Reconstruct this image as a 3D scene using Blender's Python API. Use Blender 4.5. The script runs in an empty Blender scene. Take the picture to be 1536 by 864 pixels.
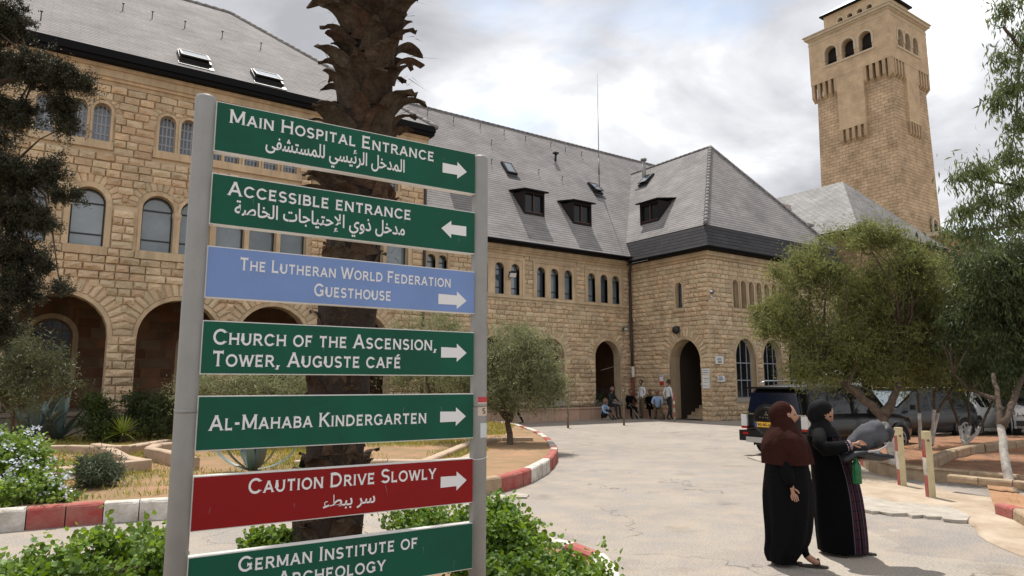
import bpy, bmesh, math, random
import numpy as np
from mathutils import Vector, Matrix
from mathutils import noise as mnoise
R = random.Random(7)
NR = np.random.RandomState(11)
PI = math.pi
SC = bpy.context.scene
COL = SC.collection

# ------------------------------------------------------------------ camera, world, sun
# World axes follow the hospital: +X runs along its facade, +Y runs away from the road into the building.
EYE = 1.75; FPX = 1024.0; TILT = math.atan(143/1024); HEAD = math.radians(55.4)
cam = bpy.data.cameras.new('camera'); cam.lens = 24; cam.sensor_width = 36
cam.clip_start = 0.05; cam.clip_end = 2500
camo = bpy.data.objects.new('camera', cam); COL.objects.link(camo)
camo.location = (0, 0, EYE); camo.rotation_euler = (PI/2 + TILT, 0, HEAD - PI/2)
SC.camera = camo

SUN_EL = math.radians(67); SUN_DIR = Vector((0.45, 0.893, 0)).normalized()*math.cos(SUN_EL) + Vector((0, 0, math.sin(SUN_EL)))
w = bpy.data.worlds.new('World'); SC.world = w; w.use_nodes = True
nt = w.node_tree; nt.nodes.clear(); N = nt.nodes.new; L = nt.links.new
out = N('ShaderNodeOutputWorld'); bg = N('ShaderNodeBackground'); L(bg.outputs[0], out.inputs[0])
sky = N('ShaderNodeTexSky'); sky.sky_type = 'NISHITA'; sky.sun_disc = False
sky.sun_elevation = SUN_EL; sky.sun_rotation = math.atan2(SUN_DIR.x, SUN_DIR.y)
sky.air_density = 1.0; sky.dust_density = 1.5
tc = N('ShaderNodeTexCoord'); sep = N('ShaderNodeSeparateXYZ'); L(tc.outputs['Generated'], sep.inputs[0])
# cloud deck: the view direction projected on a plane high above
mx = N('ShaderNodeMath'); mx.operation = 'MAXIMUM'; L(sep.outputs[2], mx.inputs[0]); mx.inputs[1].default_value = 0.0
ad = N('ShaderNodeMath'); ad.operation = 'ADD'; L(mx.outputs[0], ad.inputs[0]); ad.inputs[1].default_value = 0.22
dv = N('ShaderNodeVectorMath'); dv.operation = 'DIVIDE'; L(tc.outputs['Generated'], dv.inputs[0])
cx = N('ShaderNodeCombineXYZ'); [L(ad.outputs[0], cx.inputs[i]) for i in range(3)]; L(cx.outputs[0], dv.inputs[1])
mp = N('ShaderNodeMapping'); L(dv.outputs[0], mp.inputs[0]); mp.inputs['Location'].default_value = (3.1, 0.4, 0); mp.inputs['Scale'].default_value = (1, 1, 0.35)
n1 = N('ShaderNodeTexNoise'); n1.inputs['Scale'].default_value = 1.25; n1.inputs['Detail'].default_value = 9; n1.inputs['Roughness'].default_value = 0.52; n1.inputs['Distortion'].default_value = 0.25
L(mp.outputs[0], n1.inputs['Vector'])
r1 = N('ShaderNodeValToRGB'); r1.color_ramp.elements[0].position = 0.24; r1.color_ramp.elements[1].position = 0.36
L(n1.outputs['Fac'], r1.inputs[0])
mp2 = N('ShaderNodeMapping'); L(dv.outputs[0], mp2.inputs[0]); mp2.inputs['Location'].default_value = (7.3, 2.0, 1.0); mp2.inputs['Scale'].default_value = (1, 1, 0.4)
n2 = N('ShaderNodeTexNoise'); n2.inputs['Scale'].default_value = 1.7; n2.inputs['Detail'].default_value = 9; n2.inputs['Roughness'].default_value = 0.52; n2.inputs['Distortion'].default_value = .3
L(mp2.outputs[0], n2.inputs['Vector'])
r2 = N('ShaderNodeValToRGB'); cr = r2.color_ramp
cr.elements[0].position = 0.33; cr.elements[0].color = (2.5, 2.55, 2.75, 1)
cr.elements[1].position = 0.62; cr.elements[1].color = (6.9, 6.95, 7.1, 1)
e = cr.elements.new(0.46); e.color = (3.7, 3.75, 3.95, 1)
e = cr.elements.new(0.53); e.color = (4.7, 4.75, 4.95, 1)
L(n2.outputs['Fac'], r2.inputs[0])
hz = N('ShaderNodeMix'); hz.data_type = 'RGBA'; hz.inputs[0].default_value = 0.45; L(sky.outputs[0], hz.inputs['A']); hz.inputs['B'].default_value = (3.6, 4.7, 5.9, 1)
mix = N('ShaderNodeMix'); mix.data_type = 'RGBA'; L(r1.outputs[0], mix.inputs[0]); L(hz.outputs['Result'], mix.inputs['A']); L(r2.outputs[0], mix.inputs['B'])
L(mix.outputs['Result'], bg.inputs[0]); bg.inputs[1].default_value = 0.1

sun = bpy.data.lights.new('sun', 'SUN'); sun.energy = 2.7; sun.angle = math.radians(0.5); sun.color = (1, 0.95, 0.88)
so = bpy.data.objects.new('sun', sun); COL.objects.link(so); so.location = (0, 0, 60)
so.rotation_euler = (-SUN_DIR).to_track_quat('-Z', 'Y').to_euler()
SC.view_settings.view_transform = 'Standard'; SC.view_settings.look = 'None'; SC.view_settings.exposure = 0.97; SC.view_settings.gamma = 1.0
SC.render.engine = 'CYCLES'; SC.cycles.max_bounces = 6; SC.cycles.use_denoising = True
SC.cycles.transparent_max_bounces = 6; SC.cycles.sample_clamp_indirect = 8

# ------------------------------------------------------------------ finding places from the photograph
_c, _s = math.cos(TILT), math.sin(TILT)
U = (math.sin(HEAD), math.cos(HEAD))
def _ray(x, y):
    a, b, c = x-768, FPX*_c-(432-y)*_s, FPX*_s+(432-y)*_c
    return Vector((a*U[0]+b*U[1], -a*U[1]+b*U[0], c)), b
def G(x, y, z=0.0):            # point of the ground (height z)
    r, b = _ray(x, y); t = (z-EYE)/r.z; return Vector((r.x*t, r.y*t, z))
def DEP(x, y, dist):           # point at a distance ahead of the camera
    r, b = _ray(x, y); return r*(dist/b)+Vector((0, 0, EYE))
def FY(x, y, D):               # on the wall plane y = D -> x, z
    r, b = _ray(x, y); t = D/r.y; return r.x*t, EYE+r.z*t
def FX(x, y, A):               # on the wall plane x = A -> y, z
    r, b = _ray(x, y); t = A/r.x; return r.y*t, EYE+r.z*t
CAMR = Vector((U[0], -U[1], 0)); CAMF = Vector((U[1], U[0], 0))   # right of and ahead of the viewer, on the ground

# ------------------------------------------------------------------ object helpers
def tag(o, label=None, cat=None, group=None, kind=None):
    if label: o['label'] = label
    if cat: o['category'] = cat
    if group: o['group'] = group
    if kind: o['kind'] = kind
    return o
def link(name, me, parent=None, loc=None, mats=None):
    o = bpy.data.objects.new(name, me); COL.objects.link(o)
    if parent: o.parent = parent
    if loc is not None: o.location = loc
    return o
def thing(name, label, cat, loc=(0, 0, 0), rz=0, group=None, kind=None):
    o = bpy.data.objects.new(name, None); COL.objects.link(o); o.location = loc; o.rotation_euler = (0, 0, rz)
    o.empty_display_size = 0.2
    return tag(o, label, cat, group, kind)
def copy_tree(o, parent=None):
    c = o.copy(); COL.objects.link(c); c.parent = parent
    for ch in [x for x in COL.objects if x.parent == o]: copy_tree(ch, c)
    return c
class MB:
    """collects polygons, builds ONE mesh object"""
    def __init__(s): s.v = []; s.f = []; s.uv = []; s.m = []; s.sm = []
    def poly(s, pts, uv=None, mi=0, smooth=False):
        b = len(s.v); s.v += [tuple(p) for p in pts]; s.f.append(tuple(range(b, b+len(pts))))
        s.uv.append(uv or [(0, 0)]*len(pts)); s.m.append(mi); s.sm.append(smooth)
    def mesh(s, v, f, mi=0, smooth=False, M=None):
        b = len(s.v); s.v += [tuple(M @ Vector(p)) if M else tuple(p) for p in v]
        for q in f: s.f.append(tuple(i+b for i in q)); s.uv.append([(0, 0)]*len(q)); s.m.append(mi); s.sm.append(smooth)
    def box(s, c, d, mi=0, rz=0, M=None):
        x, y, z = d[0]/2, d[1]/2, d[2]/2
        v = [Vector((i*x, j*y, k*z)) for k in (-1, 1) for j in (-1, 1) for i in (-1, 1)]
        if rz: v = [Matrix.Rotation(rz, 3, 'Z') @ p for p in v]
        v = [p+Vector(c) for p in v]
        s.mesh(v, [(0, 2, 3, 1), (4, 5, 7, 6), (0, 1, 5, 4), (2, 6, 7, 3), (0, 4, 6, 2), (1, 3, 7, 5)], mi, False, M)
    def tube(s, pts, rad, n=8, mi=0, cap=True, smooth=True):
        pts = [Vector(p) for p in pts]; k = len(pts)
        if not hasattr(rad, '__len__'): rad = [rad]*k
        vs = []; up = Vector((0, 0, 1)); prev = None
        for i, p in enumerate(pts):
            d = (pts[min(i+1, k-1)]-pts[max(i-1, 0)]).normalized()
            if prev is None:
                a = d.cross(up if abs(d.z) < .95 else Vector((1, 0, 0))).normalized()
            else:
                a = (prev-d*prev.dot(d)).normalized()
            prev = a; b = d.cross(a)
            for j in range(n):
                t = 2*PI*j/n; vs.append(p+(a*math.cos(t)+b*math.sin(t))*rad[i])
        f = [(i*n+j, i*n+(j+1) % n, (i+1)*n+(j+1) % n, (i+1)*n+j) for i in range(k-1) for j in range(n)]
        if cap: f += [tuple(reversed(range(n))), tuple(range((k-1)*n, k*n))]
        s.mesh(vs, f, mi, smooth)
    def disc(s, c, ax, r, n=24, mi=0, r0=0, th=0.0):
        """cylinder/ring about axis ax, thickness th centred"""
        c = Vector(c); ax = Vector(ax).normalized(); a = ax.cross(Vector((0, 0, 1)) if abs(ax.z) < .9 else Vector((1, 0, 0))).normalized(); b = ax.cross(a)
        prof = [(r0, -th/2), (r, -th/2), (r, th/2), (r0, th/2)]
        vs = []
        for i in range(n):
            t = 2*PI*i/n; q = a*math.cos(t)+b*math.sin(t)
            vs += [c+q*pr+ax*h for pr, h in prof]
        f = []
        for i in range(n):
            j = (i+1) % n
            for k in range(3 if r0 == 0 else 4):
                k2 = (k+1) % 4; f.append((i*4+k, j*4+k, j*4+k2, i*4+k2))
        s.mesh(vs, f, mi, False)
    def build(s, name, mats, parent=None, loc=None, smooth=None, weld=False):
        me = bpy.data.meshes.new(name); me.from_pydata(s.v, [], s.f)
        if not isinstance(mats, (list, tuple)): mats = [mats]
        for m in mats: me.materials.append(m)
        me.polygons.foreach_set('material_index', s.m)
        me.polygons.foreach_set('use_smooth', [smooth if smooth is not None else x for x in s.sm])
        ul = me.uv_layers.new(name='UVMap'); ul.data.foreach_set('uv', [c for q in s.uv for p in q for c in p])
        if weld:
            bm = bmesh.new(); bm.from_mesh(me); bmesh.ops.remove_doubles(bm, verts=bm.verts, dist=1e-4)
            bmesh.ops.recalc_face_normals(bm, faces=bm.faces); bm.to_mesh(me); bm.free()
        me.validate(); me.update()
        return link(name, me, parent, loc)
def npmesh(name, V, F, mats, parent=None, mi=None, smooth=False):
    """fast mesh from numpy arrays of equal-sided faces"""
    me = bpy.data.meshes.new(name); V = np.asarray(V, dtype=np.float32); F = np.asarray(F, dtype=np.int32); n, k = F.shape
    me.vertices.add(len(V)); me.vertices.foreach_set('co', V.ravel())
    me.loops.add(n*k); me.loops.foreach_set('vertex_index', F.ravel())
    me.polygons.add(n); me.polygons.foreach_set('loop_start', np.arange(0, n*k, k, dtype=np.int32))
    try: me.polygons.foreach_set('loop_total', np.full(n, k, dtype=np.int32))
    except Exception: pass
    if not isinstance(mats, (list, tuple)): mats = [mats]
    for m in mats: me.materials.append(m)
    if mi is not None: me.polygons.foreach_set('material_index', np.asarray(mi, dtype=np.int32))
    me.polygons.foreach_set('use_smooth', np.full(n, smooth))
    me.update(calc_edges=True)
    return link(name, me, parent)

# ------------------------------------------------------------------ materials
MATS = {}
def mat(name, col, rough=0.7, metal=0.0, spec=0.5, var=0.0, vscale=3.0, bump=0.0, bscale=20.0, island=0.0, col2=None, trans=0.0, rnd=0.0, coat=0.0, sub=0.0, streak=0.0):
    """principled with optional noise colour variation, per-island and per-object variation, bump"""
    m = bpy.data.materials.new(name); m.use_nodes = True; t = m.node_tree; P = t.nodes['Principled BSDF']
    P.inputs['Roughness'].default_value = rough; P.inputs['Metallic'].default_value = metal
    P.inputs['Specular IOR Level'].default_value = spec; P.inputs['Coat Weight'].default_value = coat
    if sub: P.inputs['Subsurface Weight'].default_value = sub; P.inputs['Subsurface Radius'].default_value = (.02, .008, .005)
    nn = t.nodes.new; ll = t.links.new
    geo = nn('ShaderNodeNewGeometry'); cur = None
    c2 = col2 or tuple(x*(1-min(var, .95)) for x in col)
    if var or col2:
        n = nn('ShaderNodeTexNoise'); n.inputs['Scale'].default_value = vscale; n.inputs['Detail'].default_value = 6; n.inputs['Roughness'].default_value = 0.65
        ll(geo.outputs['Position'], n.inputs['Vector'])
        r = nn('ShaderNodeValToRGB'); r.color_ramp.elements[0].position = .32; r.color_ramp.elements[1].position = .68
        r.color_ramp.elements[0].color = (*c2, 1); r.color_ramp.elements[1].color = (*col, 1); ll(n.outputs['Fac'], r.inputs[0]); cur = r.outputs[0]
    if island or rnd:
        h = nn('ShaderNodeHueSaturation')
        if cur: ll(cur, h.inputs['Color'])
        else: h.inputs['Color'].default_value = (*col, 1)
        add = nn('ShaderNodeMath'); add.operation = 'ADD'; add.inputs[0].default_value = 0; add.inputs[1].default_value = 0
        if island: ll(geo.outputs['Random Per Island'], add.inputs[0])
        if rnd or island:
            oi = nn('ShaderNodeObjectInfo'); ll(oi.outputs['Random'], add.inputs[1])
        fr = nn('ShaderNodeMath'); fr.operation = 'FRACT'; ll(add.outputs[0], fr.inputs[0])
        a = max(island, rnd)
        mr = nn('ShaderNodeMapRange'); ll(fr.outputs[0], mr.inputs[0]); mr.inputs[3].default_value = 1-a; mr.inputs[4].default_value = 1+a; ll(mr.outputs[0], h.inputs['Value'])
        m2 = nn('ShaderNodeMath'); m2.operation = 'MULTIPLY'; ll(fr.outputs[0], m2.inputs[0]); m2.inputs[1].default_value = 7.31
        f2 = nn('ShaderNodeMath'); f2.operation = 'FRACT'; ll(m2.outputs[0], f2.inputs[0])
        mr2 = nn('ShaderNodeMapRange'); ll(f2.outputs[0], mr2.inputs[0]); mr2.inputs[3].default_value = .5-.05*a; mr2.inputs[4].default_value = .5+.05*a; ll(mr2.outputs[0], h.inputs['Hue'])
        mr3 = nn('ShaderNodeMapRange'); ll(f2.outputs[0], mr3.inputs[0]); mr3.inputs[3].default_value = 1+.5*a; mr3.inputs[4].default_value = 1-.5*a; ll(mr3.outputs[0], h.inputs['Saturation'])
        cur = h.outputs[0]
    if streak:   # rain streaks and soot running down the wall
        mps = nn('ShaderNodeMapping'); ll(geo.outputs['Position'], mps.inputs[0]); mps.inputs['Scale'].default_value = (2.6, 2.6, .32); ns = nn('ShaderNodeTexNoise'); ns.inputs['Scale'].default_value = 1.0; ns.inputs['Detail'].default_value = 7; ns.inputs['Roughness'].default_value = .7; ll(mps.outputs[0], ns.inputs['Vector'])
        rs = nn('ShaderNodeMapRange'); rs.inputs[1].default_value = .36; rs.inputs[2].default_value = .62; rs.inputs[3].default_value = 1-streak; rs.inputs[4].default_value = 1.06; ll(ns.outputs['Fac'], rs.inputs[0])
        ms2 = nn('ShaderNodeMix'); ms2.data_type = 'RGBA'; ms2.blend_type = 'MULTIPLY'; ms2.inputs[0].default_value = 1; ll(cur, ms2.inputs['A']); ll(rs.outputs[0], ms2.inputs['B']); cur = ms2.outputs['Result']
    if cur: ll(cur, P.inputs['Base Color'])
    else: P.inputs['Base Color'].default_value = (*col, 1)
    if bump:
        n = nn('ShaderNodeTexNoise'); n.inputs['Scale'].default_value = bscale; n.inputs['Detail'].default_value = 8; n.inputs['Roughness'].default_value = .6
        ll(geo.outputs['Position'], n.inputs['Vector'])
        b = nn('ShaderNodeBump'); b.inputs['Strength'].default_value = min(1, bump*1.0); b.inputs['Distance'].default_value = 0.03*bump
        ll(n.outputs['Fac'], b.inputs['Height']); ll(b.outputs[0], P.inputs['Normal'])
    if trans:   # leaf translucency
        o = [x for x in t.nodes if x.type == 'OUTPUT_MATERIAL'][0]
        tr = nn('ShaderNodeBsdfTranslucent'); ms = nn('ShaderNodeMixShader'); ms.inputs[0].default_value = trans
        if cur: ll(cur, tr.inputs[0])
        else: tr.inputs[0].default_value = (*col, 1)
        ll(P.outputs[0], ms.inputs[1]); ll(tr.outputs[0], ms.inputs[2]); ll(ms.outputs[0], o.inputs[0])
    MATS[name] = m; return m
def rgb(r, g, b): return tuple((x/255/12.92 if x/255 <= .04045 else ((x/255+.055)/1.055)**2.4) for x in (r, g, b))

M_stone = mat('hewn_sandstone', (.65, .50, .33), .92, spec=.2, var=.16, vscale=1.1, bump=1.8, bscale=13, island=.17, streak=.12)
M_stone2 = mat('dressed_sandstone', (.60, .46, .30), .88, spec=.2, var=.2, vscale=1.5, bump=.6, bscale=12, island=.1, streak=.25)
M_mortar = mat('mortar_joint', (.60, .47, .32), .95, var=.2, vscale=4, bump=.5, bscale=40)
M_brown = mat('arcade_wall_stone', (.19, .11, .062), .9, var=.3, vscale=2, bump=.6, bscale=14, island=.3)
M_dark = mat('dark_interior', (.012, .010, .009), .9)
M_gutter = mat('black_gutter_and_soffit', (.006, .006, .007), .7, spec=.12)  # real black gutters; soffits share it, their shade put in as black
M_frame = mat('dark_window_frame', (.02, .025, .03), .5)
M_glass = mat('window_glass', (.06, .085, .11), .06, spec=.9)
M_glass2 = mat('painted_reflection_glass', (.20, .25, .28), .08, spec=1.0, var=.45, vscale=.7)  # pale mottled base colour stands in for reflections and curtains
M_white = mat('white_paint', (.78, .77, .74), .6, var=.1, vscale=5)
M_kerbw = mat('worn_white_kerb_paint', (.72, .69, .64), .9, spec=.2, col2=(.38, .34, .28), vscale=4, bump=.8, bscale=25)
M_kerbr = mat('worn_red_kerb_paint', (.36, .065, .06), .9, spec=.2, col2=(.36, .17, .14), vscale=4, bump=.8, bscale=25)
M_kerbs = mat('bare_kerb_stone', (.42, .31, .20), .9, var=.35, vscale=5, bump=.8, bscale=20)
M_soil = mat('red_soil', (.40, .22, .115), .95, col2=(.26, .14, .07), vscale=2.2, bump=1, bscale=14)
M_dry = mat('dry_ground_litter', (.30, .18, .095), .95, col2=(.16, .095, .05), vscale=3, bump=1, bscale=18)
M_metal = mat('brushed_aluminium', (.29, .285, .27), .55, metal=.35, var=.14, vscale=9, bump=.05, bscale=60)
M_steel = mat('rusty_steel_post', (.20, .15, .10), .7, var=.4, vscale=8)
M_bark = mat('bark', (.13, .085, .055), .9, col2=(.05, .035, .025), vscale=12, bump=1, bscale=30)
M_lime = mat('whitewashed_bark', (.62, .58, .52), .9, col2=(.32, .28, .24), vscale=8, bump=1, bscale=30)
M_palm = mat('palm_leaf_base', (.11, .076, .052), .85, spec=.12, col2=(.035, .023, .015), vscale=12, bump=1.2, bscale=34, rnd=.3)
M_palmc = mat('palm_trunk_fibre', (.035, .02, .012), .95, var=.4, vscale=20, bump=1, bscale=50)
M_cover = mat('thin_glass', (.05, .06, .07), .05, spec=1)
M_lred = mat('tail_light_red', (.4, .01, .01), .2)
M_lwh = mat('lamp_glass', (.7, .7, .7), .15)
M_chrome = mat('chrome', (.6, .6, .62), .2, metal=1)
M_rubber = mat('tyre_rubber', (.015, .015, .015), .85)
M_black = mat('black_plastic', (.014, .014, .015), .5)
def tilemat(name, c1, c2, cm, bw, bh, ms=.02, rough=.5, bump=.6, offset=.5, stain=.25, spec=.5, mortar_smooth=.1, rows=False):
    m = bpy.data.materials.new(name); m.use_nodes = True; t = m.node_tree; P = t.nodes['Principled BSDF']; nn = t.nodes.new; ll = t.links.new
    P.inputs['Roughness'].default_value = rough; P.inputs['Specular IOR Level'].default_value = spec
    uv = nn('ShaderNodeUVMap'); uv.uv_map = 'UVMap'
    nz = nn('ShaderNodeTexNoise'); nz.inputs['Scale'].default_value = 1.3; ll(uv.outputs[0], nz.inputs['Vector'])
    b = nn('ShaderNodeTexBrick'); b.offset = offset; ll(uv.outputs[0], b.inputs['Vector'])
    b.inputs['Scale'].default_value = 1; b.inputs['Brick Width'].default_value = bw; b.inputs['Row Height'].default_value = bh
    b.inputs['Mortar Size'].default_value = ms; b.inputs['Mortar Smooth'].default_value = mortar_smooth
    b.inputs['Color1'].default_value = (*c1, 1); b.inputs['Color2'].default_value = (*c2, 1); b.inputs['Mortar'].default_value = (*cm, 1)
    geo = nn('ShaderNodeNewGeometry')
    n = nn('ShaderNodeTexNoise'); n.inputs['Scale'].default_value = .6; n.inputs['Detail'].default_value = 7; n.inputs['Roughness'].default_value = .7; ll(geo.outputs['Position'], n.inputs['Vector'])
    mr = nn('ShaderNodeMapRange'); mr.inputs[1].default_value = .3; mr.inputs[2].default_value = .7; mr.inputs[3].default_value = 1-stain; mr.inputs[4].default_value = 1+stain*.4; ll(n.outputs['Fac'], mr.inputs[0])
    mu = nn('ShaderNodeMix'); mu.data_type = 'RGBA'; mu.blend_type = 'MULTIPLY'; mu.inputs[0].default_value = 1
    csrc = b.outputs['Color']; hsrc = None
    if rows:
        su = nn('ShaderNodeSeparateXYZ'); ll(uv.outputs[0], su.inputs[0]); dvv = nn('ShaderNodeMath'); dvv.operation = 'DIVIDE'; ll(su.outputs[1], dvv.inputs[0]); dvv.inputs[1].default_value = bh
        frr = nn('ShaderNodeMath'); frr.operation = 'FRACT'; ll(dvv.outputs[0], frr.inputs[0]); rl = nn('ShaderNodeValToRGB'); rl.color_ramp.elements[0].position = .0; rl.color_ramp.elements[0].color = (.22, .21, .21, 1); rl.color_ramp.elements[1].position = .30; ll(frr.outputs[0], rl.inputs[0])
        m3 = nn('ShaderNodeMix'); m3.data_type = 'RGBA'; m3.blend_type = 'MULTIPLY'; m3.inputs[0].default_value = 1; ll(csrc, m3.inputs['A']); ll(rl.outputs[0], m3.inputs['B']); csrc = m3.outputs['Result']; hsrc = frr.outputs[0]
    ll(csrc, mu.inputs['A']); ll(mr.outputs[0], mu.inputs['B']); ll(mu.outputs['Result'], P.inputs['Base Color'])
    # each course tilts a little towards its lower edge, like slates
    n3 = nn('ShaderNodeTexNoise'); n3.inputs['Scale'].default_value = 6; n3.inputs['Detail'].default_value = 5; ll(uv.outputs[0], n3.inputs['Vector'])
    ma = nn('ShaderNodeMath'); ma.operation = 'MULTIPLY_ADD'; ll(n3.outputs['Fac'], ma.inputs[0]); ma.inputs[1].default_value = .7
    inv = nn('ShaderNodeMath'); inv.operation = 'SUBTRACT'; inv.inputs[0].default_value = 1; ll(b.outputs['Fac'], inv.inputs[1]); ll(inv.outputs[0], ma.inputs[2])
    bp = nn('ShaderNodeBump'); bp.inputs['Strength'].default_value = bump; bp.inputs['Distance'].default_value = .03
    ll(ma.outputs[0], bp.inputs['Height']); ll(bp.outputs[0], P.inputs['Normal'])
    MATS[name] = m; return m
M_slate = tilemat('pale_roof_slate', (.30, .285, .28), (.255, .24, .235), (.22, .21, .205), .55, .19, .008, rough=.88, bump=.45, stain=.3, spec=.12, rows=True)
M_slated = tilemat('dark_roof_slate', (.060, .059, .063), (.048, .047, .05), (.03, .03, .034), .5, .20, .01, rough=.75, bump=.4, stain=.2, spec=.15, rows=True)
M_roofred = tilemat('reddish_roof_tile', (.24, .165, .14), (.18, .12, .10), (.06, .045, .04), .4, .2, .02, rough=.6, bump=.5)
M_tower = tilemat('tower_hewn_stone', (.56, .42, .28), (.47, .34, .22), (.34, .24, .155), .85, .36, .03, rough=.9, bump=1, stain=.45, spec=.2, mortar_smooth=.6)
M_towers = tilemat('tower_smooth_stone', (.54, .41, .27), (.50, .375, .245), (.42, .31, .20), 1.0, .36, .012, rough=.9, bump=.35, stain=.3, spec=.2)
M_wallfar = tilemat('far_wall_stone', (.40, .27, .15), (.32, .21, .115), (.24, .16, .09), .6, .28, .02, rough=.9, bump=.8, stain=.3)

class Plane:
    """a vertical facade: s runs along it, z up, n points outwards"""
    def __init__(p, o, d): p.o = Vector(o); p.d = Vector(d); p.n = p.d.cross(Vector((0, 0, 1)))
    def at(p, s, z, off=0.0): return p.o+p.d*s+Vector((0, 0, z))+p.n*off

def op(c, w, zs, zt, rise=None, depth=.35): return dict(c=c, w=w, zs=zs, zt=zt, rise=w/2 if rise is None else rise, depth=depth)
def arch_pts(o, r=None, n=12, grow=0.0):
    """points of the arch from left spring to right spring"""
    rx = o['w']/2+grow; ry = o['rise']+grow; zsp = o['zt']-o['rise']
    return [(o['c']-rx*math.cos(PI*i/n), zsp+ry*math.sin(PI*i/n)) for i in range(n+1)]
def wall(mb, PL, s0, s1, bands, off=0.0, mi=0, rmi=0, reveals=True, thick=None):
    """wall sheet with real openings and reveals. bands: [(z0, z1, [op...])]"""
    def q(pts, m=mi): mb.poly([PL.at(a, b, off) for a, b in pts], [(a, b) for a, b in pts], m)
    for z0, z1, ops in bands:
        cur = s0
        for o in sorted(ops, key=lambda o: o['c']):
            a, b = o['c']-o['w']/2, o['c']+o['w']/2
            if a > cur+1e-4: q([(cur, z0), (a, z0), (a, z1), (cur, z1)])
            if o['zs'] > z0+1e-4: q([(a, z0), (b, z0), (b, o['zs']), (a, o['zs'])])
            A = arch_pts(o)
            for (x0, y0), (x1, y1) in zip(A[:-1], A[1:]): q([(x0, y0), (x1, y1), (x1, z1), (x0, z1)])
            if reveals:
                pr = [(a, o['zs'])]+A+[(b, o['zs'])]; d = o['depth'] if thick is None else thick
                for (x0, y0), (x1, y1) in zip(pr, pr[1:]+pr[:1]):
                    if abs(x0-x1)+abs(y0-y1) < 1e-5: continue
                    mb.poly([PL.at(x0, y0, off), PL.at(x0, y0, off-d), PL.at(x1, y1, off-d), PL.at(x1, y1, off)], [(0, y0), (d, y0), (d, y1), (0, y1)], rmi)
            cur = b
        if cur < s1-1e-4: q([(cur, z0), (s1, z0), (s1, z1), (cur, z1)])
def slab_edge(mb, PL, s0, s1, z0, z1, off, mi=0):
    """thin outer edges of a proud dressed panel"""
    for (a, b), (c, d) in (((s0, z0), (s1, z0)), ((s1, z0), (s1, z1)), ((s1, z1), (s0, z1)), ((s0, z1), (s0, z0))):
        mb.poly([PL.at(a, b, off), PL.at(a, b, 0), PL.at(c, d, 0), PL.at(c, d, off)], None, mi)
# pool of hewn stone shapes: unit blocks, back at y=0, bulging to y=1
POOL = []
for k in range(14):
    o_ = [(0, 0), (1, 0), (1, 1), (0, 1)]; V = [(x, 0, z) for x, z in o_]; ins = .05
    ring = []
    for i in range(8):
        t = [(0, 0), (.5, 0), (1, 0), (1, .5), (1, 1), (.5, 1), (0, 1), (0, .5)][i]
        x = .5+(t[0]-.5)*(1-2*ins*R.uniform(.5, 1.1)); z = .5+(t[1]-.5)*(1-2*ins*1.6*R.uniform(.6, 1.2)); ring.append((x, R.uniform(.35, .95), z))
    V += ring; V.append((R.uniform(.25, .42), R.uniform(.6, 1.35), R.uniform(.35, .65))); V.append((R.uniform(.58, .75), R.uniform(.6, 1.35), R.uniform(.35, .65)))
    F = [(0, 1, 6), (0, 6, 5), (0, 5, 4), (0, 4, 11), (0, 11, 3), (1, 2, 8), (1, 8, 7), (1, 7, 6), (2, 3, 10), (2, 10, 9), (2, 9, 8), (3, 11, 10),
         (12, 4, 5), (12, 11, 4), (12, 10, 11), (12, 9, 10), (13, 12, 5), (13, 9, 12), (13, 5, 6), (13, 6, 7), (13, 7, 8), (13, 8, 9)]
    POOL.append((np.array(V, dtype=np.float32), F))
POOL_ME = []
for V, F in POOL:
    me = bpy.data.meshes.new('stone'); me.from_pydata([(float(a), -float(b), float(c)) for a, b, c in V], [], F); me.materials.append(M_stone); me.update(); POOL_ME.append(me)
STONES = []     # (plane, s, z, w, h, bulge)
def stones(PL, s0, s1, z0, z1, ops, rects, h=.275, wlo=.30, whi=.62, bulge=.11, g=.007):
    n = max(1, round((z1-z0)/h)); hh = (z1-z0)/n
    for i in range(n):
        a, b = z0+i*hh, z0+(i+1)*hh; ex = []
        for o in ops:
            rw = o.get('ring', .45); rx, ry = o['w']/2+rw, o['rise']+rw; zsp = o['zt']-o['rise']
            if b <= o['zs'] or a >= zsp+ry: continue
            hw = o['w']/2+o.get('jamb', 0) if b <= zsp else (rx*math.sqrt(max(0, 1-((b-zsp)/ry)**2)) if b-zsp < ry else 0)
            if a < zsp: hw = max(hw, o['w']/2+o.get('jamb', 0))
            if hw > 0: ex.append((o['c']-hw, o['c']+hw))
        for r in rects:
            if b > r[2]+.02 and a < r[3]-.02: ex.append((r[0], r[1]))
        ex.sort(); cur = s0; spans = []
        for p, q in ex:
            if p > cur+.05: spans.append((cur, min(p, s1)))
            cur = max(cur, q)
        if cur < s1-.05: spans.append((cur, s1))
        for p, q in spans:
            if q-p < .06: continue
            x = p; first = True
            while x < q-.03:
                ww = R.uniform(wlo, whi)*(.6 if first and i % 2 else 1); first = False
                if q-(x+ww) < .22: ww = q-x
                STONES.append((PL, x+g, a+g, ww-2*g, hh-2*g, bulge*R.uniform(.6, 1.3), R.randrange(14))); x += ww
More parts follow.
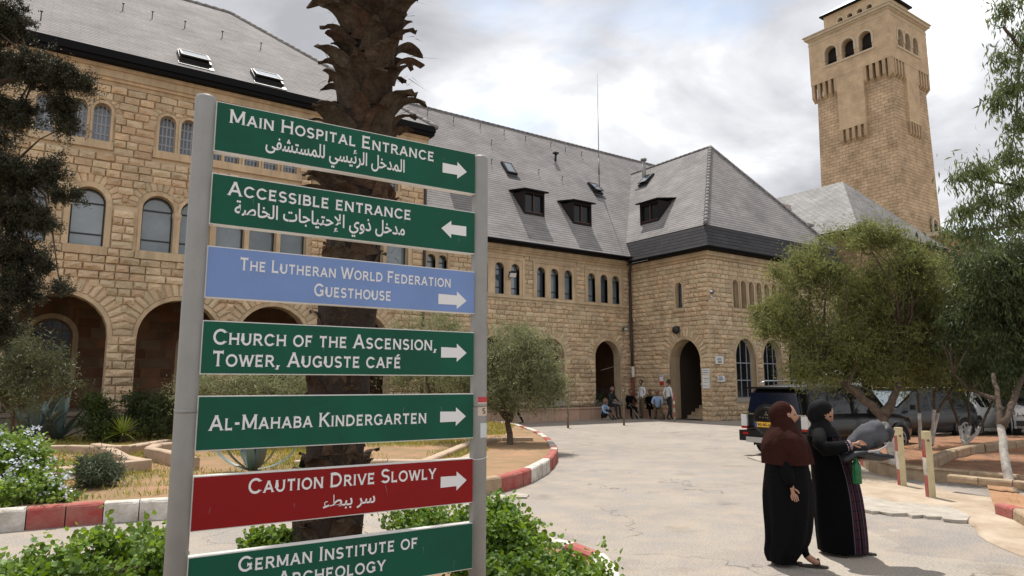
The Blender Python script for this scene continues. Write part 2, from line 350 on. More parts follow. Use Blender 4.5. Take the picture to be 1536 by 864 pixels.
def voussoirs(PL, o, r0, r1, n, parent, mats, bulge=.05, name='voussoir', mode='merge', gap=.012, avoid=()):
    """wedge stones round an arch; r0,r1 grow from the opening's edge"""
    zsp = o['zt']-o['rise']; out = MB(); made = []
    for i in range(n):
        a0, a1 = PI*i/n+gap, PI*(i+1)/n-gap; mb = MB() if mode == 'parts' else out
        def P(a, g, off): return PL.at(o['c']-(o['w']/2+g)*math.cos(a), zsp+(o['rise']+g)*math.sin(a), off)
        am = (a0+a1)/2; hit = False
        for q in avoid:
            if q is o: continue
            for gg in (r0, (r0+r1)/2, r1):
                for aa in (a0, am, a1):
                    s_, z_ = o['c']-(o['w']/2+gg)*math.cos(aa), zsp+(o['rise']+gg)*math.sin(aa)
                    if abs(s_-q['c']) < q['w']/2+.06 and z_ < q['zt']-q['rise']+math.sqrt(max(0, 1-((s_-q['c'])/(q['w']/2+.07))**2))*(q['rise']+.06): hit = True
        if hit: continue
        rm = (r0+r1)/2; e = R.uniform(.5, 1.1)*bulge; rr = r1+R.uniform(-.03, .05)
        bk = [P(a0, r0, .01), P(a0, rr, .01), P(a1, rr, .01), P(a1, r0, .01)]
        d = (a1-a0)*.12; dr = (rr-r0)*.10
        fr = [P(a0+d, r0+dr*.4, .01+e*R.uniform(.8, 1.1)), P(a0+d, rr-dr, .01+e*R.uniform(.5, 1)), P(a1-d, rr-dr, .01+e*R.uniform(.5, 1)), P(a1-d, r0+dr*.4, .01+e*R.uniform(.8, 1.1))]
        ce = P(am, rm, .01+e*R.uniform(1, 1.5)); vs = bk+fr+[ce]
        mb.mesh(vs, [(0, 1, 5, 4), (1, 2, 6, 5), (2, 3, 7, 6), (3, 0, 4, 7), (4, 5, 8), (5, 6, 8), (6, 7, 8), (7, 4, 8)])
        if mode == 'parts': made.append(mb.build(name, mats, parent))
    return out.build(name, mats, parent) if mode == 'merge' else made
def ringtrim(mb, PL, o, r0, r1, off, back=-.02, n=14, down=0.0, mi=0):
    zsp = o['zt']-o['rise']
    A = arch_pts(o, n=n, grow=r0); B = arch_pts(o, n=n, grow=r1)
    if down: A = [(A[0][0], zsp-down)]+A+[(A[-1][0], zsp-down)]; B = [(B[0][0], zsp-down)]+B+[(B[-1][0], zsp-down)]
    for i in range(len(A)-1):
        a, b, c, d = A[i], A[i+1], B[i+1], B[i]
        mb.poly([PL.at(*a, off), PL.at(*b, off), PL.at(*c, off), PL.at(*d, off)], None, mi)
        mb.poly([PL.at(*d, off), PL.at(*c, off), PL.at(*c, back), PL.at(*d, back)], None, mi)
        mb.poly([PL.at(*b, off), PL.at(*a, off), PL.at(*a, back), PL.at(*b, back)], None, mi)
def pbox(mb, PL, s0, s1, z0, z1, o0, o1, mi=0):
    v = [PL.at(s, z, o) for o in (o0, o1) for z in (z0, z1) for s in (s0, s1)]
    mb.mesh(v, [(0, 2, 3, 1), (4, 5, 7, 6), (0, 1, 5, 4), (2, 6, 7, 3), (0, 4, 6, 2), (1, 3, 7, 5)], mi)
def window(PL, o, parent, frame=M_frame, glass=M_glass, back=.25, bars=(), vbars=(), fw=.05):
    """window > pane: arched frame with bars, glass behind it"""
    mb = MB(); ringtrim(mb, PL, o, -fw, .0, -back+.03, -back-.02, down=(o['zt']-o['rise']-o['zs']))
    a, b = o['c']-o['w']/2, o['c']+o['w']/2
    pbox(mb, PL, a, b, o['zs'], o['zs']+fw, -back-.02, -back+.03)
    for z in bars: pbox(mb, PL, a+fw, b-fw, z-.025, z+.025, -back-.015, -back+.025)
    for s in vbars:
        top = o['zt']-o['rise']+o['rise']*math.sqrt(max(0, 1-((s-o['c'])/(o['w']/2))**2))-.02
        pbox(mb, PL, s-.02, s+.02, o['zs']+fw, top, -back-.012, -back+.022)
    f = mb.build('window', frame, parent)
    g = MB(); A = arch_pts(o); g.poly([PL.at(a, o['zs'], -back)]+[PL.at(*p, -back) for p in A]+[PL.at(b, o['zs'], -back)])
    g.build('pane', glass, f); return f
def roof(mb, quads, mi=0):
    """sloping faces with slate UVs in metres: u horizontal, v up the slope"""
    for pts in quads:
        P = [Vector(p) for p in pts]; n = None
        for i in range(len(P)-2):
            c = (P[i+1]-P[0]).cross(P[i+2]-P[0])
            if c.length > 1e-6: n = c.normalized(); break
        if n.z < 0: P.reverse(); n = -n
        hx = Vector((0, 0, 1)).cross(n); hx = hx.normalized() if hx.length > 1e-4 else Vector((1, 0, 0)); up = n.cross(hx)
        mb.poly(P, [(p.dot(hx), p.dot(up)) for p in P], mi)

# ------------------------------------------------------------------ the hospital
HOS = thing('hospital_building', 'long sandstone hospital with round arches, small arched windows and pale slate roofs behind the garden', 'building', (12, 24, 0))
HOSM = Matrix.Translation((-12, -24, 0))
def hp(o):   # parts were built in world coordinates
    o.matrix_parent_inverse = HOSM; return o
_link = link
def link(name, me, parent=None, loc=None, mats=None):
    o = _link(name, me, parent, loc)
    if parent is HOS: o.matrix_parent_inverse = HOSM
    return o

M_darkpane = mat('dark_pane', (.010, .012, .014), .12, spec=.35)
TERR = .9       # terrace floor of the arcade
PA = Plane((0, 25, 0), (1, 0, 0))       # pavilion front
PM = Plane((0, 26.5, 0), (1, 0, 0))     # main wing front
PW = Plane((26.06, 26.5, 0), (0, -1, 0))   # projecting wing, left face: s = 26.5 - y
PF = Plane((0, 21.3, 0), (1, 0, 0))     # projecting wing, front
PAV1, EAVP = 12.73, 12.15
# openings measured on the pavilion
g_arch = [op(c, 2.53, TERR, 4.5, depth=.55) for c in (-2.9, .46, 3.8, 6.55+.3, 10.1)]
for o in g_arch: o['ring'] = .62; o['jamb'] = .0
w2 = [op(c, .95, 6.05, 7.95, depth=.4) for c in (-.6, .92, 2.9, 4.05, 5.2, 6.3, 7.4, 9.3, 10.5, 11.6)]
for o in w2: o['ring'] = .50; o['jamb'] = .2
w3 = [op(c, .50, 9.5, 10.78, depth=.35) for c in (-.45, .42, 1.08, 3.0, 3.66, 4.5, 5.1, 5.78, 6.45, 7.16, 9.2, 9.9, 10.6, 11.3)]
for o in w3: o['ring'] = .34; o['jamb'] = .12
mb = MB()
wall(mb, PA, -3.4, PAV1, [(TERR-.9, TERR, []), (TERR, 5.3, g_arch), (5.3, 8.9, w2), (8.9, 11.75, w3)], 0, 0, 1)
mb.poly([(PAV1, 25, 0), (PAV1, 36, 0), (PAV1, 36, 11.75), (PAV1, 25, 11.75)], [(0, 0), (11, 0), (11, 11.75), (0, 11.75)])
mb.poly([(-3.4, 36, 0), (-3.4, 25, 0), (-3.4, 25, 11.75), (-3.4, 36, 11.75)], [(0, 0), (11, 0), (11, 11.75), (0, 11.75)])
mb.build('wall', [M_mortar, M_stone2], HOS)
excl = [(min(o['c'] for o in gr)-.6, max(o['c'] for o in gr)+.6, 5.78, 6.05) for gr in (w2[0:1], w2[1:2], w2[2:4], w2[4:7], w2[7:10])]
excl += [(-.8, 1.45, 9.24, 9.5), (2.6, 7.6, 9.24, 9.5), (8.8, 11.7, 9.24, 9.5)]
stones(PA, -3.4, PAV1, TERR-.5, 11.42, g_arch+w2+w3, excl, h=.255)
tr = MB()
for r in excl: pbox(tr, PA, r[0], r[1], r[2], r[3], -.05, .11)
for k, o in enumerate(w2): ringtrim(tr, PA, o, 0, .10 if any(q is not o and abs(q['c']-o['c']) < o['w']+.3 for q in w2) else .17, .06+.004*(k % 3), down=o['zt']-o['rise']-o['zs'])
for k, o in enumerate(w3): ringtrim(tr, PA, o, 0, .075 if any(q is not o and abs(q['c']-o['c']) < o['w']+.25 for q in w3) else .12, .055+.004*(k % 3), down=o['zt']-o['rise']-o['zs'])
# moulded cornice under the eaves
for z0, z1, d in ((11.42, 11.56, .06), (11.56, 11.66, .13), (11.66, 11.9, .2), (11.9, 12.02, .28)): pbox(tr, PA, -3.5, PAV1+.1, z0, z1, -.1, d)
tr.build('stone_trim', M_stone2, HOS)
col = MB()   # little columns between the paired windows
for s in (3.475, 4.625, 5.75, 6.85):
    p = PA.at(s, 0, -.05)
    col.tube([p+Vector((0, 0, z)) for z in (6.05, 6.12, 6.16, 7.05, 7.1, 7.3, 7.42)], [.12, .12, .08, .075, .1, .15, .15], 12)
    col.build('window_column', M_stone2, HOS, smooth=True); col = MB()
for o in g_arch:
    voussoirs(PA, o, .13, .60, 23, HOS, M_stone, mode='parts' if -2 < o['c'] < 8 else 'merge')
    t = MB(); ringtrim(t, PA, o, 0, .13, .03, down=o['zt']-o['rise']-TERR); t.build('arch_edge', M_stone2, HOS)
for o in w2: voussoirs(PA, o, .17, .48, 13, HOS, M_stone, bulge=.04, avoid=w2, mode='parts' if o['c'] < 5.5 else 'merge')
for o in w3: voussoirs(PA, o, .12, .34, 9, HOS, M_stone, bulge=.03, avoid=w3)
for o in w2: window(PA, o, HOS, glass=M_glass2, back=.28, bars=(o['zs']+.42, o['zt']-o['rise']))
for o in w3: window(PA, o, HOS, glass=M_glass, back=.22, bars=(o['zs']+.3, o['zs']+.62, o['zs']+.94), vbars=(o['c']-.12, o['c'], o['c']+.12), fw=.03, frame=MATS.get('lattice') or mat('pale_window_lattice', (.32, .34, .38), .6))
# arcade behind the arches
PB = Plane((0, 28.6, 0), (1, 0, 0))
bo = [op(.30, 1.25, 1.9, 4.0, depth=.3), op(4.9, 1.0, TERR, 3.6, depth=.3), op(8.1, 1.0, TERR, 3.6, depth=.3)]
for o in bo: o['ring'] = .02
mb = MB(); wall(mb, PB, -4.4, PAV1, [(TERR, 5.2, bo)], 0, 0, 1)
mb.poly([(PAV1-.02, 25.5, TERR), (PAV1-.02, 28.6, TERR), (PAV1-.02, 28.6, 5.2), (PAV1-.02, 25.5, 5.2)])
mb.poly([(-4.4, 25.5, 5.2), (PAV1, 25.5, 5.2), (PAV1, 28.6, 5.2), (-4.4, 28.6, 5.2)])
mb.poly([(-3.42, 25.5, TERR), (-3.42, 28.6, TERR), (-3.42, 28.6, 5.2), (-3.42, 25.5, 5.2)])
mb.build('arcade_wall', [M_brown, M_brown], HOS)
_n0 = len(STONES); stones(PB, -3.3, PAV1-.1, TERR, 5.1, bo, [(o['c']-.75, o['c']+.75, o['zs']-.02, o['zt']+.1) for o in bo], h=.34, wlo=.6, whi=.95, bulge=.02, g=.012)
ARCST = STONES[_n0:]; del STONES[_n0:]
t = MB()
for o in bo: ringtrim(t, PB, o, 0, .17, .04, down=o['zt']-o['rise']-o['zs'])
t.build('inner_window_surround', M_stone2, HOS)
M_wf = mat('weathered_wood_frame', (.20, .15, .10), .8, var=.3)
window(PB, bo[0], HOS, frame=M_wf, glass=M_darkpane, back=.15, bars=(2.3, 2.75, 3.2, 3.6), vbars=(.0, .30, .6), fw=.08)
for o in bo[1:]:
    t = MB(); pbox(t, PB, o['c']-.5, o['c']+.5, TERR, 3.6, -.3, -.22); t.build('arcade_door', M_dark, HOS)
t = MB(); pbox(t, PA, -3.5, PAV1+.05, 0, TERR, -3.6, .35); pbox(t, PA, -3.55, PAV1+.1, TERR-.12, TERR+.004, .3, .42)
t.build('terrace', tilemat('terrace_stone', (.36, .30, .24), (.30, .25, .2), (.2, .16, .12), .7, .3, .02, rough=.9, bump=.6), HOS)
# black eaves band: gutter plus soffit shade put in as black; pavilion roof
t = MB(); pbox(t, PA, -3.7, PAV1+.2, 12.02, 12.14, -.6, .55); pbox(t, PA, -3.75, PAV1+.22, 12.14, 12.4, .35, .62)
t.box((PAV1+.15, 30.8, 12.2), (.2, 12.2, .3))
t.build('gutter', M_gutter, HOS)
ex0, ex1, ey0, ey1, ez = -3.75, PAV1+.25, 24.4, 41.6, 12.38
rA, rB = (2.8, 33, 19.4), (6.3, 33, 19.4)
mb = MB(); roof(mb, [[(ex0, ey0, ez), (ex1, ey0, ez), rB, rA], [(ex1, ey0, ez), (ex1, ey1, ez), rB], [(ex0, ey1, ez), (ex0, ey0, ez), rA], [(ex1, ey1, ez), (ex0, ey1, ez), rA, rB]])
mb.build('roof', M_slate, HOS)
def ridge(pts, parent, r=.11, step=.36, m=None):
    for a, b in zip(pts[:-1], pts[1:]):
        a, b = Vector(a), Vector(b); n = int((b-a).length/step); t = MB()
        for i in range(n): p, q = a.lerp(b, i/n), a.lerp(b, (i+1.12)/n); t.tube([p, q], [r*1.1, r*.85], 8)
        t.build('ridge_tiles', m or M_ridge, parent)
M_ridge = mat('ridge_tile_grey', (.24, .23, .225), .8, spec=.15, var=.3, vscale=3, island=.15)
ridge([(ex0, ey0, ez), rA, rB, (ex1, ey0, ez)], HOS)

# ---- main wing
MX0, MX1 = PAV1, 26.06
tri = []
for gx in ((13.1, 13.93, 14.5), (16.65, 17.55, 18.45), (20.0, 20.84, 21.72), (23.28, 24.14, 24.97)):
    for c in gx: tri.append(op(c, .50 if gx[0] > 14 else .42, 5.92, 7.42, depth=.22))
for o in tri: o['ring'] = 0
gm = [op(c, 1.72, .92, 3.95, depth=.45) for c in (14.6, 17.4, 20.55, 24.3)]
for o in gm: o['ring'] = .5; o['jamb'] = .0
mb = MB(); wall(mb, PM, MX0, MX1, [(0, 4.8, gm), (4.8, 8.2, tri)], 0, 0, 1); mb.build('wall', [M_mortar, M_stone2], HOS)
rects = [(12.75, 14.85, 5.86, 7.72), (16.1, 18.98, 5.86, 7.72), (19.5, 22.25, 5.86, 7.72), (22.8, 25.5, 5.86, 7.72)]
stones(PM, MX0, MX1, 0.0, 7.86, gm, rects+[(MX0, MX1, 5.6, 5.86)], h=.225, wlo=.26, whi=.52, bulge=.075)
t = MB()
for r in rects:
    ops = [o for o in tri if r[0] < o['c'] < r[1]]
    wall(t, PM, r[0]+.12, r[1]-.12, [(5.86, 7.6, ops)], .035, 0, 0, True, .30); slab_edge(t, PM, r[0]+.12, r[1]-.12, 5.86, 7.6, .035)
    for a, b, c, d in ((r[0], r[0]+.12, 5.86, 7.72), (r[1]-.12, r[1], 5.86, 7.72), (r[0]+.12, r[1]-.12, 7.6, 7.72)): pbox(t, PM, a, b, c, d, -.02, .075)
t.build('window_surround', M_stone2, HOS)
t = MB(); pbox(t, PM, MX0, MX1, 5.6, 5.74, -.02, .08); pbox(t, PM, MX0, MX1, 5.74, 5.86, -.02, .16)
t.build('window_sill', M_stone2, HOS)
t = MB()
for z0, z1, d in ((7.86, 8.0, .06), (8.0, 8.1, .14), (8.1, 8.26, .22)): pbox(t, PM, MX0, MX1-.3, z0, z1, -.1, d)
t.build('cornice', M_stone2, HOS)
for o in tri: window(PM, o, HOS, glass=M_glass2 if R.random() < .5 else M_glass, back=.2, bars=(6.25, 7.1), fw=.04)
for o in gm:
    voussoirs(PM, o, .16, .5, 19, HOS, M_stone, bulge=.035)
    t = MB(); ringtrim(t, PM, o, 0, .16, .04, down=o['zt']-o['rise']-o['zs']); t.build('arch_edge', M_stone2, HOS)
    t = MB(); pbox(t, PM, o['c']-1.0, o['c']+1.0, .62, .92, -.45, .14); t.build('arch_sill', mat('pale_sill_stone', (.42, .37, .32), .85, var=.2) if 'pale_sill_stone' not in MATS else MATS['pale_sill_stone'], HOS)
# loggia behind
mb = MB(); PB2 = Plane((0, 29.4, 0), (1, 0, 0)); wall(mb, PB2, MX0, 26, [(0, 4.6, [])])
mb.poly([(MX0, 26.95, 4.6), (26, 26.95, 4.6), (26, 29.4, 4.6), (MX0, 29.4, 4.6)]); mb.poly([(MX0, 26.95, .3), (26, 26.95, .3), (26, 29.4, .3), (MX0, 29.4, .3)])
mb.poly([(25.95, 26.95, .3), (25.95, 29.4, .3), (25.95, 29.4, 4.6), (25.95, 26.95, 4.6)])
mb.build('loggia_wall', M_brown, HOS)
t = MB()
for x in np.arange(19.4, 25.6, .11): t.tube([(x, 26.9, .92), (x, 26.9, 1.5)], .012, 5)
t.tube([(19.3, 26.9, 1.52), (25.6, 26.9, 1.52)], .025, 6); t.build('railing', M_black, HOS)
# main roof with gutter
MR = (13.3, 37.5); ry0, rz0, ry1, rz1 = 25.95, 8.42, 33.2, 17.25
def mslope(y): return rz0+(y-ry0)*(rz1-rz0)/(ry1-ry0)
mb = MB(); roof(mb, [[(PAV1, ry0, rz0), (37.5, ry0, rz0), (37.5, ry1, rz1), (PAV1, ry1, rz1)], [(37.5, 40.4, rz0), (PAV1, 40.4, rz0), (PAV1, ry1, rz1), (37.5, ry1, rz1)]])
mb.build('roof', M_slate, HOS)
t = MB(); t.tube([(PAV1, 25.9, 8.36), (25.85, 25.9, 8.36)], .085, 8); pbox(t, PM, PAV1, 25.95, 8.26, 8.3, -.3, .58)
t.build('gutter', M_gutter, HOS)
ridge([(PAV1, ry1, rz1), (36, ry1, rz1)], HOS, r=.09)

# ---- projecting wing
WX0, WX1 = 26.06, 37.3; wr = (31.67, 15.6); apexY = 25.3
en = op(3.65, 1.95, 0.0, 3.9, rise=1.15, depth=.7); en['ring'] = .55; en['jamb'] = .0
sw = op(3.4, .42, 5.45, 6.75, depth=.3); sw['ring'] = .26; sw['jamb'] = .12
mb = MB(); wall(mb, PW, 0, 5.2, [(0, 4.9, [en]), (4.9, 8.05, [sw])], 0, 0, 1)
fo = [op(28.68, 1.55, 1.05, 3.95, rise=1.0, depth=.35), op(30.85, 1.55, 1.05, 3.95, rise=1.0, depth=.35), op(33.0, 1.55, 1.05, 3.95, rise=1.0, depth=.35), op(35.2, 1.55, 1.05, 3.95, rise=1.0, depth=.35)]
for o in fo: o['ring'] = .42; o['jamb'] = .12
fs = [op(28.12+i*.63, .40, 5.42, 6.85, depth=.35) for i in range(9)]
for o in fs: o['ring'] = .22; o['jamb'] = .1
wall(mb, PF, WX0, WX1, [(0, 4.9, fo), (4.9, 8.05, fs)], 0, 0, 1)
mb.poly([(WX1, 21.3, 0), (WX1, 30, 0), (WX1, 30, 8.05), (WX1, 21.3, 8.05)], [(0, 0), (9, 0), (9, 8), (0, 8)])
mb.build('wall', [M_mortar, M_stone2], HOS)
stones(PW, 0, 5.2, 0, 7.7, [en, sw], [(3.0, 3.8, 5.2, 5.45)], h=.225, wlo=.26, whi=.52, bulge=.08)
stones(PF, WX0, WX1, 0, 7.7, fo+fs, [(27.75, 33.6, 5.2, 5.42), (27.8, 36.1, .82, 1.05)], h=.225, wlo=.26, whi=.52, bulge=.075)
for o, n in [(en, 23)]: voussoirs(PW, o, .12, .55, n, HOS, M_stone, bulge=.05)
voussoirs(PW, sw, .1, .26, 7, HOS, M_stone, bulge=.03)
t = MB(); ringtrim(t, PW, en, 0, .14, .03, down=en['zt']-en['rise']); ringtrim(t, PW, sw, 0, .1, .03, down=.9); pbox(t, PW, 3.0, 3.8, 5.28, 5.45, -.02, .1); t.build('arch_edge', M_stone2, HOS)
for o in fo:
    voussoirs(PF, o, .14, .42, 11, HOS, M_stone, bulge=.03)
    t = MB(); ringtrim(t, PF, o, 0, .14, .035, down=o['zt']-o['rise']-o['zs']); t.build('arch_edge', M_stone2, HOS)
    window(PF, o, HOS, glass=M_darkpane, back=.3, bars=(1.9, 2.75), vbars=(o['c']-.02, o['c']+.45), fw=.035, frame=MATS['pale_window_lattice'])
t = MB()
for o in fs: ringtrim(t, PF, o, 0, .1, .03, down=o['zt']-o['rise']-o['zs'])
pbox(t, PF, 27.75, 33.6, 5.26, 5.42, -.02, .1); t.build('stone_trim', M_stone2, HOS)
t = MB(); pbox(t, PF, 27.8, 36.1, .85, 1.05, -.3, .05); t.build('window_sill', MATS['pale_sill_stone'], HOS)
for o in fs: window(PF, o, HOS, glass=M_glass, back=.3, bars=(6.2,), fw=.03)
window(PW, sw, HOS, glass=M_glass, back=.25, bars=(6.1,), fw=.03)
t = MB()
for z0, z1, d in ((7.72, 7.86, .07), (7.86, 8.06, .2)):
    pbox(t, PW, 0, 5.2+d, z0, z1, -.1, d); pbox(t, PF, WX0+.1, WX1+d, z0, z1, -.1, d)
t.build('cornice', M_stone2, HOS)
t = MB()  # entrance passage, its shade put in as dark colour, with steps going up
mb2 = [(26.7, 21.9), (26.7, 24.4)]
t.poly([(26.76, 23.83, 0), (31, 23.83, 0), (31, 23.83, 4), (26.76, 23.83, 4)]); t.poly([(26.76, 21.87, 0), (31, 21.87, 0), (31, 21.87, 4), (26.76, 21.87, 4)])
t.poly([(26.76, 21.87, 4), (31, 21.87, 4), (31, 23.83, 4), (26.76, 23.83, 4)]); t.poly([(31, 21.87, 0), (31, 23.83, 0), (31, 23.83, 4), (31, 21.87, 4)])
t.build('entrance_passage', mat('passage_shade', (.045, .032, .022), .9), HOS)
for i in range(9):
    t = MB(); t.box((27.2+i*.3+.8, 22.85, .08+i*.16), (1.6, 1.94, .16)); t.build('step', MATS['pale_sill_stone'] if False else M_stone2, HOS)
# wing roof: dark steep skirt, then pale slopes
ov = .5; k0 = 8.05; k1 = 9.35; gx0, gx1, gy = WX0-ov, WX1+ov, 21.3-ov
i0, i1, iy = WX0-.02, WX1+.05, 21.3-.05
mb = MB(); roof(mb, [[(gx0, 26.2, k0+.18), (gx0, gy, k0+.18), (i0, iy, k1), (i0, 27.3, k1)][::-1], [(gx0, gy, k0+.18), (gx1, gy, k0+.18), (i1, iy, k1), (i0, iy, k1)], [(gx1, gy, k0+.18), (gx1, 28, k0+.18), (i1, 28, k1), (i1, iy, k1)]])
mb.build('roof_skirt', M_slated, HOS)
yr = ry0+(wr[1]-rz0)*(ry1-ry0)/(rz1-rz0); yv = ry0+(k1-rz0)*(ry1-ry0)/(rz1-rz0)
mb = MB(); roof(mb, [[(i0, iy, k1+.02), (i0, yv, k1+.02), (wr[0], yr, wr[1]), (wr[0], apexY, wr[1])], [(i0, iy, k1+.02), (i1, iy, k1+.02), (wr[0], apexY, wr[1])], [(i1, iy, k1+.02), (i1, yv, k1+.02), (wr[0], yr, wr[1]), (wr[0], apexY, wr[1])]])
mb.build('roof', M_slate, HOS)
ridge([(i0, iy, k1+.05), (wr[0], apexY, wr[1]), (i1, iy, k1+.05)], HOS, r=.11); ridge([(wr[0], apexY, wr[1]), (wr[0], yr, wr[1])], HOS, r=.08)
t = MB(); t.tube([(gx0-.03, 26, k0+.12), (gx0-.03, gy-.03, k0+.12), (gx1, gy-.03, k0+.12)], .09, 8)
t.poly([(gx0, 26.3, k0+.03), (WX0+.02, 26.3, k0+.03), (WX0+.02, 21.32, k0+.03), (gx0, gy, k0+.03)]); t.poly([(gx0, gy, k0+.03), (WX0+.02, 21.32, k0+.03), (WX1, 21.32, k0+.03), (gx1, gy, k0+.03)])
t.build('gutter', M_gutter, HOS)
# drain pipe in the inner corner
t = MB(); t.tube([(25.62, 26.0, 8.3), (25.7, 26.1, 7.9), (25.82, 26.27, 7.6), (25.82, 26.27, 4.2), (25.78, 26.2, 3.9), (25.78, 26.2, 2.1)], .075, 8); t.box((25.6, 25.98, 8.32), (.3, .3, .25)); t.build('drain_pipe', mat('dark_brown_pipe', (.035, .022, .018), .5), HOS)
t = MB(); t.tube([(25.78, 26.2, 2.1), (25.78, 26.2, .05)], .085, 8); t.build('drain_pipe_foot', mat('red_brown_pipe', (.14, .035, .02), .6), HOS)
t = MB(); t.tube([(PAV1+.05, 24.92, 12.0), (PAV1+.05, 24.92, 8.7), (PAV1+.05, 24.92, .9)], .07, 8); t.build('drain_pipe', MATS['dark_brown_pipe'], HOS)

# dormers: box with front window, cheeks and a lid
def dormer(PL, s, zb, wdt, hgt, back, parent):
    t = MB(); pbox(t, PL, s-wdt/2, s-wdt/2+.07, zb, zb+hgt, -back, 0); pbox(t, PL, s+wdt/2-.07, s+wdt/2, zb, zb+hgt, -back, 0); pbox(t, PL, s-wdt/2+.07, s+wdt/2-.07, zb-.02, zb+.12, -.3, 0); pbox(t, PL, s-wdt/2+.07, s+wdt/2-.07, zb+hgt-.14, zb+hgt, -.3, -.002)
    d = t.build('dormer', M_dw, parent)
    t = MB(); a = PL.at(s-wdt/2-.12, zb+hgt-.02, .22); b = PL.at(s+wdt/2+.12, zb+hgt-.02, .22); c = PL.at(s+wdt/2+.12, zb+hgt+.28, -back-.4); e = PL.at(s-wdt/2-.12, zb+hgt+.28, -back-.4); up = Vector((0, 0, .07))
    t.mesh([a, b, c, e, a+up, b+up, c+up, e+up], [(3, 2, 1, 0), (4, 5, 6, 7), (0, 1, 5, 4), (1, 2, 6, 5), (2, 3, 7, 6), (3, 0, 4, 7)]); t.build('lid', M_slated, d)
    t = MB(); pbox(t, PL, s-.02, s+.02, zb+.12, zb+hgt-.14, -.12, -.06); pbox(t, PL, s-wdt/2+.07, s+wdt/2-.07, zb+.16, zb+.2, -.12, -.06); t.build('sash', M_dwr, d)
    t = MB(); t.poly([PL.at(s-wdt/2+.07, zb+.1, -.15), PL.at(s+wdt/2-.07, zb+.1, -.15), PL.at(s+wdt/2-.07, zb+hgt-.1, -.15), PL.at(s-wdt/2+.07, zb+hgt-.1, -.15)]); t.build('pane', M_darkpane, d)
M_dw = mat('dark_dormer_boards', (.022, .018, .017), .75, spec=.15); M_dwr = mat('red_brown_sash', (.10, .05, .04), .5)
for px, py, wd in ((700, 289, 1.3), (801, 322, 1.3), (873, 337, 1.3)):
    # foot of the window sits on the slope
    for y in np.arange(25.9, 33, .02):
        x, z = FY(px, py, y)
        if z <= mslope(y): break
    dormer(Plane((0, y-.05, 0), (1, 0, 0)), x, z-.05, wd, 1.25, 1.25, HOS)
wsl = lambda x: k1+(x-i0)*(wr[1]-k1)/(wr[0]-i0)
for x in np.arange(i0, wr[0], .02):
    y, z = FX(975, 334, x)
    if z <= wsl(x): break
dormer(Plane((x-.05, 26.5, 0), (0, -1, 0)), 26.5-y, z-.05, 1.4, 1.2, 1.2, HOS)
# roof windows
M_skyglass = mat('roof_window_glass', (.30, .32, .33), .12, spec=.9)
def skylight(c, ux, up, wdt, hgt, openang, parent, glass):
    ux = Vector(ux).normalized(); up = Vector(up).normalized(); n = ux.cross(up)
    M = Matrix((ux, up, n)).transposed().to_4x4(); M.translation = Vector(c)
    t = MB()
    for a, b, d, e in ((-wdt/2, 0, .09, hgt), (wdt/2, 0, .09, hgt), (0, -hgt/2, wdt+.09, .09), (0, hgt/2, wdt+.09, .09)): t.box((a, b, .05), (d, e, .14), M=M)
    t.box((0, -hgt/2-.28, .015), (wdt+.2, .3, .03), M=M)
    f = t.build('roof_window', M_black, parent)
    M2 = M @ Matrix.Translation((0, hgt/2, .13)) @ Matrix.Rotation(openang, 4, 'X')
    t = MB(); t.box((0, -hgt/2, 0), (wdt-.12, hgt-.12, .02), M=M2); t.build('pane', glass, f)
    t = MB()
    for a, b, d, e in ((-wdt/2+.03, -hgt/2, .07, hgt), (wdt/2-.03, -hgt/2, .07, hgt), (0, -hgt+.03, wdt, .07), (0, -.03, wdt, .07)): t.box((a, b, 0), (d, e, .05), M=M2)
    t.build('sash', M_black, f)
def on_pav(px, py):
    for y in np.arange(24.4, 33, .02):
        x, z = FY(px, py, y)
        if z <= ez+(y-ey0)*(19.4-ez)/(33-ey0): return Vector((x, y, z))
def on_main(px, py):
    for y in np.arange(25.95, 33.2, .02):
        x, z = FY(px, py, y)
        if z <= mslope(y): return Vector((x, y, z))
upP = (0, 33-ey0, 19.4-ez); upM = (0, ry1-ry0, rz1-rz0)
for px, py in ((291, 90), (400, 119)): skylight(on_pav(px, py), (1, 0, 0), upP, .95, .95, -.10, HOS, M_skyglass)
skylight(on_main(763, 254), (1, 0, 0), upM, .6, .95, 0, HOS, M_glass2); skylight(on_main(892, 284), (1, 0, 0), upM, .6, .9, -.15, HOS, M_glass)
for x in np.arange(i0, wr[0], .02):
    y, z = FX(970, 271, x)
    if z <= wsl(x): break
skylight((x, y, z), (0, -1, 0), (wr[0]-i0, 0, wr[1]-k1), .7, .9, -.1, HOS, M_glass)
t = MB(); t.tube([(x+.3, y+.5, z-.3), (x+.3, y+.5, z+1.5)], .13, 10); t.tube([(x+.3, y+.5, z+1.5), (x+.3, y+.5, z+1.62)], .2, 10); t.build('vent_pipe', M_metal, HOS)
p = on_main(833, 242); t = MB(); t.tube([p, p+Vector((0, -.05, .45))], .07, 8); t.box(p+Vector((0, -.05, .5)), (.3, .25, .1)); t.build('roof_vent', M_black, HOS)
p = on_main(899, 283); t = MB(); t.tube([p-Vector((0, 0, .2)), p+Vector((0, 0, 7.4))], [.035, .014], 6); t.tube([p+Vector((0, 0, .9)), p+Vector((0, 0, 1.9))], .055, 8); t.build('antenna', M_metal, HOS)
for px, py in ((184, 17), (228, 29), (277, 43), (333, 58), (391, 75), (61, 31), (641, 174), (680, 184), (720, 194), (756, 203), (788, 212), (826, 221), (848, 228), (737, 247), (737, 218), (808, 262), (843, 272), (872, 235)):
    q = on_pav(px, py) if px < 460 else on_main(px, py)
    t = MB(); t.tube([q, q+Vector((0, -.03, .28))], .018, 5); t.box(q+Vector((0, -.04, .3)), (.09, .03, .03)); t.build('snow_hook', M_black, HOS)

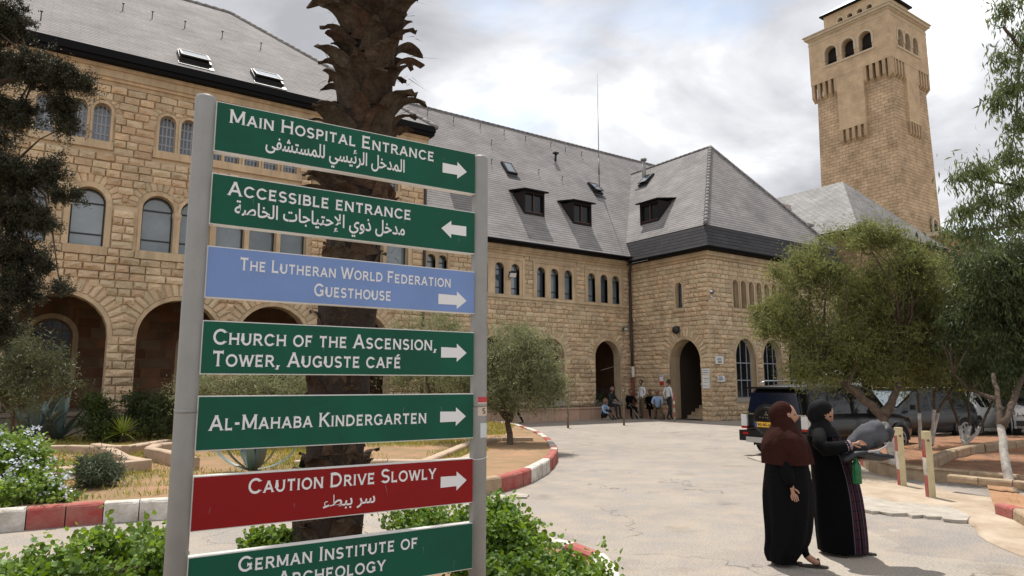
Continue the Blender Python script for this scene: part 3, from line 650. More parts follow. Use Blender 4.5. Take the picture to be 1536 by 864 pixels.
# ---- stones: the 300 that show largest are objects, the rest one part
def vis(s):
    PL, x, z, ww, hh = s[:5]; p = PL.at(x+ww/2, z+hh/2); d = (p-Vector((0, 0, EYE))); ang = abs(d.normalized().dot(PL.n))
    cf = p.dot(CAMF); sx = 768+FPX*p.dot(CAMR)/max(cf, .1)
    return (ww*hh*ang/d.length_squared) if 110 < sx < 1130 and PL is PA else (ww*hh*ang/d.length_squared)*.5
STONES.sort(key=vis, reverse=True)
def rotm(PL): return Matrix((PL.d, -PL.n, Vector((0, 0, 1)))).transposed()
for s in STONES[:300]:
    PL, x, z, ww, hh, bu, k = s
    o = link('stone', POOL_ME[k], HOS); o.matrix_basis = Matrix.Translation(PL.at(x, z, .004)) @ rotm(PL).to_4x4() @ Matrix.Diagonal((ww, bu, hh, 1))
def merge_stones(lst, name, m):
    Vs = []; Fs = []; b = 0
    for PL, x, z, ww, hh, bu, k in lst:
        V, F = POOL[k]; d = np.array(PL.d); n = np.array(PL.n); o = np.array(PL.at(x, z, .004))
        W = o+np.outer(V[:, 0]*ww, d)+np.outer(V[:, 1]*bu, n); W[:, 2] += V[:, 2]*hh
        Vs.append(W); Fs.append(np.array(F)+b); b += len(V)
    return npmesh(name, np.concatenate(Vs), np.concatenate(Fs), m, HOS)
tag(merge_stones(STONES[300:], 'small_stones', M_stone), kind='stuff')
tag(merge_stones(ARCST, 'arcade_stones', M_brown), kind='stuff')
link = _link
# ------------------------------------------------------------------ bell tower
TX, TY = 77.0, 38.5
TW = thing('bell_tower', 'tall square sandstone bell tower with arched belfry openings rising behind the hospital roofs', 'tower', (TX, TY, 0))
def tbox(mb, x0, x1, y0, y1, z0, z1, mi=0, faces='FLRB', taper=None):
    a0, a1, b0, b1 = taper or (x0, x1, y0, y1)
    lo = [(x0, y0, z0), (x1, y0, z0), (x1, y1, z0), (x0, y1, z0)]; hi = [(a0, b0, z1), (a1, b0, z1), (a1, b1, z1), (a0, b1, z1)]
    for k, (i, j) in enumerate(((0, 1), (1, 2), (2, 3), (3, 0))):
        wd = (Vector(lo[j])-Vector(lo[i])).length
        mb.poly([lo[i], lo[j], hi[j], hi[i]], [(0, z0), (wd, z0), (wd, z1), (0, z1)], mi)
    mb.poly(hi, [(p[0], p[1]) for p in hi], mi)
def rel(o): o.location = (-TX, -TY, 0); o.parent = TW; return o
B0 = (72.85, 81.55, 33.72, 43.2); B1 = (73.15, 80.75, 34.08, 42.6)
mb = MB(); tbox(mb, B0[0], B0[1], B0[2], B0[3], 0, 35, taper=B1)
rel(mb.build('shaft', M_tower))
# upper body with belfry openings on the two visible faces
ux0, ux1, uy0, uy1, uz0, uz1 = 72.68, 81.15, 33.72, 43.05, 36.5, 42.0
PTL = Plane((ux0, uy1, 0), (0, -1, 0)); PTF = Plane((ux0, uy0, 0), (1, 0, 0))
bl = [op(uy1-c, 1.4, 38.3, 40.5, depth=.8) for c in (40.42, 38.38, 36.38)]; bf = [op(c-ux0, 1.15, 38.15, 40.25, depth=.8) for c in (74.98, 76.55, 78.3)]
mb = MB(); wall(mb, PTL, 0, uy1-uy0, [(uz0, uz1, bl)]); wall(mb, PTF, 0, ux1-ux0, [(uz0, uz1, bf)])
mb.poly([(ux1, uy0, uz0), (ux1, uy1, uz0), (ux1, uy1, uz1), (ux1, uy0, uz1)], [(0, 0), (9, 0), (9, 6), (0, 6)]); mb.poly([(ux1, uy1, uz0), (ux0, uy1, uz0), (ux0, uy1, uz1), (ux1, uy1, uz1)], [(0, 0), (9, 0), (9, 6), (0, 6)])
rel(mb.build('upper_body', M_towers))
M_paletrim = mat('pale_limestone_trim', (.50, .42, .31), .85, var=.2, vscale=2)
mb = MB()
for PL, ops in ((PTL, bl), (PTF, bf)):
    for o in ops: ringtrim(mb, PL, o, 0, .22, .06, down=.9)
    a, b = min(o['c'] for o in ops), max(o['c'] for o in ops); pbox(mb, PL, a-.95, b+.95, ops[0]['zs']-.22, ops[0]['zs'], -.3, .1)
rel(mb.build('belfry_arch_trim', M_paletrim))
for PL, ops in ((PTL, bl), (PTF, bf)):
    for o in ops:
        mb = MB(); mb.poly([PL.at(p, q, -.78) for p, q in ((o['c']-.8, o['zs']-.1), (o['c']+.8, o['zs']-.1), (o['c']+.8, o['zt']+.1), (o['c']-.8, o['zt']+.1))])
        for k in range(4): pbox(mb, PL, o['c']-.75, o['c']+.75, o['zs']+.15+k*.18, o['zs']+.22+k*.18, -.7, -.6)
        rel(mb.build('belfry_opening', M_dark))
    for p, q in zip(sorted(ops, key=lambda o: o['c'])[:-1], sorted(ops, key=lambda o: o['c'])[1:]):
        m_ = (p['c']+q['c'])/2; mb = MB(); P_ = PL.at(m_, 0, -.35)
        mb.tube([P_+Vector((0, 0, z)) for z in (p['zs'], p['zs']+.1, p['zs']+1.1, p['zs']+1.2, p['zs']+1.45)], [.24, .15, .14, .22, .3], 10, smooth=True); rel(mb.build('belfry_column', M_paletrim))
# corbel slots: ribs and dark gaps carry the wider top
def corbels(PL, s0, s1, z0, z1, n, off0, off1):
    mb = MB(); wdt = (s1-s0)/(2*n+1)
    for i in range(n+1):
        a = s0+i*2*wdt; b = a+wdt
        v = [PL.at(a, z0, off0), PL.at(b, z0, off0), PL.at(a, z1, off0), PL.at(b, z1, off0), PL.at(a, z0+.5, off1), PL.at(b, z0+.5, off1), PL.at(a, z1, off1), PL.at(b, z1, off1)]
        mb.mesh(v, [(0, 1, 5, 4), (4, 5, 7, 6), (0, 4, 6, 2), (1, 3, 7, 5)])
    rel(mb.build('corbels', M_towers))
def strip(PL, s0, s1, z0, z1, off):
    mb = MB(); v = [PL.at(a, b, off) for a, b in ((s0, z0), (s1, z0), (s1, z1), (s0, z1))]; mb.poly(v, [(s0, z0), (s1, z0), (s1, z1), (s0, z1)]); 
    for a in (s0, s1): mb.poly([PL.at(a, z0, off), PL.at(a, z1, off), PL.at(a, z1, off-.6), PL.at(a, z0, off-.6)], [(0, z0), (0, z1), (.6, z1), (.6, z0)])
    mb.poly([PL.at(s0, z0, off), PL.at(s1, z0, off), PL.at(s1, z0, off-.6), PL.at(s0, z0, off-.6)])
    return mb
wl = uy1-uy0; wf = ux1-ux0
corbels(PTL, 0.05, 3.1, 34.4, 36.5, 4, -.55, -.02); corbels(PTL, 6.15, wl-.02, 34.4, 36.5, 4, -.55, -.02)
corbels(PTF, .05, 3.0, 34.3, 36.5, 4, -.5, -.02); corbels(PTF, 5.7, wf-.02, 34.3, 36.5, 4, -.5, -.02)
for PL, a, b, z in ((PTL, 3.1, 6.15, 30.1), (PTF, 3.0, 5.7, 29.9)):
    rel(strip(PL, a, b, z, 36.5, -.02).build('centre_panel', M_towers)); corbels(PL, a, b, z-1.8, z, 4, -.6, -.04)
mb = MB()
for z0, z1, e in ((42.0, 42.2, .12), (42.2, 42.5, .35), (42.5, 42.62, .48)):
    mb.box(((ux0+ux1)/2, (uy0+uy1)/2, (z0+z1)/2), (ux1-ux0+2*e, uy1-uy0+2*e, z1-z0))
mb.box(((ux0+ux1)/2, (uy0+uy1)/2, 41.55), (ux1-ux0+.08, uy1-uy0+.08, .14)); rel(mb.build('cornice', M_paletrim))
t0 = (73.8, 80.0, 34.9, 41.6); PT2 = Plane((t0[0], t0[3], 0), (0, -1, 0))
b2 = [op(t0[3]-c, .62, 42.95, 44.0, depth=.5) for c in (39.6, 38.45, 37.3, 36.2)]
mb = MB(); wall(mb, PT2, 0, t0[3]-t0[2], [(42.6, 44.9, b2)]); wall(mb, Plane((t0[0], t0[2], 0), (1, 0, 0)), 0, t0[1]-t0[0], [(42.6, 44.9, [])]); mb.poly([(t0[1], t0[2], 42.6), (t0[1], t0[3], 42.6), (t0[1], t0[3], 44.9), (t0[1], t0[2], 44.9)]); rel(mb.build('lantern_storey', M_towers))
mb = MB()
for o in b2: ringtrim(mb, PT2, o, 0, .13, .04, down=.6)
pbox(mb, PT2, 1.4, 6.0, 42.82, 42.95, -.2, .06); rel(mb.build('lantern_trim', M_paletrim))
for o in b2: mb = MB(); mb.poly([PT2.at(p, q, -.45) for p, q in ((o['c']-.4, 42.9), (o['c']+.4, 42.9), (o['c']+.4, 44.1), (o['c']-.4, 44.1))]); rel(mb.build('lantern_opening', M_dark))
mb = MB(); c_ = (76.9, 38.25); e = .35; r4 = [(t0[0]-e, t0[2]-e, 44.95), (t0[1]+e, t0[2]-e, 44.95), (t0[1]+e, t0[3]+e, 44.95), (t0[0]-e, t0[3]+e, 44.95)]
mb.box((c_[0], c_[1], 44.98), (t0[1]-t0[0]+2*e, t0[3]-t0[2]+2*e, .16), 1)
for i in range(4): roof(mb, [[tuple(Vector(r4[i])+Vector((0, 0, .12))), tuple(Vector(r4[(i+1) % 4])+Vector((0, 0, .12))), (c_[0], c_[1], 47.6)]])
rel(mb.build('tower_roof', [mat('sheet_lead_roof', (.7, .7, .7), .6), M_gutter]))
mb = MB(); P3 = Plane((0, 33.74, 0), (1, 0, 0)); oo = op(79.3, .8, 17.4, 19.4); ringtrim(mb, P3, oo, 0, .3, .12, down=1.2); rel(mb.build('window_trim', M_paletrim))
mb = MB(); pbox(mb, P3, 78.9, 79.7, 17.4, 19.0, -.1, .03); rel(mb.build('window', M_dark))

# ------------------------------------------------------------------ church hall roof between hospital and tower
CH = thing('church_hall', 'stone church hall with steep silvery hipped roof standing before the bell tower', 'building', (44, 26, 0))
def relc(o, root, p): o.location = (-p[0], -p[1], 0); o.parent = root; return o
cx0, cx1, cy, cz = 38.0, 49.0, 20.2, 10.6
cmid = 43.6; cpk = 15.2; capex = 24.0
mb = MB(); tbox(mb, cx0+.4, cx1-.4, cy+.4, 44, 0, cz-.2); relc(mb.build('wall', M_wallfar), CH, (44, 26))
mb = MB(); roof(mb, [[(cx0, cy, cz), (cx0, 44, cz), (cmid, 44, cpk), (cmid, capex, cpk)], [(cx0, cy, cz), (cx1, cy, cz), (cmid, capex, cpk)], [(cx1, cy, cz), (cx1, 44, cz), (cmid, 44, cpk), (cmid, capex, cpk)]]); relc(mb.build('roof', [tilemat('silvery_roof_slate', (.25, .245, .24), (.19, .185, .18), (.11, .105, .105), .42, .22, .018, rough=.7, bump=.7, stain=.4, spec=.2)]), CH, (44, 26))
mb = MB(); mb.box(((cx0+cx1)/2, cy+.05, cz-.12), (cx1-cx0, .12, .2)); mb.box((cx0+.05, 32, cz-.12), (.12, 23.6, .2)); relc(mb.build('gutter', M_gutter), CH, (44, 26))
CH2 = thing('hall_annex', 'low annex with reddish tiled roof peeping out between hospital wing and church hall', 'building', (40, 27, 0))
a0 = FY(1150, 298, 27.0); a1 = FY(1203, 313, 27.0)
mb = MB(); roof(mb, [[(a0[0]-2, 24.2, a0[1]-3.2), (a1[0]+1.2, 24.2, a0[1]-3.2), (a1[0], 27, a0[1]-.05), (a0[0]-2, 27, a0[1]-.05)], [(a0[0]-2, 30, a0[1]-3.2), (a1[0]+1.2, 30, a0[1]-3.2), (a1[0], 27, a0[1]-.05), (a0[0]-2, 27, a0[1]-.05)]]); relc(mb.build('roof', M_roofred), CH2, (40, 27))
mb = MB(); tbox(mb, a0[0]-2, a1[0]+.8, 24.5, 29.8, 0, a0[1]-3.3); relc(mb.build('wall', M_wallfar), CH2, (40, 27))
q0 = FY(1176, 330, 23.2); q1 = FY(1212, 324, 23.2)
mb = MB(); mb.box(((q0[0]+q1[0])/2, 24.6, q0[1]-1.2), (q1[0]-q0[0], 2.8, 2.2)); mb.box(((q0[0]+q1[0])/2, 24.5, q0[1]-.03), (q1[0]-q0[0]+.3, 3.2, .12), 1); relc(mb.build('dormer', [M_slated, M_metal]), CH2, (40, 27))
LB = thing('low_annex', 'low flat roofed stone annex half hidden behind the trees at the tower foot', 'building', (75, 30, 0))
mb = MB(); tbox(mb, 62, 92, 26, 33, 0, 14.2); mb.box((77, 29.5, 14.3), (31, 8, .3), 1); relc(mb.build('wall', [M_wallfar, M_paletrim]), LB, (75, 30))
# ------------------------------------------------------------------ ground and roadway
def asphalt():
    m = mat('sun_bleached_asphalt', (.33, .31, .29), .9, bump=.0); t = m.node_tree; P = t.nodes['Principled BSDF']; nn = t.nodes.new; ll = t.links.new
    g = nn('ShaderNodeNewGeometry')
    def noise(sc, det=6, ro=.6, src=None):
        n = nn('ShaderNodeTexNoise'); n.inputs['Scale'].default_value = sc; n.inputs['Detail'].default_value = det; n.inputs['Roughness'].default_value = ro; ll(src or g.outputs['Position'], n.inputs['Vector']); return n
    def ramp(src, *st):
        r = nn('ShaderNodeValToRGB'); cr = r.color_ramp
        for i, (p, c) in enumerate(st):
            e = cr.elements[i] if i < 2 else cr.elements.new(p); e.position = p; e.color = (*c, 1) if len(c) == 3 else c
        ll(src, r.inputs[0]); return r
    a = ramp(noise(.35, 5, .6).outputs['Fac'], (.3, (.285, .258, .228)), (.72, (.375, .34, .295)))
    sp = ramp(noise(48, 4, .75).outputs['Fac'], (.36, (.45, .45, .45)), (.66, (1.4, 1.4, 1.4)))
    mu = nn('ShaderNodeMix'); mu.data_type = 'RGBA'; mu.blend_type = 'MULTIPLY'; mu.inputs[0].default_value = .75; ll(a.outputs[0], mu.inputs['A']); ll(sp.outputs[0], mu.inputs['B'])
    # sealed bands and cracks
    wn = noise(.5, 4, .6); vm = nn('ShaderNodeMix'); vm.data_type = 'VECTOR'; vm.inputs[0].default_value = .35
    dis = nn('ShaderNodeVectorMath'); dis.operation = 'SCALE'; ll(wn.outputs['Color'], dis.inputs[0]); dis.inputs['Scale'].default_value = 3.2
    ad = nn('ShaderNodeVectorMath'); ll(g.outputs['Position'], ad.inputs[0]); ll(dis.outputs[0], ad.inputs[1])
    v = nn('ShaderNodeTexVoronoi'); v.feature = 'DISTANCE_TO_EDGE'; v.inputs['Scale'].default_value = .19; ll(ad.outputs[0], v.inputs['Vector'])
    cr = ramp(v.outputs['Distance'], (0.0, (.30, .30, .30)), (.0042, (1, 1, 1)))
    gate = ramp(noise(.6, 2).outputs['Fac'], (.44, (0, 0, 0)), (.52, (1, 1, 1)))
    ck = nn('ShaderNodeMix'); ck.data_type = 'RGBA'; ck.blend_type = 'MULTIPLY'; ll(gate.outputs[0], ck.inputs[0]); ll(mu.outputs['Result'], ck.inputs['A']); ll(cr.outputs[0], ck.inputs['B'])
    v2 = nn('ShaderNodeTexVoronoi'); v2.feature = 'F1'; v2.inputs['Scale'].default_value = .11; ll(ad.outputs[0], v2.inputs['Vector'])
    pt = ramp(v2.outputs['Color'], (.3, (.82, .82, .85)), (.7, (1.08, 1.07, 1.04)))
    fin = nn('ShaderNodeMix'); fin.data_type = 'RGBA'; fin.blend_type = 'MULTIPLY'; fin.inputs[0].default_value = 1; ll(ck.outputs['Result'], fin.inputs['A']); ll(pt.outputs[0], fin.inputs['B'])
    oil = ramp(noise(1.1, 3, .5).outputs['Fac'], (.62, (1, 1, 1)), (.74, (.72, .71, .70)))
    om = nn('ShaderNodeMix'); om.data_type = 'RGBA'; om.blend_type = 'MULTIPLY'; om.inputs[0].default_value = 1; ll(fin.outputs['Result'], om.inputs['A']); ll(oil.outputs[0], om.inputs['B']); fin = om
    dirt = ramp(noise(1.7, 7, .7).outputs['Fac'], (.42, (0, 0, 0)), (.75, (.6, .6, .6)))
    dm = nn('ShaderNodeMix'); dm.data_type = 'RGBA'; ll(dirt.outputs[0], dm.inputs[0]); ll(fin.outputs['Result'], dm.inputs['A']); dm.inputs['B'].default_value = (.42, .33, .24, 1)
    ll(dm.outputs['Result'], P.inputs['Base Color'])
    b = nn('ShaderNodeBump'); b.inputs['Strength'].default_value = .5; b.inputs['Distance'].default_value = .012; ll(noise(90, 3, .7).outputs['Fac'], b.inputs['Height']); ll(b.outputs[0], P.inputs['Normal'])
    return m
M_asph = asphalt()
mb = MB(); mb.poly([(-600, -600, -.02), (900, -600, -.02), (900, 900, -.02), (-600, 900, -.02)]); tag(mb.build('ground', mat('far_dry_ground', (.30, .24, .17), .95, var=.3, vscale=.3)), kind='structure')
mb = MB(); mb.poly([(-40, -20, 0), (60, -20, 0), (60, 28, 0), (-40, 28, 0)]); tag(mb.build('road', M_asph), kind='structure')
def gnoise(x, y, s=1.0): return mnoise.noise(Vector((x*s, y*s, 3.3)))

# ---- generic pieces along a path
def blockrow(pts, length, name, parent, matf, w=.17, h=.26, z=0.0, gap=.012, cant=0.0, jit=.006):
    """kerb stones of one length laid along a path, each an object"""
    P = [Vector((p[0], p[1], 0)) for p in pts]; seg = [(b-a).length for a, b in zip(P[:-1], P[1:])]; tot = sum(seg); n = max(1, round(tot/length)); out = []
    def at(d):
        d = min(max(d, 0), tot-1e-5)
        for a, b, l in zip(P[:-1], P[1:], seg):
            if d <= l: return a.lerp(b, d/l), (b-a).normalized()
            d -= l
    for i in range(n):
        p, _ = at(tot*i/n); q, _ = at(tot*(i+1)/n); d = (q-p); L_ = d.length-gap; d.normalize(); nr = Vector((-d.y, d.x, 0)); c = (p+q)/2
        mb = MB(); prof = [(0, 0), (0, h-.035), (.012, h-.012), (.035, h), (w-.02, h), (w, h-.02), (w, 0)]
        j = R.uniform(-jit, jit); v = []
        for e in (-L_/2, L_/2):
            for a, b in prof: v.append(c+d*e+nr*(a+j+R.uniform(-.004, .004))+Vector((0, 0, z+b+R.uniform(-.003, .003))))
        k = len(prof); f = [(a, a+1, k+a+1, k+a) for a in range(k-1)]+[tuple(range(k)), tuple(reversed(range(k, 2*k)))]
        mb.mesh(v, f); m = matf(i, c) if callable(matf) else matf
        out.append(mb.build(name, m, parent))
    return out
def smoothpath(pts, n=8):
    out = []; P = [Vector((p[0], p[1], 0)) for p in pts]
    for i in range(len(P)-1):
        a, b, c, d = P[max(i-1, 0)], P[i], P[i+1], P[min(i+2, len(P)-1)]
        for k in range(n):
            t = k/n; out.append(.5*((2*b)+(c-a)*t+(2*a-5*b+4*c-d)*t*t+(3*b-3*c+d-a)*t**3))
    out.append(P[-1]); return out

# ---- garden bed in front of the hospital
front = smoothpath([(-16, 10.7), (-8, 10.6), (-.2, 10.35), (1.6, 10.1), (4.4, 9.6), (5.8, 9.35), (6.9, 9.75), (8.2, 10.75), (9.35, 11.9), (10.5, 13.3), (12.2, 15.9), (13.7, 18.6), (15, 21.6), (15.3, 23.2)], 6)
n_ = len(front); bx = np.linspace(-16, 14.6, n_)
def gz(x, y): return .22+.03*gnoise(x, y, .8)+.012*gnoise(x, y, 4)
rows = 60; V = []; F = []
for i, p in enumerate(front):
    q = Vector((min(bx[i], 14.6), 24.2 if bx[i] < 12.5 else 24.2-(bx[i]-12.5)*.2, 0))
    for k in range(rows+1): c = p.lerp(q, k/rows); V.append((c.x, c.y+.1*(k == 0), gz(c.x, c.y)))
for i in range(n_-1):
    for k in range(rows): a = i*(rows+1)+k; F.append((a, a+rows+1, a+rows+2, a+1))
M_gard = mat('garden_earth', (.36, .20, .115), .95, col2=(.20, .15, .07), vscale=1.3, bump=1, bscale=22)
tag(npmesh('garden_soil', V, F, M_gard, smooth=True), kind='structure')
K = thing('garden_kerb', 'kerb of white and red painted stones along the garden beds', 'kerb', (0, 10, 0), kind='structure'); 
del K['category']
KM = Matrix.Translation((0, -10, 0))
def kmat(i, c):
    # pattern read from the photograph
    u = c.x
    if c.y > 12.9: return M_kerbr if (1 <= (c.y*1.3) % 3 < 2) else M_kerbw
    if c.x > 5.9:
        if c.x < 6.15: return M_kerbs
        if c.x < 7.2: return M_kerbr
        if c.x < 8.7: return M_kerbw
        return M_kerbr if c.x < 9.9 else M_kerbw
    if 3.9 < u: return M_kerbs
    return M_kerbr if (G(60, 797).x < u < G(153, 789).x or G(240, 780).x < u < G(300, 776).x or -2.6 < u < -1.6) else M_kerbw
def blk(path, ln, mt, **kw):
    for o in blockrow(path, ln, 'kerb_stone', K, mt, **kw): o.matrix_parent_inverse = KM
blk(front, .40, kmat)
# low garden walls
M_gw = mat('pinkish_garden_wall_stone', (.47, .35, .25), .85, var=.25, vscale=4, bump=.6, bscale=18)
def gwall(pix, zt, lab, h=.3, w=.2, ln=.9, zz=.22):
    pts = [G(x, y, zz+h) for x, y in pix]
    root = thing('garden_wall', lab, 'low wall', (pts[0].x, pts[0].y, 0)); IM = Matrix.Translation((-pts[0].x, -pts[0].y, 0))
    for o in blockrow(smoothpath(pts, 4), ln, 'coping_stone', root, M_gw, w=w, h=h, z=zz-.02): o.matrix_parent_inverse = IM
gwall([(40, 706), (75, 701), (150, 693.5), (229, 687)], 0, 'straight low stone garden wall nearest the grey green shrub', h=.24)
gwall([(30, 668), (90, 667), (139, 667), (162, 673), (182, 684), (205, 688)], 0, 'curving low stone wall edging the small garden bed', h=.2)
gwall([(135, 664), (180, 669), (215, 664), (258, 658)], 0, 'low stone garden wall before the spiky yellow green plant', h=.24)
gwall([(300, 684), (258, 673), (232, 671), (246, 663), (300, 660)], 0, 'pale stone bed edging behind the left pole of the signboard', h=.26)
gwall([(440, 690), (560, 688), (700, 686), (735, 657), (800, 655)], 0, 'low stone edging running under the olive tree bed', h=.12)
gwall([(640, 690), (725, 655)], 0, 'short low stone edging behind the signboard beside the olive bed', h=.12)
# walk between the beds
# ---- planter wall along the main wing
PLT = thing('planter_wall', 'long low pinkish stone planter wall at the foot of the arches', 'low wall', (19, 25.7, 0)); IM = Matrix.Translation((-19, -25.7, 0))
M_pink = mat('pink_limestone_block', (.50, .34, .25), .85, var=.2, vscale=3, bump=.4, bscale=14, rnd=.15)
for i in range(16):
    x = 13.2+i*.76; mb = MB(); mb.box((x+.38, 25.68, .27), (.745, .24, .54)); mb.box((x+.38, 25.66, .57), (.75, .3, .07)); o = mb.build('planter_block', M_pink, PLT); o.matrix_parent_inverse = IM
mb = MB(); mb.box((19.3, 26.1, .28), (12.2, .66, .5)); o = mb.build('planter_soil', M_dry, PLT); o.matrix_parent_inverse = IM

# ---- planter islands on the right with trees
RB = [(1290, 697), (1303, 706), (1331, 715), (1402, 723), (1448, 727), (1524, 735), (1700, 758)]
rb = [G(*p) for p in RB]
back = [G(1262, 668), G(1330, 664), G(1400, 664), G(1480, 664), G(1580, 664), G(1700, 668), G(1850, 672)]
V = []; F = []; fr = smoothpath(rb, 5); bk = smoothpath(back, 5)
for i, (p, q) in enumerate(zip(fr, bk)):
    for k in range(21): c = p.lerp(q, k/20); V.append((c.x, c.y, .2+.05*gnoise(c.x, c.y, 1.2)+.02*gnoise(c.x, c.y, 6)))
for i in range(len(fr)-1):
    for k in range(20): a = i*21+k; F.append((a, a+21, a+22, a+1))
tag(npmesh('tree_bed_soil', V, F, mat('tree_bed_earth', (.36, .17, .085), .95, col2=(.16, .09, .05), vscale=2.5, bump=1, bscale=20), smooth=True), kind='structure')
K2 = thing('tree_bed_kerb', 'rough stone kerb round the tree bed', 'kerb', (rb[0].x, rb[0].y, 0), kind='structure'); del K2['category']; IM2 = Matrix.Translation((-rb[0].x, -rb[0].y, 0))
for o in blockrow(fr, .55, 'kerb_stone', K2, lambda i, c: M_kerbr if i < 1 else M_kerbs, w=.18, h=.24, jit=.02): o.matrix_parent_inverse = IM2
inner = smoothpath([G(1400, 695, .3), G(1440, 678, .3), G(1500, 668, .3), G(1600, 662, .3)], 5)
for o in blockrow(inner, .5, 'kerb_stone', K2, M_kerbs, w=.18, h=.22, z=.15, jit=.02): o.matrix_parent_inverse = IM2
inner = smoothpath([G(1420, 712, .3), G(1460, 716, .3), G(1530, 722, .3), G(1620, 733, .3)], 5)
for o in blockrow(inner, .5, 'kerb_stone', K2, M_kerbs, w=.16, h=.1, z=.2, jit=.02): o.matrix_parent_inverse = IM2
# small kerb corner at the right edge, broken kerb slab
c3 = smoothpath([G(1493, 775), G(1515, 781), G(1545, 800), G(1600, 850)], 5)
K3 = thing('corner_kerb', 'kerb corner with one red stone at the edge of the paved path', 'kerb', (c3[0].x, c3[0].y, 0), kind='structure'); del K3['category']; IM3 = Matrix.Translation((-c3[0].x, -c3[0].y, 0))
for o in blockrow(c3, .42, 'kerb_stone', K3, lambda i, c: M_kerbr if i < 1 else M_kerbs, w=.16, h=.18): o.matrix_parent_inverse = IM3
V = []; F = []
for p in c3:
    for k in range(6): c = p+Vector((.6*k, .25*k, 0)); V.append((c.x+.1, c.y+.05, .13+.03*gnoise(c.x, c.y, 2)))
for i in range(len(c3)-1):
    for k in range(5): a = i*6+k; F.append((a, a+6, a+7, a+1))
tag(npmesh('corner_bed_soil', V, F, M_soil), kind='structure')
# paved sandy strip between the posts and the kerb: flagged sheet with a worn edge stone
sp = smoothpath([G(1200, 712), G(1262, 745), G(1330, 752), G(1400, 764), G(1455, 786), G(1480, 812), G(1620, 870)], 4); tp = smoothpath([G(1230, 700), G(1290, 712), G(1340, 722), G(1400, 735), G(1480, 748), G(1560, 760), G(1700, 790)], 4)
V = []; F = []
for p, q in zip(sp, tp):
    V += [(p.x, p.y, .004), tuple(p.lerp(q, .04)+Vector((0, 0, .03))), tuple(p.lerp(q, .5)+Vector((0, 0, .035))), (q.x, q.y, .036)]
for i in range(len(sp)-1):
    for k in range(3): a = i*4+k; F.append((a, a+4, a+5, a+1))
M_path = mat('dusty_concrete_path', (.47, .39, .30), .95, col2=(.30, .22, .15), vscale=1.6, bump=.8, bscale=16)
tag(npmesh('path', V, F, M_path), kind='structure')
def slab(pix, zt, name, m, lab=None, cat=None, kind='structure'):
    P = [G(x, y) for x, y in pix]; mb = MB(); n = len(P); mb.mesh([tuple(p) for p in P]+[(p.x+R.uniform(-.02, .02), p.y+R.uniform(-.02, .02), zt+R.uniform(-.006, .006)) for p in P], [tuple(range(n, 2*n))]+[(i, (i+1) % n, n+(i+1) % n, n+i) for i in range(n)])
    return tag(mb.build(name, m), lab, cat, kind=kind)
M_conc = mat('pale_broken_concrete', (.44, .395, .335), .9, var=.35, vscale=5, bump=.8, bscale=18)
slab([(1240, 742), (1266, 743), (1290, 748), (1322, 752), (1340, 757), (1380, 759), (1402, 763), (1420, 763), (1441, 770), (1456, 778), (1450, 786), (1431, 785), (1416, 783), (1411, 780), (1391, 779), (1383, 777), (1368, 778), (1361, 775), (1338, 775), (1321, 771), (1309, 772), (1290, 766), (1277, 767), (1245, 757)], .04, 'path_edge', M_conc)
slab([(1121, 687), (1140, 685), (1170, 694), (1190, 704), (1165, 701), (1150, 696)], .03, 'path_edge', M_conc)
for i, (px, py, s) in enumerate([(780, 745, 14), (752, 748, 16)]):
    slab([(px-s, py), (px-s*.2, py-3), (px+s, py-1), (px+s*.8, py+3), (px-s*.4, py+3)], .03, 'loose_slab', M_conc)

# ---- foreground bed (sign, palm, shrubs) with its painted kerb
fb = smoothpath([G(-60, 900), G(0, 895), G(120, 885), G(255, 880), G(450, 850), G(590, 822), G(700, 806), G(800, 822), G(862, 836), G(905, 852), G(930, 880), G(930, 960), G(880, 1100)], 5)
K4 = thing('foreground_kerb', 'painted kerb round the foreground bed', 'kerb', (fb[0].x, fb[0].y, 0), kind='structure'); del K4['category']; IM4 = Matrix.Translation((-fb[0].x, -fb[0].y, 0))
for o in blockrow(fb[30:][::-1], .5, 'kerb_stone', K4, lambda i, c: M_kerbr if i % 4 == 2 else M_kerbw, w=.16, h=.16): o.matrix_parent_inverse = IM4
V = []; F = []; n2 = len(fb); cen = [DEP(768+(p.dot(CAMR)/max(p.dot(CAMF), 1))*300, 700, .5) for p in fb]
for p, q in zip(fb, cen):
    q = Vector((q.x, q.y, 0))
    for k in range(13): c = p.lerp(q, k/12); V.append((c.x, c.y, .1+.03*gnoise(c.x, c.y, 2)))
for i in range(n2-1):
    for k in range(12): a = i*13+k; F.append((a, a+13, a+14, a+1))
tag(npmesh('foreground_bed_soil', V, F, M_dry, smooth=True), kind='structure')
# ------------------------------------------------------------------ signboard
SG = FY  # keep names short
sa = math.radians(57.6); us = Vector((math.sin(sa-HEAD+PI/2), math.cos(sa-HEAD+PI/2), 0))   # along the board
us = Vector((math.cos(sa-HEAD), -math.sin(sa-HEAD), 0)); ns = us.cross(Vector((0, 0, 1)))
SD = 2.85
S0 = -ns*SD            # foot of the perpendicular from the viewer to the board's plane
SIGN = thing('signboard', 'tall multi panel direction signboard with green, blue and red panels between two metal posts', 'sign', S0+us*.36, math.atan2(us.y, us.x))
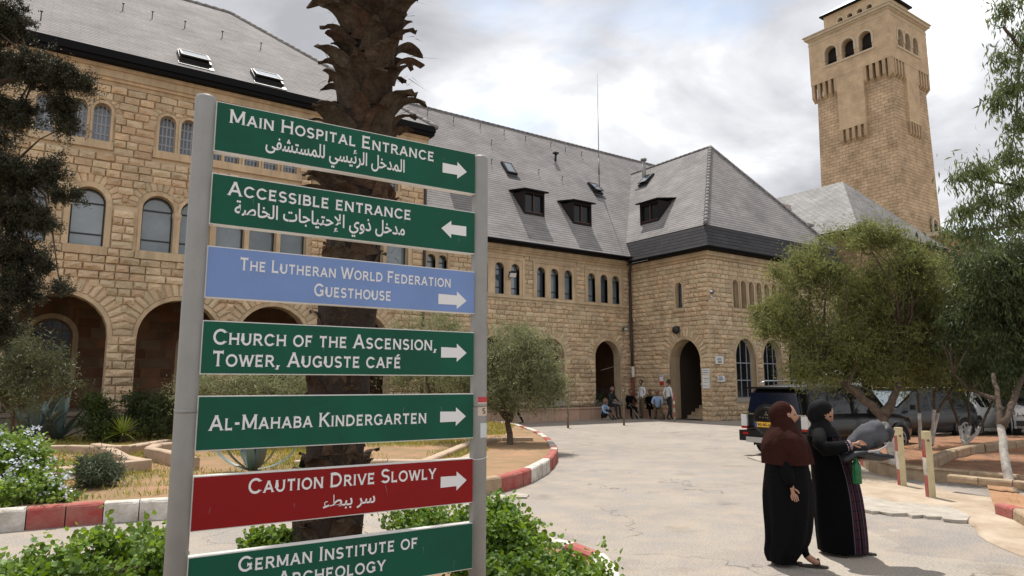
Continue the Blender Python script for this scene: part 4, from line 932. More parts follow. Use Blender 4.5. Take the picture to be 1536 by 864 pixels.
# local frame of the signboard: x along it, y away from the viewer, origin at the left post
def sx(s): return s-.36
M_sgreen = mat('sign_green_enamel', (.002, .088, .050), .42, spec=.22, col2=(.003, .066, .038), vscale=4, bump=.12, bscale=9)
M_sblue = mat('sign_blue_enamel', (.17, .265, .52), .42, spec=.3, var=.12, vscale=4)
M_sred = mat('sign_red_enamel', (.25, .003, .004), .4, spec=.22, var=.2, vscale=3)
M_sedge = mat('white_panel_edge', (.74, .73, .70), .45, var=.12, vscale=14)
M_letter = mat('white_lettering', (.70, .70, .70), .5)
def post(s, z1, lab=None):
    mb = MB(); mb.tube([(sx(s), 0, 0), (sx(s), 0, 1.62), (sx(s), 0, z1-.012), (sx(s), 0, z1)], [.040, .040, .040, .036], 20)
    o = mb.build('post', M_metal, SIGN)
    t = MB(); t.tube([(sx(s), 0, 1.64), (sx(s), 0, 1.655)], .0412, 20); t.build('collar', M_metal, o); return o
pL = post(.36, 2.885); pR = post(1.62, 2.865)
# copperplate-like capitals drawn as strokes in a box one unit high
def arc(cx_, cy_, rx, ry, a0, a1, n=10): return [(cx_+rx*math.cos(math.radians(a0+(a1-a0)*i/n)), cy_+ry*math.sin(math.radians(a0+(a1-a0)*i/n))) for i in range(n+1)]
GL = {
 'A': (1.0, [[(.08, 0), (.5, 1)], [(.5, 1), (.92, 0)], [(.24, .33), (.76, .33)]]),
 'B': (.86, [[(.14, 0), (.14, 1)], [(.14, .93)]+arc(.5, .73, .22, .2, 90, -90, 8)+[(.14, .53)], [(.14, .53)]+arc(.54, .30, .24, .23, 90, -90, 8)+[(.14, .07)]]),
 'C': (1.02, [arc(.55, .5, .44, .45, 42, 318, 16)]),
 'D': (1.02, [[(.14, 0), (.14, 1)], [(.14, .93), (.45, .93)]+arc(.45, .5, .45, .43, 90, -90, 12)+[(.14, .07)]]),
 'E': (.82, [[(.14, 0), (.14, 1)], [(.14, .93), (.72, .93)], [(.14, .51), (.62, .51)], [(.14, .07), (.74, .07)]]),
 'F': (.76, [[(.14, 0), (.14, 1)], [(.14, .93), (.70, .93)], [(.14, .50), (.60, .50)]]),
 'G': (1.08, [arc(.55, .5, .44, .45, 42, 320, 16), [(.90, .44), (.90, .08)], [(.66, .44), (.98, .44)]]),
 'H': (1.0, [[(.14, 0), (.14, 1)], [(.86, 0), (.86, 1)], [(.14, .51), (.86, .51)]]),
 'I': (.30, [[(.15, 0), (.15, 1)]]),
 'J': (.6, [[(.42, 1), (.42, .3)]+arc(.25, .25, .17, .2, 0, -150, 8)]),
 'K': (.92, [[(.14, 0), (.14, 1)], [(.80, 1), (.18, .46)], [(.36, .60), (.86, 0)]]),
 'L': (.74, [[(.14, 0), (.14, 1)], [(.14, .07), (.70, .07)]]),
 'M': (1.16, [[(.13, 0), (.13, 1)], [(.13, 1), (.58, .12)], [(.58, .12), (1.03, 1)], [(1.03, 1), (1.03, 0)]]),
 'N': (1.02, [[(.13, 0), (.13, 1)], [(.13, 1), (.88, 0)], [(.88, 0), (.88, 1)]]),
 'O': (1.06, [arc(.53, .5, .45, .45, 0, 360, 22)]),
 'P': (.80, [[(.14, 0), (.14, 1)], [(.14, .93)]+arc(.48, .69, .24, .24, 90, -90, 8)+[(.14, .45)]]),
 'R': (.90, [[(.14, 0), (.14, 1)], [(.14, .93)]+arc(.50, .71, .23, .22, 90, -90, 8)+[(.14, .49)], [(.45, .49), (.84, 0)]]),
 'S': (.80, [arc(.40, .72, .29, .23, 35, 270, 10)[:-1]+arc(.40, .27, .31, .22, 90, -145, 10)]),
 'T': (.86, [[(.43, 0), (.43, .93)], [(.06, .93), (.80, .93)]]),
 'U': (.96, [[(.13, 1), (.13, .40)]+arc(.48, .40, .35, .35, 180, 360, 10)+[(.83, 1)]]),
 'V': (.96, [[(.06, 1), (.48, 0)], [(.48, 0), (.90, 1)]]),
 'W': (1.36, [[(.05, 1), (.38, 0)], [(.38, 0), (.68, .95)], [(.68, .95), (.98, 0)], [(.98, 0), (1.31, 1)]]),
 'X': (.9, [[(.08, 1), (.82, 0)], [(.08, 0), (.82, 1)]]),
 'Y': (.90, [[(.06, 1), (.45, .45)], [(.84, 1), (.45, .45)], [(.45, .47), (.45, 0)]]),
 ',': (.34, [[(.18, .10), (.08, -.18)]]), '-': (.44, [[(.04, .42), (.38, .42)]]), "'": (.2, [[(.1, 1), (.1, .8)]]), '.': (.3, [[(.13, 0), (.13, .14)]])}
def stroke(mb, pts, wd, T, off, serif=True, closed=False):
    """flat band along a polyline, T maps glyph units to the panel; each stroke a hair prouder than the last"""
    n = len(pts); Lf = []; Rt = []
    for i, (x, y) in enumerate(pts):
        if closed and i in (0, n-1): a, b = pts[-2], pts[1]
        else: a, b = pts[max(i-1, 0)], pts[min(i+1, n-1)]
        dx, dy = b[0]-a[0], b[1]-a[1]; l = math.hypot(dx, dy) or 1; nx, ny = -dy/l*wd/2, dx/l*wd/2
        if 0 < i < n-1:
            a2, b2 = pts[i-1], pts[i+1]; v1 = ((x-a2[0]), (y-a2[1])); v2 = ((b2[0]-x), (b2[1]-y)); l1 = math.hypot(*v1) or 1; l2 = math.hypot(*v2) or 1
            cs = (v1[0]*v2[0]+v1[1]*v2[1])/(l1*l2); k = 1/max(.5, math.sqrt(max(.05, (1+cs)/2))); nx *= k; ny *= k
        Lf.append((x+nx, y+ny)); Rt.append((x-nx, y-ny))
    for i in range(n-1): mb.poly([T(*Rt[i], off), T(*Rt[i+1], off), T(*Lf[i+1], off), T(*Lf[i], off)])
    if serif and not closed:
        for e, f in ((0, 1), (n-1, n-2)):
            (x, y), (u, v) = pts[e], pts[f]; dx, dy = x-u, y-v; l = math.hypot(dx, dy) or 1; dx, dy = dx/l, dy/l; h = wd/2+.055
            px, py = -dy, dx; t = .05
            if abs(dx) < .9 and abs(dy) > .55: px, py, dx, dy = 1, 0, 0, (1 if dy > 0 else -1)   # level serifs on stems
            c = [(x+px*h, y+py*h), (x-px*h, y-py*h), (x-px*h-dx*t, y-py*h-dy*t), (x+px*h-dx*t, y+py*h-dy*t)]
            mb.poly([T(*q, off+.00012) for q in c])
def textline(mb, txt, x0, x1, yb0, yb1, cap, small=.78, wd=.165, front=-.0215):
    """small-capitals line fitted between x0 and x1 on baselines yb0..yb1; capitals are upper-case input, small ones lower-case"""
    adv = []; tot = 0
    for ch in txt:
        if ch == ' ': w_ = .42*1.0; s = 1
        else:
            up = ch.upper() if ch not in 'éÉ' else 'E'; s = 1 if (ch.isupper() or ch in ",-") else small; w_ = GL[up][0]*s+.13
        adv.append((w_, s)); tot += w_
    k = (x1-x0)/(tot*cap); x = 0; layer = 0
    for ch, (w_, s) in zip(txt, adv):
        if ch != ' ':
            up = ch.upper() if ch not in 'éÉ' else 'E'; strokes = list(GL[up][1])
            if ch in 'éÉ': strokes.append([(.34, 1.12), (.55, 1.3)])
            for st in strokes:
                closed = up == 'O'
                def T(gx, gy, off, x=x, s=s):
                    X = x0+(x+.065+gx*s)*cap*k; f = (X-x0)/(x1-x0); return (sx(X), front-off, yb0+(yb1-yb0)*f+gy*s*cap)
                stroke(mb, st, wd/ (s**.5), T, .0002*(layer % 5), up not in 'O-', closed); layer += 1
        x += w_
def arrow(mb, x0, x1, z, d, front=-.0215):
    h = .024; L_ = x1-x0; hl = .052
    P = [(0, h), (L_-hl, h*.94), (L_-hl, h*1.75), (L_, 0), (L_-hl, -h*1.75), (L_-hl, -h*.94), (0, -h)]
    if d < 0: P = [(L_-x, y) for x, y in P][::-1]
    mb.poly([(sx(x0+x), front-.0004, z+y) for x, y in P][::-1])
ARF = {'ا': (0xFE8D, 2), 'إ': (0xFE87, 2), 'ب': (0xFE8F, 4), 'ة': (0xFE93, 2), 'ت': (0xFE95, 4), 'ج': (0xFE9D, 4), 'ح': (0xFEA1, 4), 'خ': (0xFEA5, 4), 'د': (0xFEA9, 2), 'ذ': (0xFEAB, 2), 'ر': (0xFEAD, 2), 'س': (0xFEB1, 4), 'ش': (0xFEB5, 4), 'ص': (0xFEB9, 4), 'ط': (0xFEC1, 4), 'ف': (0xFED1, 4), 'ل': (0xFEDD, 4), 'م': (0xFEE1, 4), 'و': (0xFEED, 2), 'ي': (0xFEF1, 4), 'ى': (0xFEEF, 2), 'ئ': (0xFE89, 4), 'ء': (0xFE80, 1)}
def arshape(s):
    out_ = []; n = len(s); i = 0; prev = False
    while i < n:
        c = s[i]
        if c == ' ': out_.append(' '); prev = False; i += 1; continue
        if c == 'ل' and i+1 < n and s[i+1] in 'اإ':
            out_.append(chr({'ا': 0xFEFB, 'إ': 0xFEF9}[s[i+1]]+(1 if prev else 0))); prev = False; i += 2; continue
        b, k = ARF[c]; nxt = i+1 < n and s[i+1] != ' ' and ARF[s[i+1]][1] > 1 and k == 4
        f = 0 if k == 1 else 3 if prev and nxt else 2 if nxt else 1 if prev else 0
        out_.append(chr(b+f)); prev = nxt; i += 1
    return ''.join(reversed(out_))
def fonttext(txt, x0, x1, yb, h, parent, name, m, offset=0.0, front=-.0215, base0=None, T=None):
    """text object turned into a thin mesh fitted between x0..x1; islands separated by a hair so joined glyphs never overlap in one plane"""
    c = bpy.data.curves.new('lettering', 'FONT'); c.body = txt; c.size = 1; c.offset = offset; c.resolution_u = 3
    o = bpy.data.objects.new('lettering', c); COL.objects.link(o); dg = bpy.context.evaluated_depsgraph_get(); dg.update()
    me = bpy.data.meshes.new_from_object(o.evaluated_get(dg)); bpy.data.objects.remove(o)
    bm = bmesh.new(); bm.from_mesh(me); xs = [v.co.x for v in bm.verts]; a, b = min(xs), max(xs); ys = [v.co.y for v in bm.verts]; lo, hi = min(ys), max(ys)
    seen = set(); lay = 0
    for v in bm.verts:
        if v in seen: continue
        st = [v]; seen.add(v); isl = []
        while st:
            q = st.pop(); isl.append(q)
            for e_ in q.link_edges:
                w_ = e_.other_vert(q)
                if w_ not in seen: seen.add(w_); st.append(w_)
        lay += 1
        for q in isl: q.co.z = .00018*(lay % 7)
    for v in bm.verts:
        X = x0+(v.co.x-a)/(b-a)*(x1-x0); Z = yb+v.co.y*h
        v.co = T(X, Z, v.co.z) if T else Vector((sx(X), front-v.co.z, Z))
    bm.to_mesh(me); bm.free(); me.materials.clear(); me.materials.append(m); me.name = name
    return link(name, me, parent)
PAN = [
 (2.8705, 2.6635, M_sgreen, [('Main Hospital Entrance', .445, 1.362, 2.790, 2.790, .056)], [('المدخل الرئيسي للمستشفى', .592, 1.210, 2.711, .082)], (1.404, 1.535, 2.768, 1)),
 (2.5735, 2.367, M_sgreen, [('Accessible entrance', .455, 1.25, 2.492, 2.492, .056)], [('مدخل ذوي الإحتياجات الخاصة', .487, 1.218, 2.416, .080)], (1.402, 1.535, 2.473, -1)),
 (2.281, 2.0775, M_sblue, [('The Lutheran World Federation', .515, 1.458, 2.195, 2.195, .050), ('Guesthouse', .813, 1.162, 2.112, 2.113, .052)], [], (1.392, 1.54, 2.137, 1)),
 (1.990, 1.784, M_sgreen, [('Church of the Ascension,', .432, 1.392, 1.899, 1.899, .058), ('Tower, Auguste café', .434, 1.216, 1.815, 1.817, .058)], [], (1.41, 1.543, 1.891, 1)),
 (1.703, 1.498, M_sgreen, [('Al-Mahaba Kindergarten', .438, 1.345, 1.573, 1.574, .056)], [], (1.41, 1.542, 1.599, 1)),
 (1.4075, 1.208, M_sred, [('Caution Drive Slowly', .59, 1.396, 1.329, 1.329, .056)], [('سر ببطء', .887, 1.11, 1.252, .066)], (1.417, 1.549, 1.311, 1)),
 (1.120, .918, M_sgreen, [('German Institute of', .568, 1.313, 1.045, 1.043, .054), ('Archeology', .716, 1.166, .972, .970, .054)], [], None)]
for zt, zb, m, lines, ars, ar in PAN:
    a, b = .396, 1.586; F_ = -.021
    mb = MB(); y0, y1 = F_, .019; xa, xb = sx(a), sx(b)
    # rounded tray: front face plus white rolled edge
    e = .004; mb.box(((xa+xb)/2, (y0+y1)/2+.002, (zt+zb)/2), (xb-xa, y1-y0-.004, zt-zb), 1)
    pn = mb.build('panel', [m, M_sedge], SIGN)
    t = MB(); t.poly([(xa+e, F_+.0012, zb+.004), (xb-e, F_+.0012, zb+.004), (xb-e, F_+.0012, zt-.004), (xa+e, F_+.0012, zt-.004)]); t.build('panel_face', m, pn)
    t = MB()
    for L_ in lines: textline(t, *L_[:6], front=-.0205)
    t.build('lettering', M_letter, pn)
    for s_, x0, x1, yb, h in ars: fonttext(arshape(s_), x0, x1, yb, h, pn, 'lettering', M_letter, .014, front=-.0205)
    if ar: t = MB(); arrow(t, *ar, front=-.0205); t.build('arrow', M_letter, pn)
    t = MB()
    for xx in (xa-.004, xb+.004): t.box((xx, .0, zt-.03), (.012, .02, .025)); t.box((xx, .0, zb+.03), (.012, .02, .025))
    t.build('bracket', M_metal, pn)
M_scr = mat('pale_scratch', (.42, .48, .55), .6)
for k, pn in enumerate([o for o in COL.objects if o.name.split('.')[0] == 'panel' and o.parent is SIGN]):
    zt, zb = PAN[k][0], PAN[k][1]; t = MB()
    for j in range(3 if k != 2 else 7):
        x = R.uniform(.45, 1.5); z = R.uniform(zb+.03, zt-.05); a = R.uniform(-1.9, -1.2); l = R.uniform(.012, .05); dx, dz = math.cos(a)*l, math.sin(a)*l
        if z+dz < zb+.01: dz = zb+.01-z
        t.poly([(sx(x), -.0206, z), (sx(x)+.0007, -.0206, z), (sx(x)+dx, -.0206, z+dz)])
    t.build('scratches', M_scr, pn)
# stickers on the right post, facing the viewer's right
def sticker(ang0, ang1, z0, z1, m, name='sticker', r=.0406, n=6, skew=0):
    mb = MB()
    for i in range(n):
        a, b = ang0+(ang1-ang0)*i/n, ang0+(ang1-ang0)*(i+1)/n
        mb.poly([(sx(1.62)+r*math.cos(a), r*math.sin(a), z0), (sx(1.62)+r*math.cos(b), r*math.sin(b), z0), (sx(1.62)+r*math.cos(b), r*math.sin(b), z1), (sx(1.62)+r*math.cos(a), r*math.sin(a), z1)])
    return mb.build(name, m, pR)
d2 = math.radians
sticker(d2(-122), d2(-20), 1.60, 1.662, mat('cream_sticker', (.55, .45, .35), .5)); sticker(d2(-122), d2(-20), 1.662, 1.687, mat('red_sticker', (.45, .03, .04), .5), r=.0408)
sticker(d2(-105), d2(-20), 1.50, 1.566, mat('pale_sticker', (.55, .57, .58), .5))
t = MB()
def TS(gx, gy, off): a = d2(-93)+gx*.62; return (sx(1.62)+(.0412+off)*math.cos(a), (.0412+off)*math.sin(a), 1.610+gy*.024)
for st in GL['S'][1]: stroke(t, st, .2, TS, 0, False)
t.build('lettering', M_black, pR)
t = MB(); t.tube([(sx(1.62)+.043*math.cos(a), .043*math.sin(a), 1.405-.004*math.sin(a*2)) for a in np.linspace(0, 2*PI, 21)], .0016, 5, cap=False); t.build('wire', M_white, pR)

# ------------------------------------------------------------------ foliage tools
def leafmesh(name, C, L_, W_, m, parent, up=.3, out=None, droop=0.0, six=False, jit=.35):
    C = np.asarray(C, dtype=np.float64); n = len(C)
    d = NR.normal(size=(n, 3)); d[:, 2] -= droop*2
    if out is not None: d += out*1.0
    d /= np.linalg.norm(d, axis=1)[:, None]+1e-9
    r = NR.normal(size=(n, 3)); r[:, 2] += up*3; nr = r-(r*d).sum(1)[:, None]*d; nr /= np.linalg.norm(nr, axis=1)[:, None]+1e-9
    sd = np.cross(d, nr); s = (1+jit*NR.uniform(-1, 1, n))[:, None]
    L2 = L_*s; W2 = W_*s
    if six:
        pr = [(0, 0, 0), (.22, .42, .06), (.62, .5, .10), (1, 0, -.05), (.62, -.5, .10), (.22, -.42, .06)]
    else: pr = [(0, 0, 0), (.45, .5, .08), (1, 0, -.04), (.45, -.5, .08)]
    V = np.stack([C+d*L2*a+sd*W2*b+nr*L2*c for a, b, c in pr], 1).reshape(-1, 3)
    k = len(pr); F = np.arange(n*k).reshape(n, k)
    return npmesh(name, V, F, m, parent)
def clumps(blobs, rc=.16, m=60, shell=.55):
    """leaf positions: clumps scattered in ellipsoids -> points, clump centres"""
    P = []; CC = []; O = []
    for c, r, k in blobs:
        k = int(k*1.25)
        c = np.array(c); r = np.array(r) if hasattr(r, '__len__') else np.array((r, r, r))
        u = NR.normal(size=(k, 3)); u /= np.linalg.norm(u, axis=1)[:, None]; rad = (shell+(1.12-shell)*NR.uniform(0, 1, k)**.8)[:, None]*(1-.2*NR.uniform(0, 1, k)[:, None])
        ce = c+u*rad*r; CC.append(ce)
        dd = u+NR.normal(size=(k, 3))*.7+np.array((0, 0, -.25)); dd /= np.linalg.norm(dd, axis=1)[:, None]; sz = (.45+1.1*NR.uniform(0, 1, (k, 1))).repeat(m, 0)
        q = np.repeat(ce, m, 0)+np.repeat(dd, m, 0)*NR.uniform(-1, 1, (k*m, 1))*rc*2.1*sz+NR.normal(size=(k*m, 3))*rc*.42*sz; q = q[NR.uniform(0, 1, len(q)) < .85]; P.append(q)
        o = q-c; O.append(o/(np.linalg.norm(o, axis=1)[:, None]+1e-6))
    return np.concatenate(P), np.concatenate(CC), np.concatenate(O)
def limbs(name, base, CC, root, m, r0=.05, k=22, sag=.12, r1=.006):
    mb = MB(); base = [Vector(b) for b in base]; idx = NR.choice(len(CC), min(k, len(CC)), replace=False)
    for i in idx:
        e = Vector(CC[i]); b = min(base, key=lambda q: (q-e).length); L_ = (e-b).length
        m1 = b.lerp(e, .35)+Vector((R.uniform(-1, 1), R.uniform(-1, 1), R.uniform(-.2, 1)))*sag*L_; m2 = b.lerp(e, .7)+Vector((R.uniform(-1, 1), R.uniform(-1, 1), R.uniform(-.2, 1)))*sag*L_
        mb.tube([b, m1, m2, e], [r0*R.uniform(.5, 1), r0*.55, r0*.3, r1], 6)
    o = mb.build(name, m, root); return o
def plant(name, label, cat, base, blobs, lm, L_, W_, rc=.14, m=60, trunk=None, tr=.06, bark=None, limbk=20, group=None, up=.3, droop=0, six=False, r0=.03, shell=.55, outw=0, lime=None):
    base = Vector(base); root = thing(name, label, cat, base, 0, group); IM = Matrix.Translation(-base)
    P, CC, O = clumps(blobs, rc, m, shell)
    P[:, 2] = np.maximum(P[:, 2], base.z+.02)
    o = leafmesh('foliage', P, L_, W_, lm, root, up, O*outw if outw else None, droop, six); o.matrix_parent_inverse = IM
    bark = bark or M_bark; starts = [base]
    if trunk:
        for tk in trunk:
            pts = [Vector(p) for p in tk[0]]
            if (pts[0]-base).length < .5: pts = [pts[0]-(pts[1]-pts[0]).normalized()*.3]+pts
            n = len(pts); rr = [tk[1]*(1-.55*i/(n-1)) for i in range(n)]; rr[0] *= 1.3
            sm = []; rs = []
            for i in range(n-1):
                for j in range(4): t_ = j/4; sm.append(pts[i].lerp(pts[i+1], t_)+Vector((gnoise(i*3+j, tk[1]*90), gnoise(j*2.1, i*5+tk[1]*40), 0))*tk[1]*.5); rs.append(rr[i]*(1-t_)+rr[i+1]*t_)
            sm.append(pts[-1]); rs.append(rr[-1]); t = MB(); t.tube(sm, rs, 10); o = t.build('trunk', bark, root); o.matrix_parent_inverse = IM
            if lime and sm[0].z < lime*.6:
                cut = [i for i, p in enumerate(sm) if p.z < lime]; t = MB(); e = min(max(cut)+1, len(sm)-1); t.tube(sm[:e+1], [r*1.04+.004 for r in rs[:e+1]], 10); o = t.build('whitewash', M_lime, root); o.matrix_parent_inverse = IM
            starts += pts[1:]
    o = limbs('branches', starts[1:] or starts, CC, root, bark, r0, limbk); o.matrix_parent_inverse = IM
    return root
def blob(px, py, dist, rp, k, rd=None):
    """ellipsoid of foliage: centre pixel, distance, radius in pixels (x, z)"""
    rx, rz = rp if hasattr(rp, '__len__') else (rp, rp); s = dist/FPX; return (DEP(px, py, dist), (rx*s, (rd or rx*s), rz*s), k)
ML = lambda n, c, c2, tr=.25, rough=.5, isl=.35: mat(n, c, rough, spec=.35, col2=c2, vscale=1.8, island=isl, trans=tr)
L_olive = ML('olive_leaf', (.31, .32, .18), (.17, .19, .085), .4)
L_bright = ML('bright_shrub_leaf', (.20, .31, .05), (.10, .18, .03), .45)
L_bush = ML('lantana_leaf', (.26, .38, .08), (.14, .22, .045), .4)
L_dark = ML('dark_cypress_leaf', (.050, .050, .022), (.018, .019, .010), .15, isl=.4)
L_pepper = ML('pepper_tree_leaf', (.27, .285, .10), (.15, .165, .055), .5)
L_deep = ML('deep_green_leaf', (.085, .11, .035), (.035, .05, .017), .3)
L_euc = ML('eucalyptus_leaf', (.17, .22, .08), (.10, .13, .05), .4)
L_conif = ML('conifer_shrub_leaf', (.08, .11, .02), (.02, .04, .012), .2)
L_grey = ML('grey_green_leaf', (.16, .20, .13), (.08, .11, .06), .2)
L_olived = ML('dark_olive_leaf', (.15, .165, .08), (.07, .08, .035), .3)  # darker olive green than the olive trees' leaves
L_grass = ML('dry_grass_blade', (.48, .37, .09), (.20, .27, .05), .4, isl=.45)
# ------------------------------------------------------------------ palm behind the signboard
pb = DEP(513, 560, 4.65); pt_ = DEP(566, -40, 4.85); ax = (pt_-pb).normalized(); p0 = pb-ax*(pb.z/ax.z)
PALM = thing('palm_tree', 'thick date palm trunk covered in old brown leaf bases behind the signboard', 'palm tree', p0); IM = Matrix.Translation(-p0)
def pax(z): return p0+ax*(z/ax.z)
t = MB(); zs = np.linspace(0, 9, 60); t.tube([pax(z) for z in zs], [(.21 if z < 1.2 else .19 if z < 4 else .17)*(1+.05*math.sin(z*9)) for z in zs], 16); o = t.build('trunk', M_palmc, PALM); o.matrix_parent_inverse = IM
BOOT = []
for k in range(7):
    n = 7; mb = MB(); V = []; curl = R.uniform(.3, .95); ln = R.uniform(.9, 1.15); tw = R.uniform(-.25, .25)
    for i in range(n+1):
        t_ = i/n; wd = (.62*(1-t_)**.8+.20)*(1 if i < n else R.uniform(.5, 1)); th = .11*(1-.5*t_)
        # y outward, z up: leaves the trunk upward then bends outward and down
        z = ln*(t_*.95-.55*curl*t_**2.6); y = ln*(.12*t_+.62*curl*t_**2.0); x = tw*t_*t_
        nx = Vector((0, 1.1*curl*t_, 1)).normalized()
        for xx, yy in ((-wd, 0), (-wd*.45, th), (wd*.45, th), (wd, 0), (0, -th*.6)): V.append((x+xx*.5+R.uniform(-.012, .012), y+yy, z+(R.uniform(-.06, .06) if i == n else 0)))
    F = [(i*5+j, i*5+(j+1) % 5, (i+1)*5+(j+1) % 5, (i+1)*5+j) for i in range(n) for j in range(5)]+[(n*5, n*5+1, n*5+2, n*5+3, n*5+4)]
    me = bpy.data.meshes.new('leaf_base'); me.from_pydata(V, [], F); me.materials.append(M_palm); me.update(); BOOT.append(me)
i = 0; z = .15
while z < 6.2:
    ang = i*2.39996+R.uniform(-.25, .25); zz = z; dense = z < 2.75
    rad = (.20 if z < 1.2 else .165 if z < 4 else .155); c = pax(zz); s = (R.uniform(.20, .27) if dense else R.uniform(.22, .36))
    o = link('leaf_base', BOOT[R.randrange(7)], PALM); o.matrix_parent_inverse = IM
    s *= R.uniform(.85, 1.2); lean = R.uniform(-.25, -.05) if dense else R.uniform(-.1, .5)
    o.matrix_basis = Matrix.Translation(c+Vector((math.cos(ang), math.sin(ang), 0))*rad) @ Matrix.Rotation(ang-PI/2, 4, 'Z') @ Matrix.Rotation(R.uniform(-.35, .35), 4, 'Y') @ Matrix.Rotation(-lean, 4, 'X') @ Matrix.Diagonal((s*(1.05 if dense else .9), s*(.55 if dense else 1.0), s*(.95 if dense else 1.15), 1))
    i += 1; z += .0185 if z < 5 else .05
t = MB()
for k in range(900):
    z = R.uniform(.2, 6); a = R.uniform(0, 2*PI); c = pax(z); r_0 = R.uniform(.2, .36); q = c+Vector((math.cos(a), math.sin(a), 0))*r_0; d = Vector((R.gauss(0, .1), R.gauss(0, .1), R.uniform(-.12, .04))); e_ = q+d; w_ = Vector((-math.sin(a), math.cos(a), 0))*.004
    t.mesh([q-w_, q+w_, e_], [(0, 1, 2)])
o = t.build('fibres', M_palm, PALM); o.matrix_parent_inverse = IM; o['kind'] = 'stuff'
L_frond = ML('palm_frond', (.10, .15, .05), (.05, .08, .02), .2)
for k in range(16):
    a = k*2.4; e0 = .9-.09*(k % 7); base = pax(9); mb = MB(); pts = []
    for j in range(13):
        t_ = j/12; pts.append(base+Vector((math.cos(a), math.sin(a), 0))*(2.6*t_)+Vector((0, 0, 2.2*e0*t_-2.3*t_*t_+.1)))
    mb.tube(pts, [.03*(1-.8*j/12) for j in range(13)], 5)
    for j in range(1, 13):
        for sgn in (-1, 1):
            for h_ in (0, .5):
                p = pts[j].lerp(pts[j-1], h_); d = (pts[j]-pts[j-1]).normalized(); sd = d.cross(Vector((0, 0, 1))).normalized()*sgn; q = p+(sd*.9+d*.6-Vector((0, 0, .25)))*(.55*(1-.5*j/12))
                mb.mesh([p, p+d*.035, q, p+Vector((0, 0, .012))], [(0, 1, 2), (0, 2, 3)])
    o = mb.build('frond', L_frond, PALM); o.matrix_parent_inverse = IM

# ------------------------------------------------------------------ shrubs in the foreground bed
def B(px, py, d, r, k): return blob(px, py, d, r, k)
kw = dict(L_=.036, W_=.030, rc=.058, m=44, six=True, limbk=30, r0=.008, up=.35, shell=.5)
plant('leafy_shrub', 'bright green round leaved shrub at the left foot of the signboard', 'shrub', G(150, 930)+Vector((0, 0, .1)),
      [B(110, 868, 4.1, (80, 36), 50), B(190, 858, 4.3, (48, 38), 40), B(40, 870, 4.2, (50, 30), 24), B(235, 880, 3.9, (30, 50), 24), B(150, 818, 4.3, (28, 18), 9), B(222, 812, 4.2, (14, 14), 5)], L_bright, trunk=[([G(150, 930), DEP(150, 870, 4.1)], .012)], **kw)
plant('leafy_shrub', 'bright green shrub spilling over the kerb right of the signboard post', 'shrub', G(760, 940)+Vector((0, 0, .1)),
      [B(730, 800, 5.0, (60, 36), 55), B(778, 812, 5.0, (38, 32), 34), B(660, 800, 5.2, (65, 30), 50), B(620, 782, 5.4, (30, 20), 18), B(770, 868, 4.5, (60, 26), 40), B(705, 850, 4.7, (45, 40), 30), B(850, 868, 4.6, (50, 24), 34), B(895, 868, 4.7, (20, 18), 12), B(800, 850, 4.8, (34, 22), 20), B(745, 775, 5.1, (18, 14), 6), B(722, 766, 5.1, (14, 10), 4)], L_bright, trunk=[([G(750, 930), DEP(740, 850, 4.8)], .012)], **kw)
plant('leafy_sprig', 'small bright green shoots rising behind the red and lowest sign panels', 'shrub', G(400, 960)+Vector((0, 0, .1)),
      [B(392, 812, 4.6, (20, 12), 9), B(430, 806, 4.6, (14, 10), 6), B(400, 850, 4.5, (50, 30), 20)], L_bright, trunk=[([G(400, 960), DEP(400, 850, 4.5)], .01)], **kw)

# ------------------------------------------------------------------ left side planting
r_ = plant('flowering_shrub', 'dense green shrub with pale blue white flower clusters behind the painted kerb', 'shrub', G(30, 745, .25),
      [B(22, 695, 9.6, (44, 38), 90), B(-30, 690, 9.4, (50, 44), 60), B(60, 738, 9.2, (30, 18), 34), B(5, 745, 9.0, (54, 20), 50), B(95, 757, 9.3, (14, 6), 8)], L_bush, .06, .036, rc=.10, m=46, limbk=24, r0=.012, up=.3, six=True, trunk=[([G(30, 745, .25), DEP(30, 700, 9.6)], .03)])
FL = mat('plumbago_flower', (.66, .70, .82), .6, var=.15, vscale=9, trans=.2)
fp = []
for k in range(48):
    px, py = R.uniform(-10, 118), R.uniform(640, 745)
    if px > 60 and py < 660+(px-60)*.9: continue
    c = DEP(px, py, R.uniform(8.75, 9.1) if py > 680 else R.uniform(9.0, 9.5))
    for j in range(R.randrange(7, 16)): fp.append(c+Vector((R.gauss(0, .035), R.gauss(0, .035), R.gauss(0, .02))))
o = leafmesh('flowers', np.array([tuple(p) for p in fp]), .03, .03, FL, r_, up=1, six=True); o.matrix_parent_inverse = Matrix.Translation(-r_.location)
plant('olive_shrub', 'greyish olive shrub hanging over the large agave', 'shrub', G(20, 700, .25),
      [B(25, 525, 12.5, (45, 24), 40), B(5, 565, 12.3, (50, 36), 70), B(65, 545, 12.4, (34, 18), 28), B(30, 598, 12.2, (40, 18), 26), B(95, 575, 12.4, (14, 8), 8)], L_olived, .075, .017, rc=.16, m=52, limbk=34, r0=.02, droop=.1, trunk=[([G(20, 700, .25), DEP(20, 600, 12.4), DEP(40, 550, 12.4)], .05)])
plant('conifer_shrub', 'small dark conifer with yellow green tips in front of the arcade pier', 'shrub', G(148, 660, .25),
      [B(147, 605, 18.5, (16, 14), 26), B(150, 630, 18.5, (26, 22), 60), B(160, 650, 18.3, (20, 14), 30), B(135, 602, 18.5, (8, 6), 6)], L_conif, .09, .03, rc=.10, m=44, limbk=16, r0=.02, trunk=[([G(150, 660, .25), DEP(150, 620, 18.5)], .04)])
